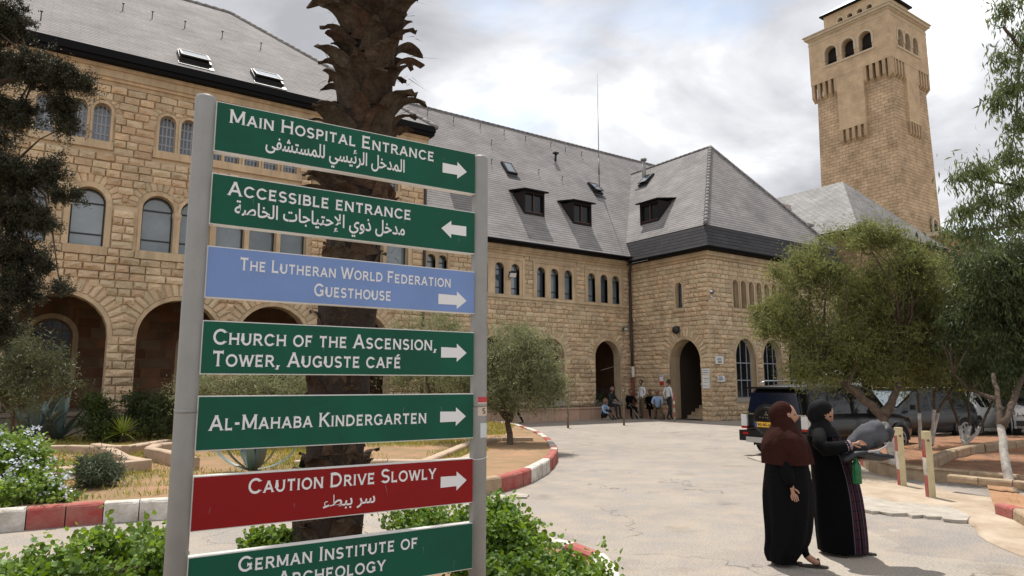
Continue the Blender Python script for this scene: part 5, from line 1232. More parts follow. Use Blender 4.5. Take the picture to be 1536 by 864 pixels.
plant('dark_shrub', 'dark blue green shrub in the shade beside the arcade pier', 'shrub', G(212, 655, .25),
      [B(210, 612, 19.5, (26, 24), 60), B(240, 620, 19.2, (22, 26), 50), B(225, 640, 19, (30, 12), 30)], L_deep, .11, .03, rc=.13, m=40, limbk=16, r0=.02, trunk=[([G(212, 655, .25), DEP(212, 620, 19.5)], .04)])
plant('rosemary_bush', 'round grey green bush on the grass beside the garden wall', 'shrub', G(147, 726, .25),
      [B(147, 706, 10.5, (26, 16), 130)], L_grey, .07, .014, rc=.06, m=46, limbk=20, r0=.01, up=.1, outw=.8, trunk=[([G(147, 726, .25), DEP(147, 715, 10.5)], .03)])
plant('hedge_shrub', 'long olive coloured hedge seen between the sign panels left of the palm', 'shrub', G(370, 667, .25),
      [B(310, 585, 17, (40, 26), 60), B(370, 582, 17, (40, 26), 60), B(430, 585, 17, (40, 28), 60), B(480, 590, 17, (30, 26), 40)], L_olive, .08, .022, rc=.15, m=60, limbk=20, trunk=[([G(370, 667, .25), DEP(370, 600, 17)], .05)])
plant('olive_tree', 'round silvery olive tree standing just right of the signboard on the tree bed', 'tree', G(766, 668, .2),
      [B(745, 560, 18.2, (62, 52), 150), B(800, 556, 18.2, (45, 52), 120), B(720, 575, 18.2, (50, 45), 90), B(770, 512, 18.2, (42, 26), 60), B(825, 575, 18.0, (25, 30), 40), B(780, 595, 18, (40, 20), 40), B(690, 560, 18.4, (45, 50), 80)], L_olive, .085, .02, rc=.17, m=70, limbk=60, r0=.035,
      trunk=[([G(766, 668, .2), DEP(763, 635, 18.4), DEP(758, 612, 18.3), DEP(742, 588, 18.2)], .10), ([DEP(763, 630, 18.4), DEP(772, 605, 18.3), DEP(788, 585, 18.2)], .065), ([DEP(761, 628, 18.4), DEP(745, 612, 18.5), DEP(725, 590, 18.6)], .06)])
plant('olive_tree', 'olive tree mostly hidden behind the middle sign panels beside the palm trunk', 'tree', G(650, 650, .2),
      [B(650, 500, 21, (50, 36), 80), B(640, 560, 21, (60, 40), 90), B(600, 540, 21.5, (40, 50), 60)], L_olive, .09, .024, rc=.17, m=56, limbk=40, trunk=[([G(650, 650, .2), DEP(648, 600, 21), DEP(640, 560, 21)], .09)])
plant('small_shrub', 'small dark green shrub at the foot of the loggia arch', 'shrub', Vector((19.9, 26.0, .55)), [B(824, 600, 31.5, (7, 6), 20)], L_deep, .12, .05, rc=.1, m=24, limbk=6)
plant('small_shrub', 'small green plant behind the two men sitting by the wall', 'shrub', Vector((23.1, 26.0, .55)), [B(899, 599, 35.2, (7, 5), 16)], L_deep, .12, .05, rc=.1, m=24, limbk=6)

def bladeplant(name, label, cat, base, n, ln, wd, m, e0, e1, part='leaf', curl=.15, th=.1, group=None, spread=.05):
    root = thing(name, label, cat, base, R.uniform(0, 6), group)
    for k in range(n):
        a = k*2.39996; f = k/max(1, n-1); el = e0+(e1-e0)*f+R.uniform(-.08, .08); l = ln*R.uniform(.8, 1.1); mb = MB(); V = []; ns_ = 7
        for i in range(ns_+1):
            t_ = i/ns_; h = l*t_; w_ = wd*(.55+.9*t_-1.45*t_**2.4) if t_ < .98 else .004; w_ = max(w_, .004)
            ee = el-curl*t_*t_*2; x = h*math.cos(ee); z = h*math.sin(ee)
            for s_, u_ in ((-1, 1), (-.5, 0), (.5, 0), (1, 1)): V.append((x-u_*th*w_*math.sin(ee)*2+spread, s_*w_, z+u_*th*w_*2*math.cos(ee)))
        F = [(i*4+j, i*4+j+1, (i+1)*4+j+1, (i+1)*4+j) for i in range(ns_) for j in range(3)]
        mb.mesh(V, F, 0, True, Matrix.Rotation(a, 4, 'Z')); mb.build(part, m, root)
    return root
M_agave = mat('blue_grey_agave', (.13, .18, .16), .45, col2=(.08, .12, .11), vscale=5, rnd=.25)
M_yucca = mat('yellow_green_blade', (.36, .42, .05), .5, col2=(.22, .30, .04), vscale=5, rnd=.2, trans=.2)
M_yucd = mat('dark_green_blade', (.05, .09, .025), .5, rnd=.3, trans=.1)
bladeplant('agave', 'huge blue grey agave with broad blades at the left edge', 'agave', G(50, 662, .25), 16, 1.55, .15, M_agave, .5, 1.4, curl=.05)
bladeplant('agave', 'large dark agave right beside the huge one at the left edge', 'agave', G(85, 660, .25), 12, 1.35, .13, M_agave, .45, 1.35, curl=.02)
bladeplant('agave', 'grey agave seen in the gap above the red sign panel', 'agave', G(378, 706, .25), 13, .95, .09, M_agave, .15, 1.4, curl=-.25)
yb = G(183, 662, .25); r_ = bladeplant('yucca', 'spiky yellow green yucca glowing in the sun before the pier', 'yucca', yb+Vector((0, 0, .22)), 46, .50, .026, M_yucca, -.25, 1.45, curl=.05)
t = MB(); t.tube([(0, 0, -.24), (0, 0, 0), (0, 0, .06)], [.05, .05, .03], 8); t.build('stem', M_bark, r_)
r_ = bladeplant('yucca', 'tall dark green yucca in the shade next to the left sign pole', 'yucca', G(255, 652, .25)+Vector((0, 0, .7)), 40, .8, .04, M_yucd, -.5, 1.4, curl=.15)
t = MB(); t.tube([(0, 0, -.72), (0, 0, 0)], [.08, .07], 8); t.build('stem', M_bark, r_)
# grass in the beds: real blades, one mass
def inbed(x, y):
    return True
gp = []
for k in range(190000):
    x = R.uniform(-6, 15); y = R.uniform(9.7, 24)
    u = mnoise.noise(Vector((x*.55, y*.45, 9)))+.35*mnoise.noise(Vector((x*2, y*2, 4)))
    # keep inside the front edge
    ok = y > 10.8 if x < 5 else y > 10.2+max(0, (x-6))*1.25
    if x > 13 and y < 19: ok = False
    if not ok or u < R.uniform(-.35, .25): continue
    gp.append((x, y, gz(x, y)))
o = leafmesh('grass', np.array(gp), .085, .013, L_grass, None, up=-.2, out=np.tile(np.array((0, 0, 2.2)), (len(gp), 1))); tag(o, kind='stuff')
gp = [(13.4+R.uniform(0, 12), 26.1+R.uniform(-.28, .28), .52) for k in range(2600)]
o = leafmesh('planter_grass', np.array(gp), .16, .02, L_deep, None, up=-.2, out=np.tile(np.array((0, 0, 1.8)), (len(gp), 1))); tag(o, kind='stuff')

# ------------------------------------------------------------------ cypress at the left
cb = DEP(-160, 600, 9.0); cb.z = .2
plant('cypress_tree', 'dark shaggy cypress branches hanging in at the left edge', 'tree', cb,
      [B(10, 30, 8.4, (34, 36), 70), B(-25, 90, 8.4, (51, 43), 90), B(55, 105, 8.3, (43, 29), 90), B(105, 118, 8.3, (30, 15), 50), B(20, 170, 8.4, (36, 25), 60), B(92, 160, 8.3, (22, 18), 34), B(100, 190, 8.3, (13, 13), 14), B(130, 128, 8.2, (10, 10), 8),
       B(20, 262, 8.4, (49, 24), 90), B(75, 262, 8.3, (17, 22), 24), B(90, 295, 8.3, (13, 8), 12), B(115, 292, 8.3, (10, 6), 6), B(25, 320, 8.4, (43, 29), 80), B(68, 335, 8.3, (13, 18), 16), B(20, 385, 8.4, (41, 30), 80), B(-30, 250, 8.6, (43, 154), 160), B(62, 398, 8.3, (15, 13), 14), B(88, 432, 8.3, (15, 6), 10), B(20, 440, 8.4, (38, 30), 70), B(-10, 490, 8.5, (38, 34), 60)], L_dark, .036, .012, rc=.06, m=190, limbk=70, r0=.03, shell=.2, droop=-.1,
      trunk=[([cb, DEP(-150, 400, 9.0), DEP(-130, 200, 9.0), DEP(-120, 0, 9.0)], .22), ([DEP(-150, 330, 9.0), DEP(-60, 270, 8.7), DEP(20, 250, 8.5)], .07), ([DEP(-140, 220, 9.0), DEP(-60, 140, 8.7), DEP(50, 110, 8.4)], .07)])

# ------------------------------------------------------------------ trees on the right
t1 = G(1345, 698, .2)
PBL = [B(1225, 410, 14.6, (40, 36), 70), B(1195, 478, 14.6, (44, 38), 80), B(1245, 520, 14.6, (56, 40), 110), B(1290, 440, 14.6, (56, 50), 130), B(1350, 415, 14.8, (54, 42), 110), B(1325, 510, 14.6, (56, 48), 120), B(1395, 480, 14.8, (46, 60), 100), B(1385, 545, 14.6, (40, 24), 46), B(1225, 560, 14.4, (40, 16), 30), B(1310, 562, 14.4, (44, 14), 30), B(1420, 440, 15, (36, 36), 50)]
for k in range(46):
    a = R.uniform(0, 2*PI); px = 1288+math.cos(a)*R.uniform(110, 150)*(1 if math.cos(a) > -2 else 1); py = 470-math.sin(a)*R.uniform(95, 128)
    if py < 350: py = R.uniform(346, 372)
    if py > 572: py = R.uniform(540, 575)
    PBL.append(B(px, py, R.uniform(14.1, 15.1), (R.uniform(8, 24), R.uniform(6, 18)), R.randrange(7, 18)))
plant('pepper_tree', 'wide feathery green tree with whitewashed leaning trunk over the two women', 'tree', t1, PBL, L_pepper, .085, .018, rc=.15, m=66, limbk=110, r0=.035, droop=.12, shell=.3, lime=.95,
      trunk=[([t1, DEP(1331, 652, 13.5), DEP(1322, 622, 13.7), DEP(1290, 594, 14), DEP(1262, 574, 14.2), DEP(1235, 550, 14.4)], .125), ([DEP(1322, 624, 13.7), DEP(1338, 604, 13.8), DEP(1347, 578, 14), DEP(1352, 515, 14.4)], .095), ([DEP(1290, 594, 14), DEP(1272, 578, 14), DEP(1284, 550, 14.2)], .045), ([DEP(1262, 574, 14.2), DEP(1222, 560, 14.3)], .035)])
t2 = G(1382, 672, .2)
plant('olive_tree', 'dark olive tree with two whitewashed stems behind the striped posts', 'tree', t2,
      [B(1400, 470, 17.5, (50, 60), 90), B(1440, 430, 17.8, (60, 60), 120), B(1400, 550, 17.3, (50, 30), 60), B(1450, 520, 17.5, (60, 50), 100), B(1360, 540, 17.3, (40, 30), 40)], L_deep, .09, .026, rc=.18, m=64, limbk=60, droop=.2, shell=.3, lime=1.0,
      trunk=[([t2, DEP(1380, 640, 16.9), DEP(1378, 600, 17), DEP(1370, 560, 17.2)], .05), ([t2+Vector((.28, 0, 0)), DEP(1400, 640, 16.9), DEP(1402, 590, 17), DEP(1420, 540, 17.2)], .05), ([DEP(1400, 650, 16.9), DEP(1410, 610, 17), DEP(1440, 570, 17.2)], .05)])
t3 = G(1447, 667, .2)
plant('olive_tree', 'dark multi stemmed tree in front of the white taxi', 'tree', t3,
      [B(1470, 480, 18.5, (60, 60), 110), B(1430, 560, 18.5, (40, 30), 50), B(1490, 545, 18.4, (50, 34), 60), B(1500, 420, 19, (60, 50), 100)], L_deep, .10, .028, rc=.18, m=64, limbk=60, droop=.2, shell=.3, lime=.6,
      trunk=[([t3, DEP(1440, 640, 18.4), DEP(1425, 600, 18.4), DEP(1415, 570, 18.4)], .055), ([t3, DEP(1455, 640, 18.4), DEP(1452, 600, 18.4), DEP(1450, 560, 18.4)], .05), ([t3, DEP(1465, 650, 18.4), DEP(1485, 612, 18.4), DEP(1500, 570, 18.4)], .05)])
t4 = G(1512, 716, .22)
plant('pepper_tree', 'shady drooping tree with whitewashed foot at the right edge', 'tree', t4,
      [B(1480, 440, 13.2, (50, 60), 80), B(1530, 470, 13.2, (60, 90), 130), B(1500, 560, 13.2, (50, 26), 60), B(1570, 400, 13.4, (60, 90), 90), B(1520, 390, 13.2, (45, 35), 60), B(1440, 500, 13.3, (26, 50), 30)], L_deep, .11, .02, rc=.17, m=74, limbk=70, droop=.9, shell=.3, lime=1.05,
      trunk=[([t4, DEP(1504, 660, 11.8), DEP(1498, 610, 12.1), DEP(1490, 560, 12.6)], .075), ([DEP(1501, 640, 11.9), DEP(1520, 600, 12.4), DEP(1545, 540, 13.2)], .07), ([DEP(1497, 600, 12.2), DEP(1455, 585, 13.2), DEP(1430, 560, 13.2)], .035)])
t5 = DEP(1760, 600, 11.5); t5.z = 0
plant('eucalyptus_tree', 'eucalyptus twigs with long hanging leaves reaching in at the top right corner', 'tree', t5,
      [B(1510, 10, 11.3, (18, 34), 9), B(1535, 60, 11.3, (20, 34), 12), B(1500, 90, 11.3, (16, 14), 6), B(1520, 130, 11.3, (22, 26), 12), B(1494, 150, 11.3, (14, 18), 8), B(1530, 185, 11.3, (20, 26), 11), B(1510, 230, 11.3, (24, 22), 12), B(1470, 255, 11.3, (26, 10), 9), B(1440, 262, 11.3, (14, 12), 6), B(1530, 280, 11.3, (24, 20), 11), B(1480, 300, 11.3, (30, 12), 9), B(1450, 315, 11.3, (20, 12), 7), B(1520, 325, 11.3, (26, 20), 12), B(1465, 350, 11.3, (30, 18), 12), B(1430, 345, 11.3, (20, 12), 6), B(1700, 100, 11.6, (100, 150), 150)], L_euc, .14, .026, rc=.13, m=42, limbk=40, r0=.012, droop=1.1, shell=.1,
      trunk=[([t5, DEP(1750, 300, 11.5), DEP(1730, 60, 11.5), DEP(1720, -150, 11.5)], .2), ([DEP(1740, 200, 11.5), DEP(1620, 130, 11.4), DEP(1530, 70, 11.3), DEP(1505, 40, 11.3)], .05), ([DEP(1745, 280, 11.5), DEP(1640, 268, 11.4), DEP(1530, 280, 11.3), DEP(1440, 262, 11.3)], .035), ([DEP(1748, 360, 11.5), DEP(1640, 350, 11.4), DEP(1530, 338, 11.3), DEP(1440, 348, 11.3)], .035), ([DEP(1530, 70, 11.3), DEP(1525, 170, 11.3), DEP(1515, 240, 11.3)], .02)])
for k, (px, py, d, lab) in enumerate(((1560, 655, 24, 'dark bushy tree behind the white car at the right edge'), (1440, 610, 34, 'dense dark tree beyond the parked taxi'), (1350, 600, 40, 'dense dark tree beyond the white van'), (1500, 605, 30, 'dense dark tree between the taxi and the right edge'), (1620, 612, 36, 'dark tree beyond the car park outside the right edge'))):
    b_ = G(px, 575+1790/d); s = d/20
    c = DEP(px, 500, d); plant('dense_tree', lab, 'tree', b_, [((c.x, c.y, 3.6), (3.6, 3.6, 2.6), 160), ((c.x+2, c.y-1, 2.0), (3, 2.4, 1.6), 70), ((c.x-2.5, c.y+1, 4.6), (2.4, 2.4, 1.8), 70)], L_deep, .28, .10, rc=.45, m=42, limbk=20, trunk=[([b_, Vector((b_.x, b_.y, 1.5)), Vector((c.x, c.y, 3.2))], .16)], group=None)
WB = thing('boundary_wall', 'long rough stone wall at the back of the car park', 'wall', (60, 2, 0)); mb = MB()
mb.poly([(40, 19, 0), (40, 19, 2.2), (90, -8, 2.2), (90, -8, 0)][::-1], [(0, 0), (0, 2.2), (60, 2.2), (60, 0)]); mb.poly([(40, 19, 2.2), (40.2, 19.5, 2.2), (90.2, -7.5, 2.2), (90, -8, 2.2)]); o = mb.build('masonry', M_wallfar, WB); o.matrix_parent_inverse = Matrix.Translation((-60, -2, 0))
# ------------------------------------------------------------------ cars
M_carblk = mat('black_car_paint', (.005, .005, .006), .3, spec=.35, coat=.25); M_carwht = mat('white_car_paint', (.68, .68, .67), .3, coat=.5); M_cargry = mat('dark_grey_car_paint', (.018, .019, .021), .3, spec=.4, coat=.3); M_carsil = mat('silver_car_paint', (.42, .43, .44), .3, metal=.4, coat=.4)
M_cglass = mat('tinted_car_glass', (.008, .009, .012), .08, spec=.4); M_cglass2 = mat('painted_sky_car_glass', (.10, .13, .15), .08, spec=.9)  # second glass: reflected sky put in as a paler base colour
M_alloy = mat('alloy_wheel', (.35, .35, .36), .35, metal=.8); M_plate = mat('yellow_plate', (.75, .42, .03), .45); M_plate2 = mat('plate_blue', (.03, .08, .4), .4)
def car(label, loc, head, L_, W_, H_, prof, paint, cat='car', group=None, glass=None, sus=.2, wr_=.35, wb=(.17, .82), roof_paint=None):
    """prof: stations (x fraction, z bottom, z belt, z roof, half-width factor, roof half-width factor); x=0 is the rear. Local +x is forward"""
    root = thing('parked_car', label, cat, loc, head, group); glass = glass or M_cglass
    V = []; F = []; mi = []; ns_ = len(prof)
    def half(x, zb, zl, zr, wf, rf):
        w_ = W_/2*wf; r_ = W_/2*rf; has = zr > zl+.06
        pts = [(0, zb), (w_*.86, zb), (w_*.97, zb+.08), (w_, zb+(zl-zb)*.45), (w_*.99, zb+(zl-zb)*.75), (w_*.955, zl-.02), (w_*.93, zl)]
        if has: pts += [(r_+(w_*.93-r_)*.12, zr-.10), (r_*.96, zr-.045), (r_*.80, zr-.008), (0, zr+.012)]
        else: pts += [(w_*.86, zl+(zr-zl)*.5+.01), (w_*.75, zr-.004), (w_*.5, zr+.005), (0, zr+.012)]
        return pts
    for st in prof:
        h = half(*st); full = [(-a, z) for a, z in h[::-1]][:-1]+h[0:]   # left roof centre ... bottom ... right roof centre
        full = h+[(-a, z) for a, z in h[1:-1]][::-1]
        for a, z in full: V.append((st[0]*L_, a, z))
    k = len(half(*prof[0]))*2-2
    for i in range(ns_-1):
        for j in range(k): F.append((i*k+j, i*k+(j+1) % k, (i+1)*k+(j+1) % k, (i+1)*k+j))
    F.append(tuple(range(k))[::-1]); F.append(tuple((ns_-1)*k+j for j in range(k)))
    mb = MB(); mb.mesh(V, F, 0, True); body = mb.build('body', paint, root, weld=False)
    m_ = body.modifiers.new('bevel', 'SUBSURF') if False else None
    # side glass: proud panels between belt and roof where the cabin is
    cab = [i for i in range(ns_) if prof[i][3] > prof[i][2]+.06]
    for sgn in (1, -1):
        for a_, b_ in zip(cab[:-1], cab[1:]):
            pa, pb_ = prof[a_], prof[b_]
            if pb_[0]-pa[0] < .08: continue
            def q(pr, u_, xoff): zl, zr = pr[2], pr[3]; w_ = W_/2*pr[4]*.93; r_ = W_/2*pr[5]; z = zl+.02+(zr-.13-zl-.02)*u_; t_ = (z-zl)/(zr-.10-zl); return (pr[0]*L_+xoff, sgn*(w_+(r_+(w_-r_)*.12-w_)*t_+.006), z)
            g_ = MB(); pts = [q(pa, 0, .05), q(pb_, 0, -.05), q(pb_, 1, -.05), q(pa, 1, .05)]; g_.poly(pts if sgn < 0 else pts[::-1]); g_.build('side_window', glass, root)
    # wheels with arches
    for f in wb:
        for sgn in (1, -1):
            c = (f*L_, sgn*(W_/2-.10), wr_); t = MB(); t.disc(c, (0, 1, 0), wr_, 28, 0, 0, .22); wh = t.build('wheel', M_rubber, root)
            t = MB(); t.disc((c[0], sgn*(W_/2+.012), wr_), (0, 1, 0), wr_*.64, 24, 0, wr_*.5, .03); t.disc((c[0], sgn*(W_/2+.006), wr_), (0, 1, 0), wr_*.14, 16, 0, 0, .03)
            for s_ in range(5): a = s_*2*PI/5; t.box((c[0]+math.cos(a)*wr_*.32, sgn*(W_/2+.006), wr_+math.sin(a)*wr_*.32), (wr_*.5, .02, .07), M=Matrix.Translation((c[0], 0, wr_)) @ Matrix.Rotation(-a, 4, 'Y') @ Matrix.Translation((-c[0]-math.cos(a)*wr_*.32+wr_*.32, 0, -wr_-math.sin(a)*wr_*.32)))
            t.build('rim', M_alloy, wh)
            t = MB(); 
            for i in range(14):
                a0, a1 = PI*i/13*1.06-.1, PI*(i+1)/13*1.06-.1
                r0, r1 = wr_*1.06, wr_*1.26; y0, y1 = sgn*(W_/2-.12), sgn*(W_/2+.022)
                P_ = lambda a, r, y: (c[0]+math.cos(a)*r, y, wr_+math.sin(a)*r)
                t.poly([P_(a0, r0, y1), P_(a1, r0, y1), P_(a1, r1, y1-sgn*.012), P_(a0, r1, y1-sgn*.012)]); t.poly([P_(a0, r0, y0), P_(a1, r0, y0), P_(a1, r0, y1), P_(a0, r0, y1)])
            t.build('wheel_arch', M_black if paint is M_carblk else paint, root)
            t = MB(); t.disc((c[0], sgn*(W_/2-.02), wr_), (0, 1, 0), wr_*1.07, 24, 0, 0, .035); t.build('wheel_well', M_dark, root)
    return root, W_
def cbox(root, name, c, d, m, rz=0, bev=0): t = MB(); t.box(c, d, 0, rz); return t.build(name, m, root)
SUV = [(0, .42, 1.02, 1.05, .90, .8), (.012, .36, 1.03, 1.60, .95, .76), (.05, .33, 1.05, 1.74, .985, .80), (.20, .30, 1.05, 1.79, 1, .82), (.40, .30, 1.04, 1.80, 1, .82), (.56, .30, 1.03, 1.77, 1, .81), (.595, .30, 1.02, 1.71, 1, .79), (.72, .30, 1.03, 1.06, .99, .74), (.86, .32, .98, 1.02, .98, .7), (.97, .36, .86, .92, .93, .6), (1, .44, .72, .78, .84, .5)]
# black off-roader: rear towards the viewer
rr = G(1217, 692); hv = (CAMR*.85+CAMF*.53).normalized(); hd = math.atan2(hv.y, hv.x); lv = Vector((-hv.y, hv.x, 0))
c0 = rr+lv*.93
suv, W_ = car('black off-road car with spare wheel cover and yellow plate behind the two women', c0, hd, 4.6, 1.82, 1.8, SUV, M_carblk)
suv.scale = (1, 1, .965)
t = MB(); t.poly([(-.012, y, z) for y, z in ((-.70, 1.08), (.70, 1.08), (.62, 1.60), (-.62, 1.60))][::-1]); 
t = MB(); q = [(.0+.0, -.74, 1.10), (.0, .74, 1.10), (.035, .64, 1.58), (.035, -.64, 1.58)]; t.mesh([(x-.03, y, z) for x, y, z in q], [(0, 3, 2, 1)]); t.build('rear_window', mat('dark_blue_rear_glass', (.006, .010, .03), .1, spec=.4), suv)
cbox(suv, 'spoiler', (.02, 0, 1.70), (.30, 1.36, .05), M_carblk)
for s in (-1, 1): t = MB(); t.tube([(.35, s*.62, 1.82), (.5, s*.62, 1.87), (2.4, s*.62, 1.87), (2.6, s*.62, 1.82)], .02, 6); t.build('roof_rail', M_chrome, suv)
t = MB(); n = 28; V = []; pr = [(-.01, .40), (-.14, .40), (-.19, .36), (-.20, .28), (-.21, .0)]
for i in range(n):
    a = 2*PI*i/n
    for x, r in pr: V.append((x, math.cos(a)*r*1.05+.06, .88+math.sin(a)*r*.98))
t.mesh(V, [(i*5+j, i*5+j+1, ((i+1) % n)*5+j+1, ((i+1) % n)*5+j) for i in range(n) for j in range(4)], 0, True); sp_ = t.build('spare_wheel_cover', M_carblk, suv)
t = MB(); t.disc((-.155, .06, .88), (1, 0, 0), .43, 32, 0, .385, .03); t.build('cover_rim', M_cargry, sp_)
t = MB()
for a in (90, 210, 330): a = math.radians(a); cc = (-.215, .06+math.cos(a)*.035, 1.06+math.sin(a)*.035); u_ = Vector((0, math.cos(a), math.sin(a))); v_ = Vector((0, -math.sin(a), math.cos(a))); C_ = Vector(cc); t.poly([C_-u_*.034, C_+v_*.02, C_+u_*.034, C_-v_*.02])
t.build('emblem', M_chrome, suv)
cbox(suv, 'chrome_strip', (-.045, 0, 1.045), (.03, 1.76, .035), M_chrome)
t = MB()
def TC(gx, gy, off): return (-.222-off, .25-gx*.062, .955+gy*.035)
xx = 0
for ch in 'PAJERO':
    for st in GL[ch][1]: stroke(t, st, .16, lambda a, b, o_, xx=xx: TC(a+xx, b, o_), 0, False, ch == 'O')
    xx += GL[ch][0]+.35
t.build('lettering', M_chrome, suv)
cbox(suv, 'number_plate', (-.236, .10, .80), (.02, .52, .125), M_plate); cbox(suv, 'plate_band', (-.2475, .335, .80), (.004, .05, .12), M_plate2)
fonttext('90-85-60', 0, 1, 0, 1, suv, 'plate_number', M_black, .02, T=lambda X, Z, o_: Vector((-.2475-o_, .29-X*.42, .765+Z*.095)))
for s in (-1, 1):
    cbox(suv, 'tail_light', (-.005, s*.85, .88), (.10, .17, .30), M_lwh); cbox(suv, 'tail_light_base', (-.007, s*.85, .70), (.10, .165, .06), M_lred)
cbox(suv, 'rear_bumper', (-.06, 0, .50), (.26, 1.80, .26), M_carblk); cbox(suv, 'bumper_guard', (-.15, 0, .41), (.14, 1.35, .13), mat('dull_silver_guard', (.42, .41, .39), .5, metal=.2)); cbox(suv, 'reflector', (-.196, .70, .56), (.01, .16, .05), M_lred)
for s in (-1, 1): cbox(suv, 'side_mirror', (3.05, s*1.05, 1.12), (.12, .20, .17), M_carblk)
t = MB(); q = [(2.86, -.72, 1.66), (2.86, .72, 1.66), (3.40, .80, 1.09), (3.40, -.80, 1.09)]; t.mesh([(x+.03, y, z+.02) for x, y, z in q], [(0, 3, 2, 1)]); t.build('windscreen', M_cglass2, suv)
cbox(suv, 'side_sill', (2.35, -.93, .34), (2.1, .1, .06), M_chrome)
SEDAN = [(0, .40, .90, .94, .84, .6), (.03, .33, .97, 1.02, .94, .66), (.14, .28, .98, 1.04, .99, .70), (.26, .26, .95, 1.38, 1, .66), (.36, .26, .93, 1.45, 1, .70), (.5, .26, .92, 1.46, 1, .70), (.6, .26, .92, 1.38, 1, .66), (.74, .27, .94, .97, .99, .70), (.90, .3, .86, .90, .97, .64), (.98, .34, .72, .76, .88, .5), (1, .4, .62, .66, .8, .4)]
HATCH = [(0, .40, .95, 1.0, .88, .6), (.02, .34, .98, 1.30, .94, .66), (.08, .28, .98, 1.52, .98, .74), (.25, .26, .97, 1.60, 1, .76), (.45, .26, .95, 1.61, 1, .76), (.56, .26, .94, 1.52, 1, .72), (.74, .27, .98, 1.03, .99, .72), (.90, .3, .90, .95, .97, .64), (.98, .34, .76, .80, .88, .5), (1, .4, .66, .70, .8, .4)]
VAN = [(0, .45, 1.25, 2.15, .96, .84), (.03, .36, 1.28, 2.30, .99, .88), (.3, .34, 1.28, 2.38, 1, .90), (.6, .34, 1.27, 2.38, 1, .90), (.74, .34, 1.25, 2.30, 1, .86), (.80, .34, 1.22, 2.10, 1, .80), (.93, .36, 1.18, 1.22, .97, .75), (.98, .4, .98, 1.02, .9, .6), (1, .5, .8, .85, .85, .5)]
def glassq(root, name, pts, m): t = MB(); t.poly(pts); return t.build(name, m, root)
# dark car facing the viewer's left
def headvec(r, f): v = (CAMR*r+CAMF*f).normalized(); return math.atan2(v.y, v.x)
p2 = DEP(1432, 655, 22.5); p2.z = 0
h2 = headvec(-.93, -.37)
c2, _ = car('dark grey estate car with pale windscreen parked behind the leaning tree', p2, h2, 4.6, 1.85, 1.65, HATCH, M_cargry, glass=M_cglass)
t = MB(); t.poly([(2.62, -.68, 1.49), (2.62, .68, 1.49), (3.36, .74, 1.04), (3.36, -.74, 1.04)]); o = t.build('windscreen', M_cglass2, c2); o.location = (.03, 0, .03)
for s in (-1, 1): cbox(c2, 'head_light', (4.44, s*.66, .74), (.16, .28, .14), M_lwh); cbox(c2, 'side_mirror', (3.05, s*1.03, 1.05), (.1, .18, .14), M_cargry)
t = MB(); t.box((1.7, 0, 1.615), (1.9, 1.2, .012)); t.build('roof_reflection', M_carwht, c2)  # white sheet on the dark roof, a bright reflection painted in
# white van behind
p3 = DEP(1345, 630, 33); p3.z = 0
c3_, _ = car('white passenger van parked at the back under the tree branches', p3, headvec(-.85, -.52), 5.6, 2.0, 2.4, VAN, M_carwht, cat='van', wr_=.36)
t = MB(); t.poly([(4.52, -.78, 2.1), (4.52, .78, 2.1), (5.16, .84, 1.28), (5.16, -.84, 1.28)]); o = t.build('windscreen', M_cglass2, c3_); o.location = (.03, 0, .03)
for s in (-1, 1): cbox(c3_, 'head_light', (5.46, s*.7, .92), (.14, .26, .2), M_lwh); cbox(c3_, 'side_mirror', (4.9, s*1.12, 1.3), (.1, .2, .26), M_black)
# white taxi, rear towards the viewer
p4 = DEP(1411, 657, 23.0); p4.z = 0
c4_, _ = car('white taxi with yellow roof sign parked under the dark trees', p4, headvec(.80, .60), 4.5, 1.78, 1.46, SEDAN, M_carwht, cat='taxi')
t = MB(); t.poly([(.72, -.66, 1.02), (.72, .66, 1.02), (1.17, .58, 1.36), (1.17, -.58, 1.36)][::-1]); o = t.build('rear_window', M_cglass2, c4_); o.location = (-.03, 0, .03)
for s in (-1, 1): cbox(c4_, 'tail_light', (.06, s*.74, .78), (.22, .26, .22), M_lred)
cbox(c4_, 'rear_bumper', (.02, 0, .45), (.16, 1.6, .2), M_carwht)
t = MB(); t.mesh([(2.0-.12, -.28, 1.46), (2.12, -.28, 1.46), (2.12, .28, 1.46), (1.88, .28, 1.46), (1.94, -.22, 1.62), (2.06, -.22, 1.62), (2.06, .22, 1.62), (1.94, .22, 1.62)], [(4, 5, 6, 7), (0, 1, 5, 4), (1, 2, 6, 5), (2, 3, 7, 6), (3, 0, 4, 7)]); t.build('roof_sign', mat('yellow_taxi_sign', (.80, .55, .02), .5), c4_)
p6 = DEP(1520, 652, 22.5); p6.z = 0
c6_, _ = car('white off-road car with dark roof at the right edge of the car park', DEP(1560, 652, 25)*1, headvec(-.55, -.83), 4.6, 1.86, 1.78, SUV, M_carwht, wr_=.37)
c6_.location.z = 0
t = MB(); t.poly([(2.84, -.70, 1.70), (2.84, .70, 1.70), (3.36, .80, 1.10), (3.36, -.80, 1.10)]); o = t.build('windscreen', M_cglass, c6_); o.location = (.03, 0, .03)
for s in (-1, 1): cbox(c6_, 'head_light', (4.56, s*.68, .86), (.2, .34, .18), M_lwh); cbox(c6_, 'side_mirror', (3.05, s*1.05, 1.15), (.1, .2, .16), M_black)
cbox(c6_, 'grille', (4.66, 0, .80), (.1, .9, .22), M_black); cbox(c6_, 'number_plate', (4.77, 0, .60), (.02, .5, .12), M_plate); cbox(c6_, 'front_bumper', (4.62, 0, .52), (.22, 1.7, .16), M_black)

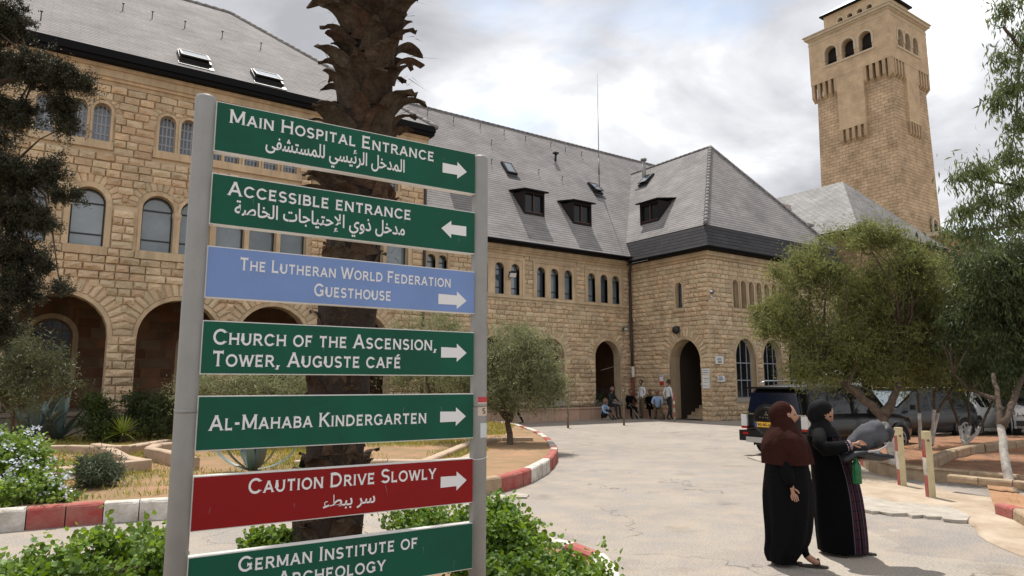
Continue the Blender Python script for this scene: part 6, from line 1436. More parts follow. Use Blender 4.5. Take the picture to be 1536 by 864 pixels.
# ------------------------------------------------------------------ posts
def steelpost(px, py, h, lab, bands=None, rad=.045):
    b_ = G(px, py); r_ = thing('bollard_post', lab, 'post', b_, 0, None)
    t = MB(); t.tube([(0, 0, 0), (0, 0, h-.03), (0, 0, h)], [rad, rad, rad*.6], 10); t.build('shaft', M_steel if not bands else bands[0][2], r_)
    if bands:
        for z0, z1, m in bands[1:]: t = MB(); t.tube([(0, 0, z0), (0, 0, z1)], [rad*1.04, rad*1.04], 10, cap=False); t.build('painted_band', m, r_)
    else: t = MB(); t.disc((0, 0, h+.03), (0, 0, 1), .055, 12, 0, 0, .05); t.build('cap', M_chrome, r_)
steelpost(852, 642, 1.45, 'rusty thin steel post standing alone before the left loggia arch'); steelpost(936, 638, 1.42, 'thin steel post in front of the drain pipe and seated people')
steelpost(1012, 633, 1.30, 'red and white post beside the entrance arch', [(0, 0, M_kerbw), (.62, .80, M_kerbr), (.22, .45, M_kerbr), (.95, 1.30, M_kerbr)]); steelpost(1079, 631, 1.32, 'red and white post against the stone pier right of the entrance', [(0, 0, M_kerbw), (.88, 1.32, M_kerbr)], rad=.04)
M_cream = mat('yellowed_cream_paint', (.58, .50, .30), .8, var=.25, vscale=8)
def squarepost(px, py, h, lab, side):
    b_ = G(px, py); r_ = thing('striped_post', lab, 'post', b_, HEAD-PI/2-.08); w_ = .10
    t = MB(); t.box((0, 0, h/2), (w_, w_, h)); t.build('shaft', M_cream, r_)
    for z0, z1, m in side: t = MB(); t.box((-w_/2-.003, 0, (z0+z1)/2), (.006, w_*.96, z1-z0)); t.build('painted_band', m, r_)
    t = MB(); t.disc((0.0, -w_/2-.003, h-.14), (0, 1, 0), .02, 10, 0, 0, .008); t.build('rust_spot', M_steel, r_)
    t = MB(); t.box((0, 0, .01), (w_+.06, w_+.06, .02)); t.build('foot', M_conc, r_)
squarepost(1354, 731, 1.0, 'slimmer cream post with red stripes nearer the leaning tree', [(.0, .30, M_kerbr), (.60, .86, M_kerbr), (.30, .60, M_kerbw)])
squarepost(1397, 749, 1.02, 'cream post with red and white side nearest the broken path edge', [(.0, .36, M_kerbr), (.36, .62, M_kerbw), (.62, .90, M_kerbr)])
# white metal barrier behind the women
bb = G(1221, 690); r_ = thing('white_barrier', 'low white tubular barrier seen between the two women', 'barrier', bb, HEAD-PI/2)
t = MB(); t.tube([(-.45, 0, 1.02), (.5, 0, 1.02)], .022, 6); t.tube([(-.3, 0, 0), (-.3, 0, 1.0)], .025, 6); t.tube([(.15, 0, 0), (.15, 0, 1.0)], .025, 6); t.build('frame', M_white, r_)

# ------------------------------------------------------------------ things on the walls
def plaque(PL, s0, s1, z0, z1, label, lines, m=None, cat='plaque', off=.09, rows=()):
    p = PL.at((s0+s1)/2, z0, off); r_ = thing('wall_plaque', label, cat, p); IM = Matrix.Translation(-p)
    t = MB(); pbox(t, PL, s0, s1, z0, z1, off-.03, off); o = t.build('board', m or M_white, r_); o.matrix_parent_inverse = IM
    t = MB(); e = .012; [pbox(t, PL, *q, off, off+.006) for q in ((s0, s1, z1-e, z1), (s0, s1, z0, z0+e), (s0, s0+e, z0+e, z1-e), (s1-e, s1, z0+e, z1-e))]; o = t.build('rim', M_metal, r_); o.matrix_parent_inverse = IM
    for a, b, z, h, mm in rows:
        t = MB(); n = max(2, int((b-a)*(s1-s0)/(h*1.1))); x = s0+a*(s1-s0); wd = (b-a)*(s1-s0)/n; zz = z0+z*(z1-z0)
        for i in range(n):
            if R.random() < .15: continue
            t.poly([PL.at(x+i*wd, zz, off+.002), PL.at(x+(i+.8)*wd, zz, off+.002), PL.at(x+(i+.8)*wd, zz+h, off+.002), PL.at(x+i*wd, zz+h, off+.002)])
        o = t.build('small_print', mm, r_); o.matrix_parent_inverse = IM
M_ink = mat('blue_grey_ink', (.18, .22, .30), .6)
def sF(px, py): x, z = FY(px, py, 21.3); return x, z
def sW(px, py): y, z = FX(px, py, 26.06); return 26.5-y, z
a = sW(1055.5, 583); b = sW(1068.5, 552); plaque(PW, a[0], min(b[0], 5.18), a[1], b[1], 'tall white lettered plaque on the pier right beside the entrance arch', [], rows=[(.15, .85, .86, .04, M_ink), (.1, .9, .76, .045, M_ink), (.2, .8, .68, .04, M_ink), (.1, .9, .48, .04, M_ink), (.15, .9, .40, .04, M_ink), (.3, .8, .30, .03, M_ink), (.15, .85, .12, .03, M_ink)])
a = sF(1071, 546); b = sF(1083, 534); plaque(PF, a[0], b[0], a[1], b[1], 'small square white plaque, topmost of those on the pier', [], rows=[(.2, .85, .62, .05, M_ink), (.2, .85, .45, .05, M_ink), (.3, .75, .16, .07, M_black)])
a = sF(1074, 573); b = sF(1085, 563); plaque(PF, a[0], b[0], a[1], b[1], 'small white plaque with blue print, lower right on the pier', [], rows=[(.15, .85, .66, .05, M_ink), (.25, .75, .4, .06, mat('blue_print', (.05, .2, .5), .5)), (.25, .75, .24, .05, M_ink)])
a = sW(991.5, 578); b = sW(997, 562); plaque(PW, a[0], b[0], a[1]+.2, b[1], 'small white and red notice on the left edge of the entrance arch', [], rows=[(.2, .8, .7, .06, M_ink)], off=.1)
t = MB(); pbox(t, PW, a[0]+.01, b[0]-.01, a[1]+.01, a[1]+.2, .08, .1); tag(t.build('red_notice', mat('red_notice_board', (.5, .03, .03), .5)), 'small red panel under the notice left of the entrance', 'notice')
mb = MB(); mb.box((25.72, 26.1, 2.35), (.17, .04, .55)); tag(mb.build('pipe_notice', M_white), 'upright white notice fixed to the brown drain pipe', 'notice')
def lamp(label, p, aim, m=M_black, s=1.0):
    r_ = thing('flood_light', label, 'lamp', p); t = MB(); d = Vector(aim).normalized(); M = d.to_track_quat('Y', 'Z').to_matrix().to_4x4()
    t.box((0, 0, 0), (.34*s, .10*s, .26*s), M=M); t.box((0, -.08*s, 0), (.24*s, .1*s, .18*s), M=M); t.build('housing', m, r_)
    t = MB(); t.box((0, .053*s, 0), (.28*s, .004, .2*s), M=M); t.build('lamp_glass', M_lwh, r_)
    t = MB(); t.tube([(0, 0, 0), (0, .18, -.16*s), (0, .45, -.16*s)], .018, 6); t.build('bracket', m, r_)
x, z = FY(769, 412, 26.1); lamp('square floodlight mounted before the small windows left of the corner', (x, 26.1, z), (-.3, -.8, -.6), s=1.1)
x, z = FY(937, 493, 26.3); lamp('small floodlight on the wall next to the drain pipe', (x, 26.25, z), (0, -.9, -.4), s=.7)
t = MB(); t.tube([(x, 26.42, z-.05), (x, 26.42, z-.9), (x-.2, 26.42, z-1.5), (x-.7, 26.42, z-2.0), (x-1.6, 26.42, z-2.2)], .012, 6); tag(t.build('wall_cable', M_metal), 'grey cable running down the wall from the floodlight', 'cable')
y, z = FX(1015, 495, 25.85); r_ = thing('dome_camera', 'round black dome camera above the entrance arch', 'lamp', (25.8, y, z)); t = MB(); n = 10  # camera dome kept among the lamps; it gives no light
V = [(math.sin(PI*i/n)*.2*math.cos(2*PI*j/14)*.9, math.sin(PI*i/n)*.2*math.sin(2*PI*j/14), math.cos(PI*i/n)*.2) for i in range(n+1) for j in range(14)]
t.mesh(V, [(i*14+j, i*14+(j+1) % 14, (i+1)*14+(j+1) % 14, (i+1)*14+j) for i in range(n) for j in range(14)], 0, True); t.tube([(0, 0, .1), (.3, 0, .14)], .05, 8); t.build('globe', M_black, r_)
x, z = FY(1068, 441, 21.0); r_ = thing('corner_lamp', 'small silver lamp on a bracket at the upper corner of the wing', 'lamp', (x, 21.05, z)); t = MB(); t.tube([(0, 0, -.35), (0, 0, .05)], .025, 6); t.disc((0, -.06, .1), (0.2, -.9, -.2), .12, 14, 0, 0, .12); t.tube([(0, 0, -.3), (0, .3, -.3)], .025, 6); t.build('fitting', M_chrome, r_)
x, z = FY(995, 482, 26.3); 
# ------------------------------------------------------------------ people
M_skin = mat('skin', (.36, .185, .115), .55, sub=.0, var=.12, vscale=14); M_skin2 = mat('tanned_skin', (.27, .135, .085), .6, var=.12, vscale=14); M_lip = mat('lips', (.28, .08, .07), .5); M_eye = mat('eye_dark', (.02, .012, .01), .2)
M_abaya = mat('black_cloth', (.003, .003, .0035), .85, spec=.12, bump=1, bscale=7); M_maroon = mat('maroon_headscarf', (.036, .011, .008), .88, spec=.1, var=.3, vscale=8, bump=1, bscale=8)
M_bscarf = mat('black_patterned_scarf', (.006, .0065, .008), .8, spec=.15, var=.5, vscale=30); M_sandal = mat('dark_sandal', (.02, .014, .01), .5)
M_shirtw = mat('white_shirt', (.66, .67, .70), .8, var=.1, vscale=6); M_shirtb = mat('light_blue_shirt', (.32, .45, .66), .8, var=.12, vscale=8); M_brtr = mat('brown_trousers', (.12, .085, .05), .85, var=.15); M_dktr = mat('dark_trousers', (.014, .015, .02), .85); M_hair = mat('dark_hair', (.015, .012, .01), .6); M_hairg = mat('grey_hair', (.22, .21, .20), .7); M_shoe = mat('black_shoe', (.012, .011, .01), .4)
def headgeo(cen, face, up, s=1.0, nu=26, nv=20):
    """sculpted head: skull, jaw, brow, nose, chin, ears. returns verts, faces, material index (0 skin 1 lip 2 eye)"""
    y = Vector(face).normalized(); z = (Vector(up)-y*Vector(up).dot(y)).normalized(); x = y.cross(z); cen = Vector(cen); V = []; loc = []
    for i in range(nv+1):
        ph = PI*i/nv
        for j in range(nu):
            th = 2*PI*j/nu; a, b, c = math.sin(ph)*math.sin(th), math.sin(ph)*math.cos(th), math.cos(ph)   # b: forward
            px_, py_, pz_ = a*.073, b*.092, c*.112
            if c < 0: px_ *= 1-.34*(-c)**1.2; py_ = py_*(1-.12*(-c))+(.016*(-c) if b > 0 else 0)
            if b > 0:
                g = lambda u, v, su, sv: math.exp(-((px_-u)/su)**2-((pz_-v)/sv)**2)
                py_ += .024*g(0, -.022, .011, .020)+.010*g(0, .0, .009, .022)+.006*g(0, .030, .04, .009)-.009*g(.030, .010, .013, .010)-.009*g(-.030, .010, .013, .010)+.006*g(0, -.055, .018, .007)+.004*g(0, -.066, .018, .006)-.003*g(0, -.060, .02, .003)+.010*g(0, -.092, .02, .014)+.004*(g(.042, -.02, .02, .02)+g(-.042, -.02, .02, .02))
            if abs(a) > .93 and abs(pz_) < .03 and abs(b) < .45: px_ *= 1.13
            loc.append((px_, py_, pz_)); V.append(cen+(x*px_+y*py_+z*pz_)*s)
    F = []; M = []
    for i in range(nv):
        for j in range(nu):
            f = (i*nu+j, i*nu+(j+1) % nu, (i+1)*nu+(j+1) % nu, (i+1)*nu+j); F.append(f)
            c = [sum(loc[k][q] for k in f)/4 for q in range(3)]
            M.append(2 if c[1] > .04 and abs(abs(c[0])-.030) < .012 and abs(c[2]-.010) < .007 else 1 if c[1] > .05 and abs(c[0]) < .022 and abs(c[2]+.060) < .010 else 0)
    return V, F, M
def skinned(name, J, Bn, parent, mats, labels, head=None, sub=1):
    """one continuous body: Skin modifier over the joints, then materials by the nearest bone, head joined in"""
    names = list(J); idx = {k: i for i, k in enumerate(names)}
    me = bpy.data.meshes.new(name); me.from_pydata([tuple(J[k][0]) for k in names], [(idx[a], idx[b]) for a, b, _ in Bn], [])
    o = bpy.data.objects.new(name, me); COL.objects.link(o); sk = o.modifiers.new('skin', 'SKIN'); sk.use_smooth_shade = True; sk.branch_smoothing = .6
    ss = o.modifiers.new('sub', 'SUBSURF'); ss.levels = sub; ss.render_levels = sub
    for k in names:
        d = me.skin_vertices[0].data[idx[k]]; r = J[k][1]; d.radius = (r, r) if not hasattr(r, '__len__') else r; d.use_root = (k == 'pelvis')
    dg = bpy.context.evaluated_depsgraph_get(); dg.update(); m2 = bpy.data.meshes.new_from_object(o.evaluated_get(dg)); bpy.data.objects.remove(o)
    V = [v.co.copy() for v in m2.vertices]; F = [tuple(p.vertices) for p in m2.polygons]; segs = [(Vector(J[a][0]), Vector(J[b][0]), lab) for a, b, lab in Bn]; mi = []
    for f in F:
        c = sum((V[i] for i in f), Vector())/len(f); best = None
        for a, b, lab in segs:
            ab = b-a; t = max(0, min(1, (c-a).dot(ab)/max(ab.length_squared, 1e-9))); d = (c-a-ab*t).length
            if best is None or d < best[0]: best = (d, lab)
        mi.append(labels.index(best[1]))
    if head:
        hv, hf, hm = headgeo(*head); b = len(V); V += hv; F += [tuple(i+b for i in f) for f in hf]; mi += [labels.index('skin') if q == 0 else labels.index('lip') if q == 1 else labels.index('eye') for q in hm]
    mb = MB(); mb.v = [tuple(v) for v in V]; mb.f = F; mb.uv = [[(0, 0)]*len(f) for f in F]; mb.m = mi; mb.sm = [True]*len(F)
    return mb.build(name, mats, parent)
def add_hand(J, Bn, pre, wrist, pdir, side, curl=.5, s=1.0, lab='skin'):
    """palm, four unequal curled fingers and a thumb from its side; pdir: pointing direction, side: thumb direction"""
    d = Vector(pdir).normalized(); t = (Vector(side)-d*Vector(side).dot(d)).normalized(); n = d.cross(t); w_ = Vector(wrist)
    pal = w_+d*.055*s; J[pre+'palm'] = (pal, (.022*s, .016*s)); Bn.append((pre+'wr', pre+'palm', lab))
    for i, (off, ln) in enumerate(((.028, .068), (.010, .078), (-.008, .072), (-.026, .056))):
        k = pal+d*.028*s+t*off*s; J[f'{pre}k{i}'] = (k, .0105*s); Bn.append((pre+'palm', f'{pre}k{i}', lab)); p = k; dd = d.copy()
        for j, fr in enumerate((.45, .32, .23)):
            dd = (dd-n*(-1)*curl*.55).normalized() if False else (dd+n*curl*.45).normalized(); p = p+dd*ln*fr*s; J[f'{pre}f{i}{j}'] = (p, (.0088-.0012*j)*s); Bn.append((f'{pre}k{i}' if j == 0 else f'{pre}f{i}{j-1}', f'{pre}f{i}{j}', lab))
    p = w_+d*.02*s+t*.022*s; J[pre+'t0'] = (p, .013*s); Bn.append((pre+'wr', pre+'t0', lab)); q = p+(t*.7+d*.7).normalized()*.038*s; J[pre+'t1'] = (q, .010*s); Bn.append((pre+'t0', pre+'t1', lab)); q2 = q+(t*.25+d+n*curl*.4).normalized()*.03*s; J[pre+'t2'] = (q2, .0085*s); Bn.append((pre+'t1', pre+'t2', lab))
def figure(J0, face, hcen, parent, mats, up=(0, 0, 1), s=1.0, lab=None, curl=.45, hs=1.0):
    """joints: pelvis, waist, chest, neck, L/R sh el wr, hip kn an toe"""
    lab = lab or dict(torso='top', arm='top', fore='top', leg='bottom', foot='shoe')
    J = {}; Bn = []
    rad = dict(pelvis=.135, waist=.115, chest=.135, neck=.052, nk2=.05, sh=.062, el=.044, wr=.028, hip=.095, kn=.062, an=.042, toe=.034)
    for k, p in J0.items():
        base = k[1:] if k[0] in 'LR' and k[1:] in rad else k; J[k] = (Vector(p), rad[base]*s)
    Bn += [('pelvis', 'waist', lab['leg'] if False else lab['torso']), ('waist', 'chest', lab['torso']), ('chest', 'neck', lab['torso']), ('neck', 'nk2', 'skin')]
    for q in 'LR': Bn += [('chest', q+'sh', lab['torso']), (q+'sh', q+'el', lab['arm']), (q+'el', q+'wr', lab['fore']), ('pelvis', q+'hip', lab['leg']), (q+'hip', q+'kn', lab['leg']), (q+'kn', q+'an', lab['leg']), (q+'an', q+'toe', lab['foot'])]
    for q in 'LR':
        w_ = J[q+'wr'][0]; e_ = J[q+'el'][0]; d = (w_-e_).normalized(); add_hand(J, Bn, q, w_, d, Vector(face)+Vector((0, 0, .3)), curl, s)
    labels = ['skin', 'lip', 'eye', 'top', 'bottom', 'shoe']
    return skinned('body', J, Bn, parent, mats, labels, head=(hcen, face, up, s*hs))
def standing(step=.0, armL=None, armR=None):
    return dict(pelvis=(0, 0, .93), waist=(0, 0, 1.10), chest=(0, .01, 1.31), neck=(0, .01, 1.45), nk2=(0, .015, 1.53), Lsh=(-.17, 0, 1.40), Rsh=(.17, 0, 1.40), Lel=armL[0] if armL else (-.24, .0, 1.12), Lwr=armL[1] if armL else (-.25, .07, .87), Rel=armR[0] if armR else (.24, .0, 1.12), Rwr=armR[1] if armR else (.25, .07, .87),
                Lhip=(-.09, 0, .88), Rhip=(.09, 0, .88), Lkn=(-.10, .03+step*.6, .49), Rkn=(.10, .03-step*.2, .49), Lan=(-.10, step, .09), Ran=(.10, -step, .09), Ltoe=(-.11, .15+step, .035), Rtoe=(.11, .15-step, .035))
def seated(h=.42, out_=.38, knee=None, low=False):
    kz = h+.04 if not low else .46; ky = .42 if not low else .30; ay = .46 if not low else .48
    return dict(pelvis=(0, 0, h+.08), waist=(0, .02, h+.25), chest=(0, .08, h+.46), neck=(0, .10, h+.59), nk2=(0, .12, h+.66), Lsh=(-.17, .08, h+.54), Rsh=(.17, .08, h+.54), Lel=(-.24, .20, h+.30), Rel=(.24, .20, h+.30), Lwr=(-.14, .38, h+.22), Rwr=(.14, .38, h+.22),
                Lhip=(-.10, .02, h+.05), Rhip=(.10, .02, h+.05), Lkn=(-.13, ky, kz), Rkn=(.13, ky, kz), Lan=(-.12, ay, .09), Ran=(.12, ay, .09), Ltoe=(-.12, ay+.15, .035), Rtoe=(.12, ay+.15, .035))
def haircap(root, cen, face, m, s=1.0, bald=.0):
    mb = MB(); y = Vector(face).normalized(); z = Vector((0, 0, 1)); x = y.cross(z); V = []; n = 14; k = 20
    for i in range(n+1):
        ph = PI*.62*i/n
        for j in range(k):
            th = 2*PI*j/k; a, b, c = math.sin(ph)*math.sin(th), math.sin(ph)*math.cos(th), math.cos(ph)
            if b > .3 and c < .55: b *= .55; c = max(c, .5)
            r = 1.07+.02*math.sin(j*2.3+i); V.append(Vector(cen)+(x*a*.077+y*(b*.096-.006)+z*(c*.116+.004))*r*s)
    F = [(i*k+j, i*k+(j+1) % k, (i+1)*k+(j+1) % k, (i+1)*k+j) for i in range(n) for j in range(k)]
    if bald: F = [f for f in F if f[0]//k > n*.45]
    mb.mesh(V, F, 0, True); return mb.build('hair', m, root)
def man(label, base, head_dir, J, top, bottom, hair=M_hair, skin=M_skin2, hc=None, s=1.11, bald=0, shortsleeve=False, group=None):
    """local +y is where the figure faces"""
    r_ = thing('person', label, 'person', base, math.atan2(head_dir.y, head_dir.x)-PI/2, group); nk = Vector(J['nk2']); hc = hc or (nk.x, nk.y+.02, nk.z+.10)
    lab = dict(torso='top', arm='top', fore='skin' if shortsleeve else 'top', leg='bottom', foot='shoe'); r_.scale = (s, s, s)
    figure(J, (0, 1, -.12), hc, r_, [skin, M_lip, M_eye, top, bottom, M_shoe], lab=lab)
    haircap(r_, hc, (0, 1, 0), hair, 1, bald); return r_
def P_at(px, D): x, z = FY(px, 600, D); return Vector((x, D, 0))
def P_ax(px, A): y, z = FX(px, 600, A); return Vector((A, y, 0))
toV = (-CAMF)
def dirv(r, f): return (CAMR*r+CAMF*f).normalized()
man('bald man in blue shirt sitting on the ground with arms on his knees', P_at(904, 25.2), dirv(.75, -.65), seated(.06, low=True), M_shirtb, M_dktr, hair=M_hairg, bald=1)
man('grey haired man in dark clothes sitting on the planter wall', P_at(915, 25.62), dirv(.7, -.7), seated(.56, low=False), mat('dark_suit', (.018, .02, .024), .8), M_dktr, hair=M_hairg, bald=1)
bw = man('person in black sitting by the drain pipe with a walking stick', P_at(944, 25.25), dirv(.25, -.97), seated(.45), M_abaya, M_abaya)
man('man in white shirt and brown trousers standing in front of the seated group', P_ax(963, 25.15), dirv(-.8, -.3), standing(.02, armL=((-.25, -.03, 1.14), (-.20, .12, .95))), M_shirtw, M_brtr)
man('person in black sitting behind the standing man with brown trousers', P_ax(974, 25.62), dirv(.1, -1), seated(.42), M_abaya, M_abaya)
man('man in light blue shirt sitting hunched beside the entrance', P_ax(986, 25.62), dirv(-.2, -1), seated(.42), M_shirtb, M_brtr, hair=M_hairg)
man('man in white shirt and black trousers walking towards the entrance arch', P_ax(1003, 25.3), dirv(.75, .3), standing(.17, armL=((-.24, -.10, 1.14), (-.20, -.02, .92))), M_shirtw, M_dktr)
man('person in black trousers walking behind the olive tree trunk', G(776, 637), dirv(-1, -.1), standing(.24), M_dktr, M_dktr)
# bench they sit on, walking stick
p = P_ax(980, 25.82); bn = thing('stone_bench', 'low stone bench under the seated people beside the entrance', 'bench', p, 0); t = MB(); t.box((0, 0, .20), (.36, 1.7, .4)); t.build('seat_block', M_pink, bn)
a = P_at(946, 24.9)+Vector((0, 0, .62)); b = P_at(960, 24.2); t = MB(); t.tube([a, b], .018, 6); t.tube([a, a+Vector((-.08, 0, .06)), a+Vector((-.16, 0, .02))], .018, 6); tag(t.build('walking_stick', M_alloy), 'light metal walking stick leaning out from the person in black', 'walking stick')
p = G(1000, 624); bg_ = thing('cloth_bag', 'brown bag standing on the ground at the seated man knees', 'bag', P_ax(992, 25.2)); t = MB(); V = []
for z, w_ in ((0, .16), (.05, .19), (.2, .18), (.3, .12), (.33, .05)):
    for j in range(12): aa = 2*PI*j/12; V.append((math.cos(aa)*w_*(1+.08*math.sin(j*3)), math.sin(aa)*w_*.6, z))
t.mesh(V, [(i*12+j, i*12+(j+1) % 12, (i+1)*12+(j+1) % 12, (i+1)*12+j) for i in range(4) for j in range(12)], 0, True); t.build('bag_body', M_brtr, bg_); t = MB(); t.tube([(-.06, 0, .3), (-.05, 0, .42), (.05, 0, .42), (.06, 0, .3)], .01, 5); t.build('handle', M_brtr, bg_)
# passer-by half outside the right edge
pe = man('person with striped blue sleeve just entering at the right edge', G(1640, 862), dirv(-.4, -.9), standing(.05, armR=((.27, -.06, 1.08), (.22, .10, .86)), armL=((-.27, -.06, 1.08), (-.22, .1, .86))), M_shirtb, M_dktr)
bx_ = thing('dark_bag', 'dark green bag hanging at the right edge of the picture', 'bag', DEP(1566, 800, 6.35)); t = MB(); t.box((0, 0, 0), (.26, .12, .24)); t.build('bag_body', mat('dark_green_bag', (.02, .035, .02), .7), bx_); t = MB(); t.tube([(-.08, 0, .1), (-.05, 0, .3), (.05, 0, .3), (.08, 0, .1)], .012, 5); t.build('handle', M_black, bx_)

def loft(rings, n=56, folds=(), cap=True, seed=0):
    """draped cloth: rings (cx, cy, z, rx, ry, fold amplitude); folds: (frequency, phase, drift)"""
    V = []; UV = []; k = len(rings)
    for i, (cx_, cy_, z, rx, ry, fa) in enumerate(rings):
        for j in range(n):
            a = 2*PI*j/n; f = sum(math.sin(q*a+ph+dr*z+.8*mnoise.noise(Vector((math.cos(a)*1.3, math.sin(a)*1.3, z*1.2+seed)))*3) for q, ph, dr in folds)/max(1, len(folds)); f += .6*mnoise.noise(Vector((math.cos(a)*2.5, math.sin(a)*2.5, z*2.5+seed)))
            V.append((cx_+rx*math.cos(a)*(1+fa*f), cy_+ry*math.sin(a)*(1+fa*f), z))
    F = [(i*n+j, i*n+(j+1) % n, (i+1)*n+(j+1) % n, (i+1)*n+j) for i in range(k-1) for j in range(n)]
    uv = [[(j/n, rings[i][2]), ((j+1)/n, rings[i][2]), ((j+1)/n, rings[i+1][2]), (j/n, rings[i+1][2])] for i in range(k-1) for j in range(n)]
    if cap: F.append(tuple((k-1)*n+j for j in range(n))); uv.append([(0, 9)]*n)
    mb = MB(); mb.v = V; mb.f = F; mb.uv = uv; mb.m = [0]*len(F); mb.sm = [True]*len(F); return mb
def interp_rings(R_, m=5):
    out_ = []
    for i in range(len(R_)-1):
        a, b, c, d = R_[max(i-1, 0)], R_[i], R_[i+1], R_[min(i+2, len(R_)-1)]
        for k in range(m):
            t = k/m; out_.append(tuple(.5*((2*q)+(r-p_)*t+(2*p_-5*q+4*r-s_)*t*t+(3*q-3*r+s_-p_)*t**3) for p_, q, r, s_ in zip(a, b, c, d)))
    return out_+[R_[-1]]
def hood(cen, face, cut, sx_=1.0, rad=(.095, .122, .138), open_=(.62, .95), drop=-.03, tilt=0):
    """headscarf round the head, open over the face"""
    y = Vector(face).normalized(); z = (Vector((0, 0, 1))-y*y.z).normalized(); x = y.cross(z); V = []; n, k = 26, 36; loc = []
    for i in range(n+1):
        ph = PI*i/n*.93
        for j in range(k):
            th = 2*PI*j/k; a, b, c = math.sin(ph)*math.sin(th), math.sin(ph)*math.cos(th), math.cos(ph); rr_ = 1+.025*math.sin(th*5+ph*4)+.02*mnoise.noise(Vector((a*3, b*3, c*3)))
            loc.append((a, b, c)); ex = 1.0
            if b < 0: ex = 1.05
            zz = c*rad[2]-(.02 if c < -.3 else 0); V.append(Vector(cen)+(x*a*rad[0]*rr_+y*(b*rad[1]*rr_*ex-.03)+z*zz)*sx_)
    F = []
    for i in range(n):
        for j in range(k):
            f = (i*k+j, i*k+(j+1) % k, (i+1)*k+(j+1) % k, (i+1)*k+j); c = [sum(loc[q][w_] for q in f)/4 for w_ in range(3)]
            if c[1] > 0 and (c[0]/open_[0])**2+((c[2]+.12)/open_[1])**2 < 1: continue
            F.append(f)
    mb = MB(); mb.mesh(V, F, 0, True)
    return mb
# --- woman in the maroon headscarf (local x = picture right, y = away)
w1 = thing('person', 'woman in long maroon headscarf and black robe looking right', 'person', G(1188, 848), HEAD-PI/2)
J = dict(pelvis=(0, 0, .86), waist=(0, 0, 1.0), chest=(0, 0, 1.16), neck=(.0, 0, 1.28), nk2=(.012, 0, 1.345), Lsh=(.0, .12, 1.20), Rsh=(-.02, -.12, 1.20), Lel=(.02, .2, .98), Lwr=(.08, .17, .78), Rel=(-.07, -.13, .98), Rwr=(-.045, -.205, .765),
         Lhip=(.01, .08, .80), Rhip=(.0, -.08, .80), Lkn=(.05, .08, .45), Rkn=(.05, -.06, .46), Lan=(-.05, .06, .085), Ran=(.12, -.05, .095), Ltoe=(.06, .04, .03), Rtoe=(.235, -.10, .03))
fdir = Vector((1, -.28, -.05)); figure(J, fdir, (.018, -.005, 1.435), w1, [M_skin, M_lip, M_eye, M_abaya, M_abaya, M_skin], curl=.6, s=.93, hs=1.12)
rg = interp_rings([(-.10, .0, .035, .115, .13, .10), (-.075, 0, .12, .16, .15, .11), (-.015, 0, .24, .205, .165, .11), (0, 0, .45, .228, .18, .09), (.0, 0, .7, .236, .19, .05), (0, 0, .95, .205, .175, .03), (-.005, 0, 1.12, .165, .16, .02), (-.005, 0, 1.24, .12, .14, .01), (0, 0, 1.31, .08, .09, 0)])
loft(rg, folds=((5, 0, 1.2), (9, 1, -1.5)), seed=1).build('robe', M_abaya, w1)
t = MB(); t.tube([(-.02, -.10, 1.18), (-.07, -.125, .99), (-.06, -.175, .86), (-.05, -.20, .79)], [.06, .065, .06, .052], 14); t.build('sleeve', M_abaya, w1)
hd = hood((.015, 0, 1.435), fdir, 0, open_=(.76, .70), rad=(.095, .120, .138)).build('headscarf', M_maroon, w1)
sm_ = hd.modifiers.new('thick', 'SOLIDIFY'); sm_.thickness = .006
rg = interp_rings([(.015, 0, .965, .228, .215, .10), (.005, 0, 1.05, .222, .22, .09), (-.005, 0, 1.15, .212, .225, .06), (-.01, 0, 1.23, .178, .205, .05), (-.012, 0, 1.29, .142, .16, .04), (-.012, 0, 1.34, .115, .125, .03), (-.014, 0, 1.39, .10, .105, .02), (-.018, 0, 1.43, .09, .09, .02)])
cp = loft(rg, folds=((6, .5, 2.5), (10, 1, -2)), seed=4, cap=False).build('scarf_drape', M_maroon, w1)
for s_, px_, py_ in ((1, .175, -.075), (2, 0.0, .05)):
    t = MB(); V = []; n = 14
    for i in range(n):
        a = 2*PI*i/n; xx = math.cos(a)*(.135 if s_ == 1 else .12); yy = math.sin(a)*.045; V.append((xx, yy, 0)); 
    for i in range(n): V.append((V[i][0], V[i][1], .02))
    t.mesh(V, [(i, (i+1) % n, n+(i+1) % n, n+i) for i in range(n)]+[tuple(range(n, 2*n))], 0, False, Matrix.Translation((px_, py_, .0)) @ Matrix.Rotation(-.35 if s_ == 1 else -.1, 4, 'Z')); t.tube([(px_+.04, py_-.05, .01), (px_+.045, py_-.01, .075), (px_+.045, py_+.05, .01)], .014, 6); t.build('sandal', M_sandal, w1)
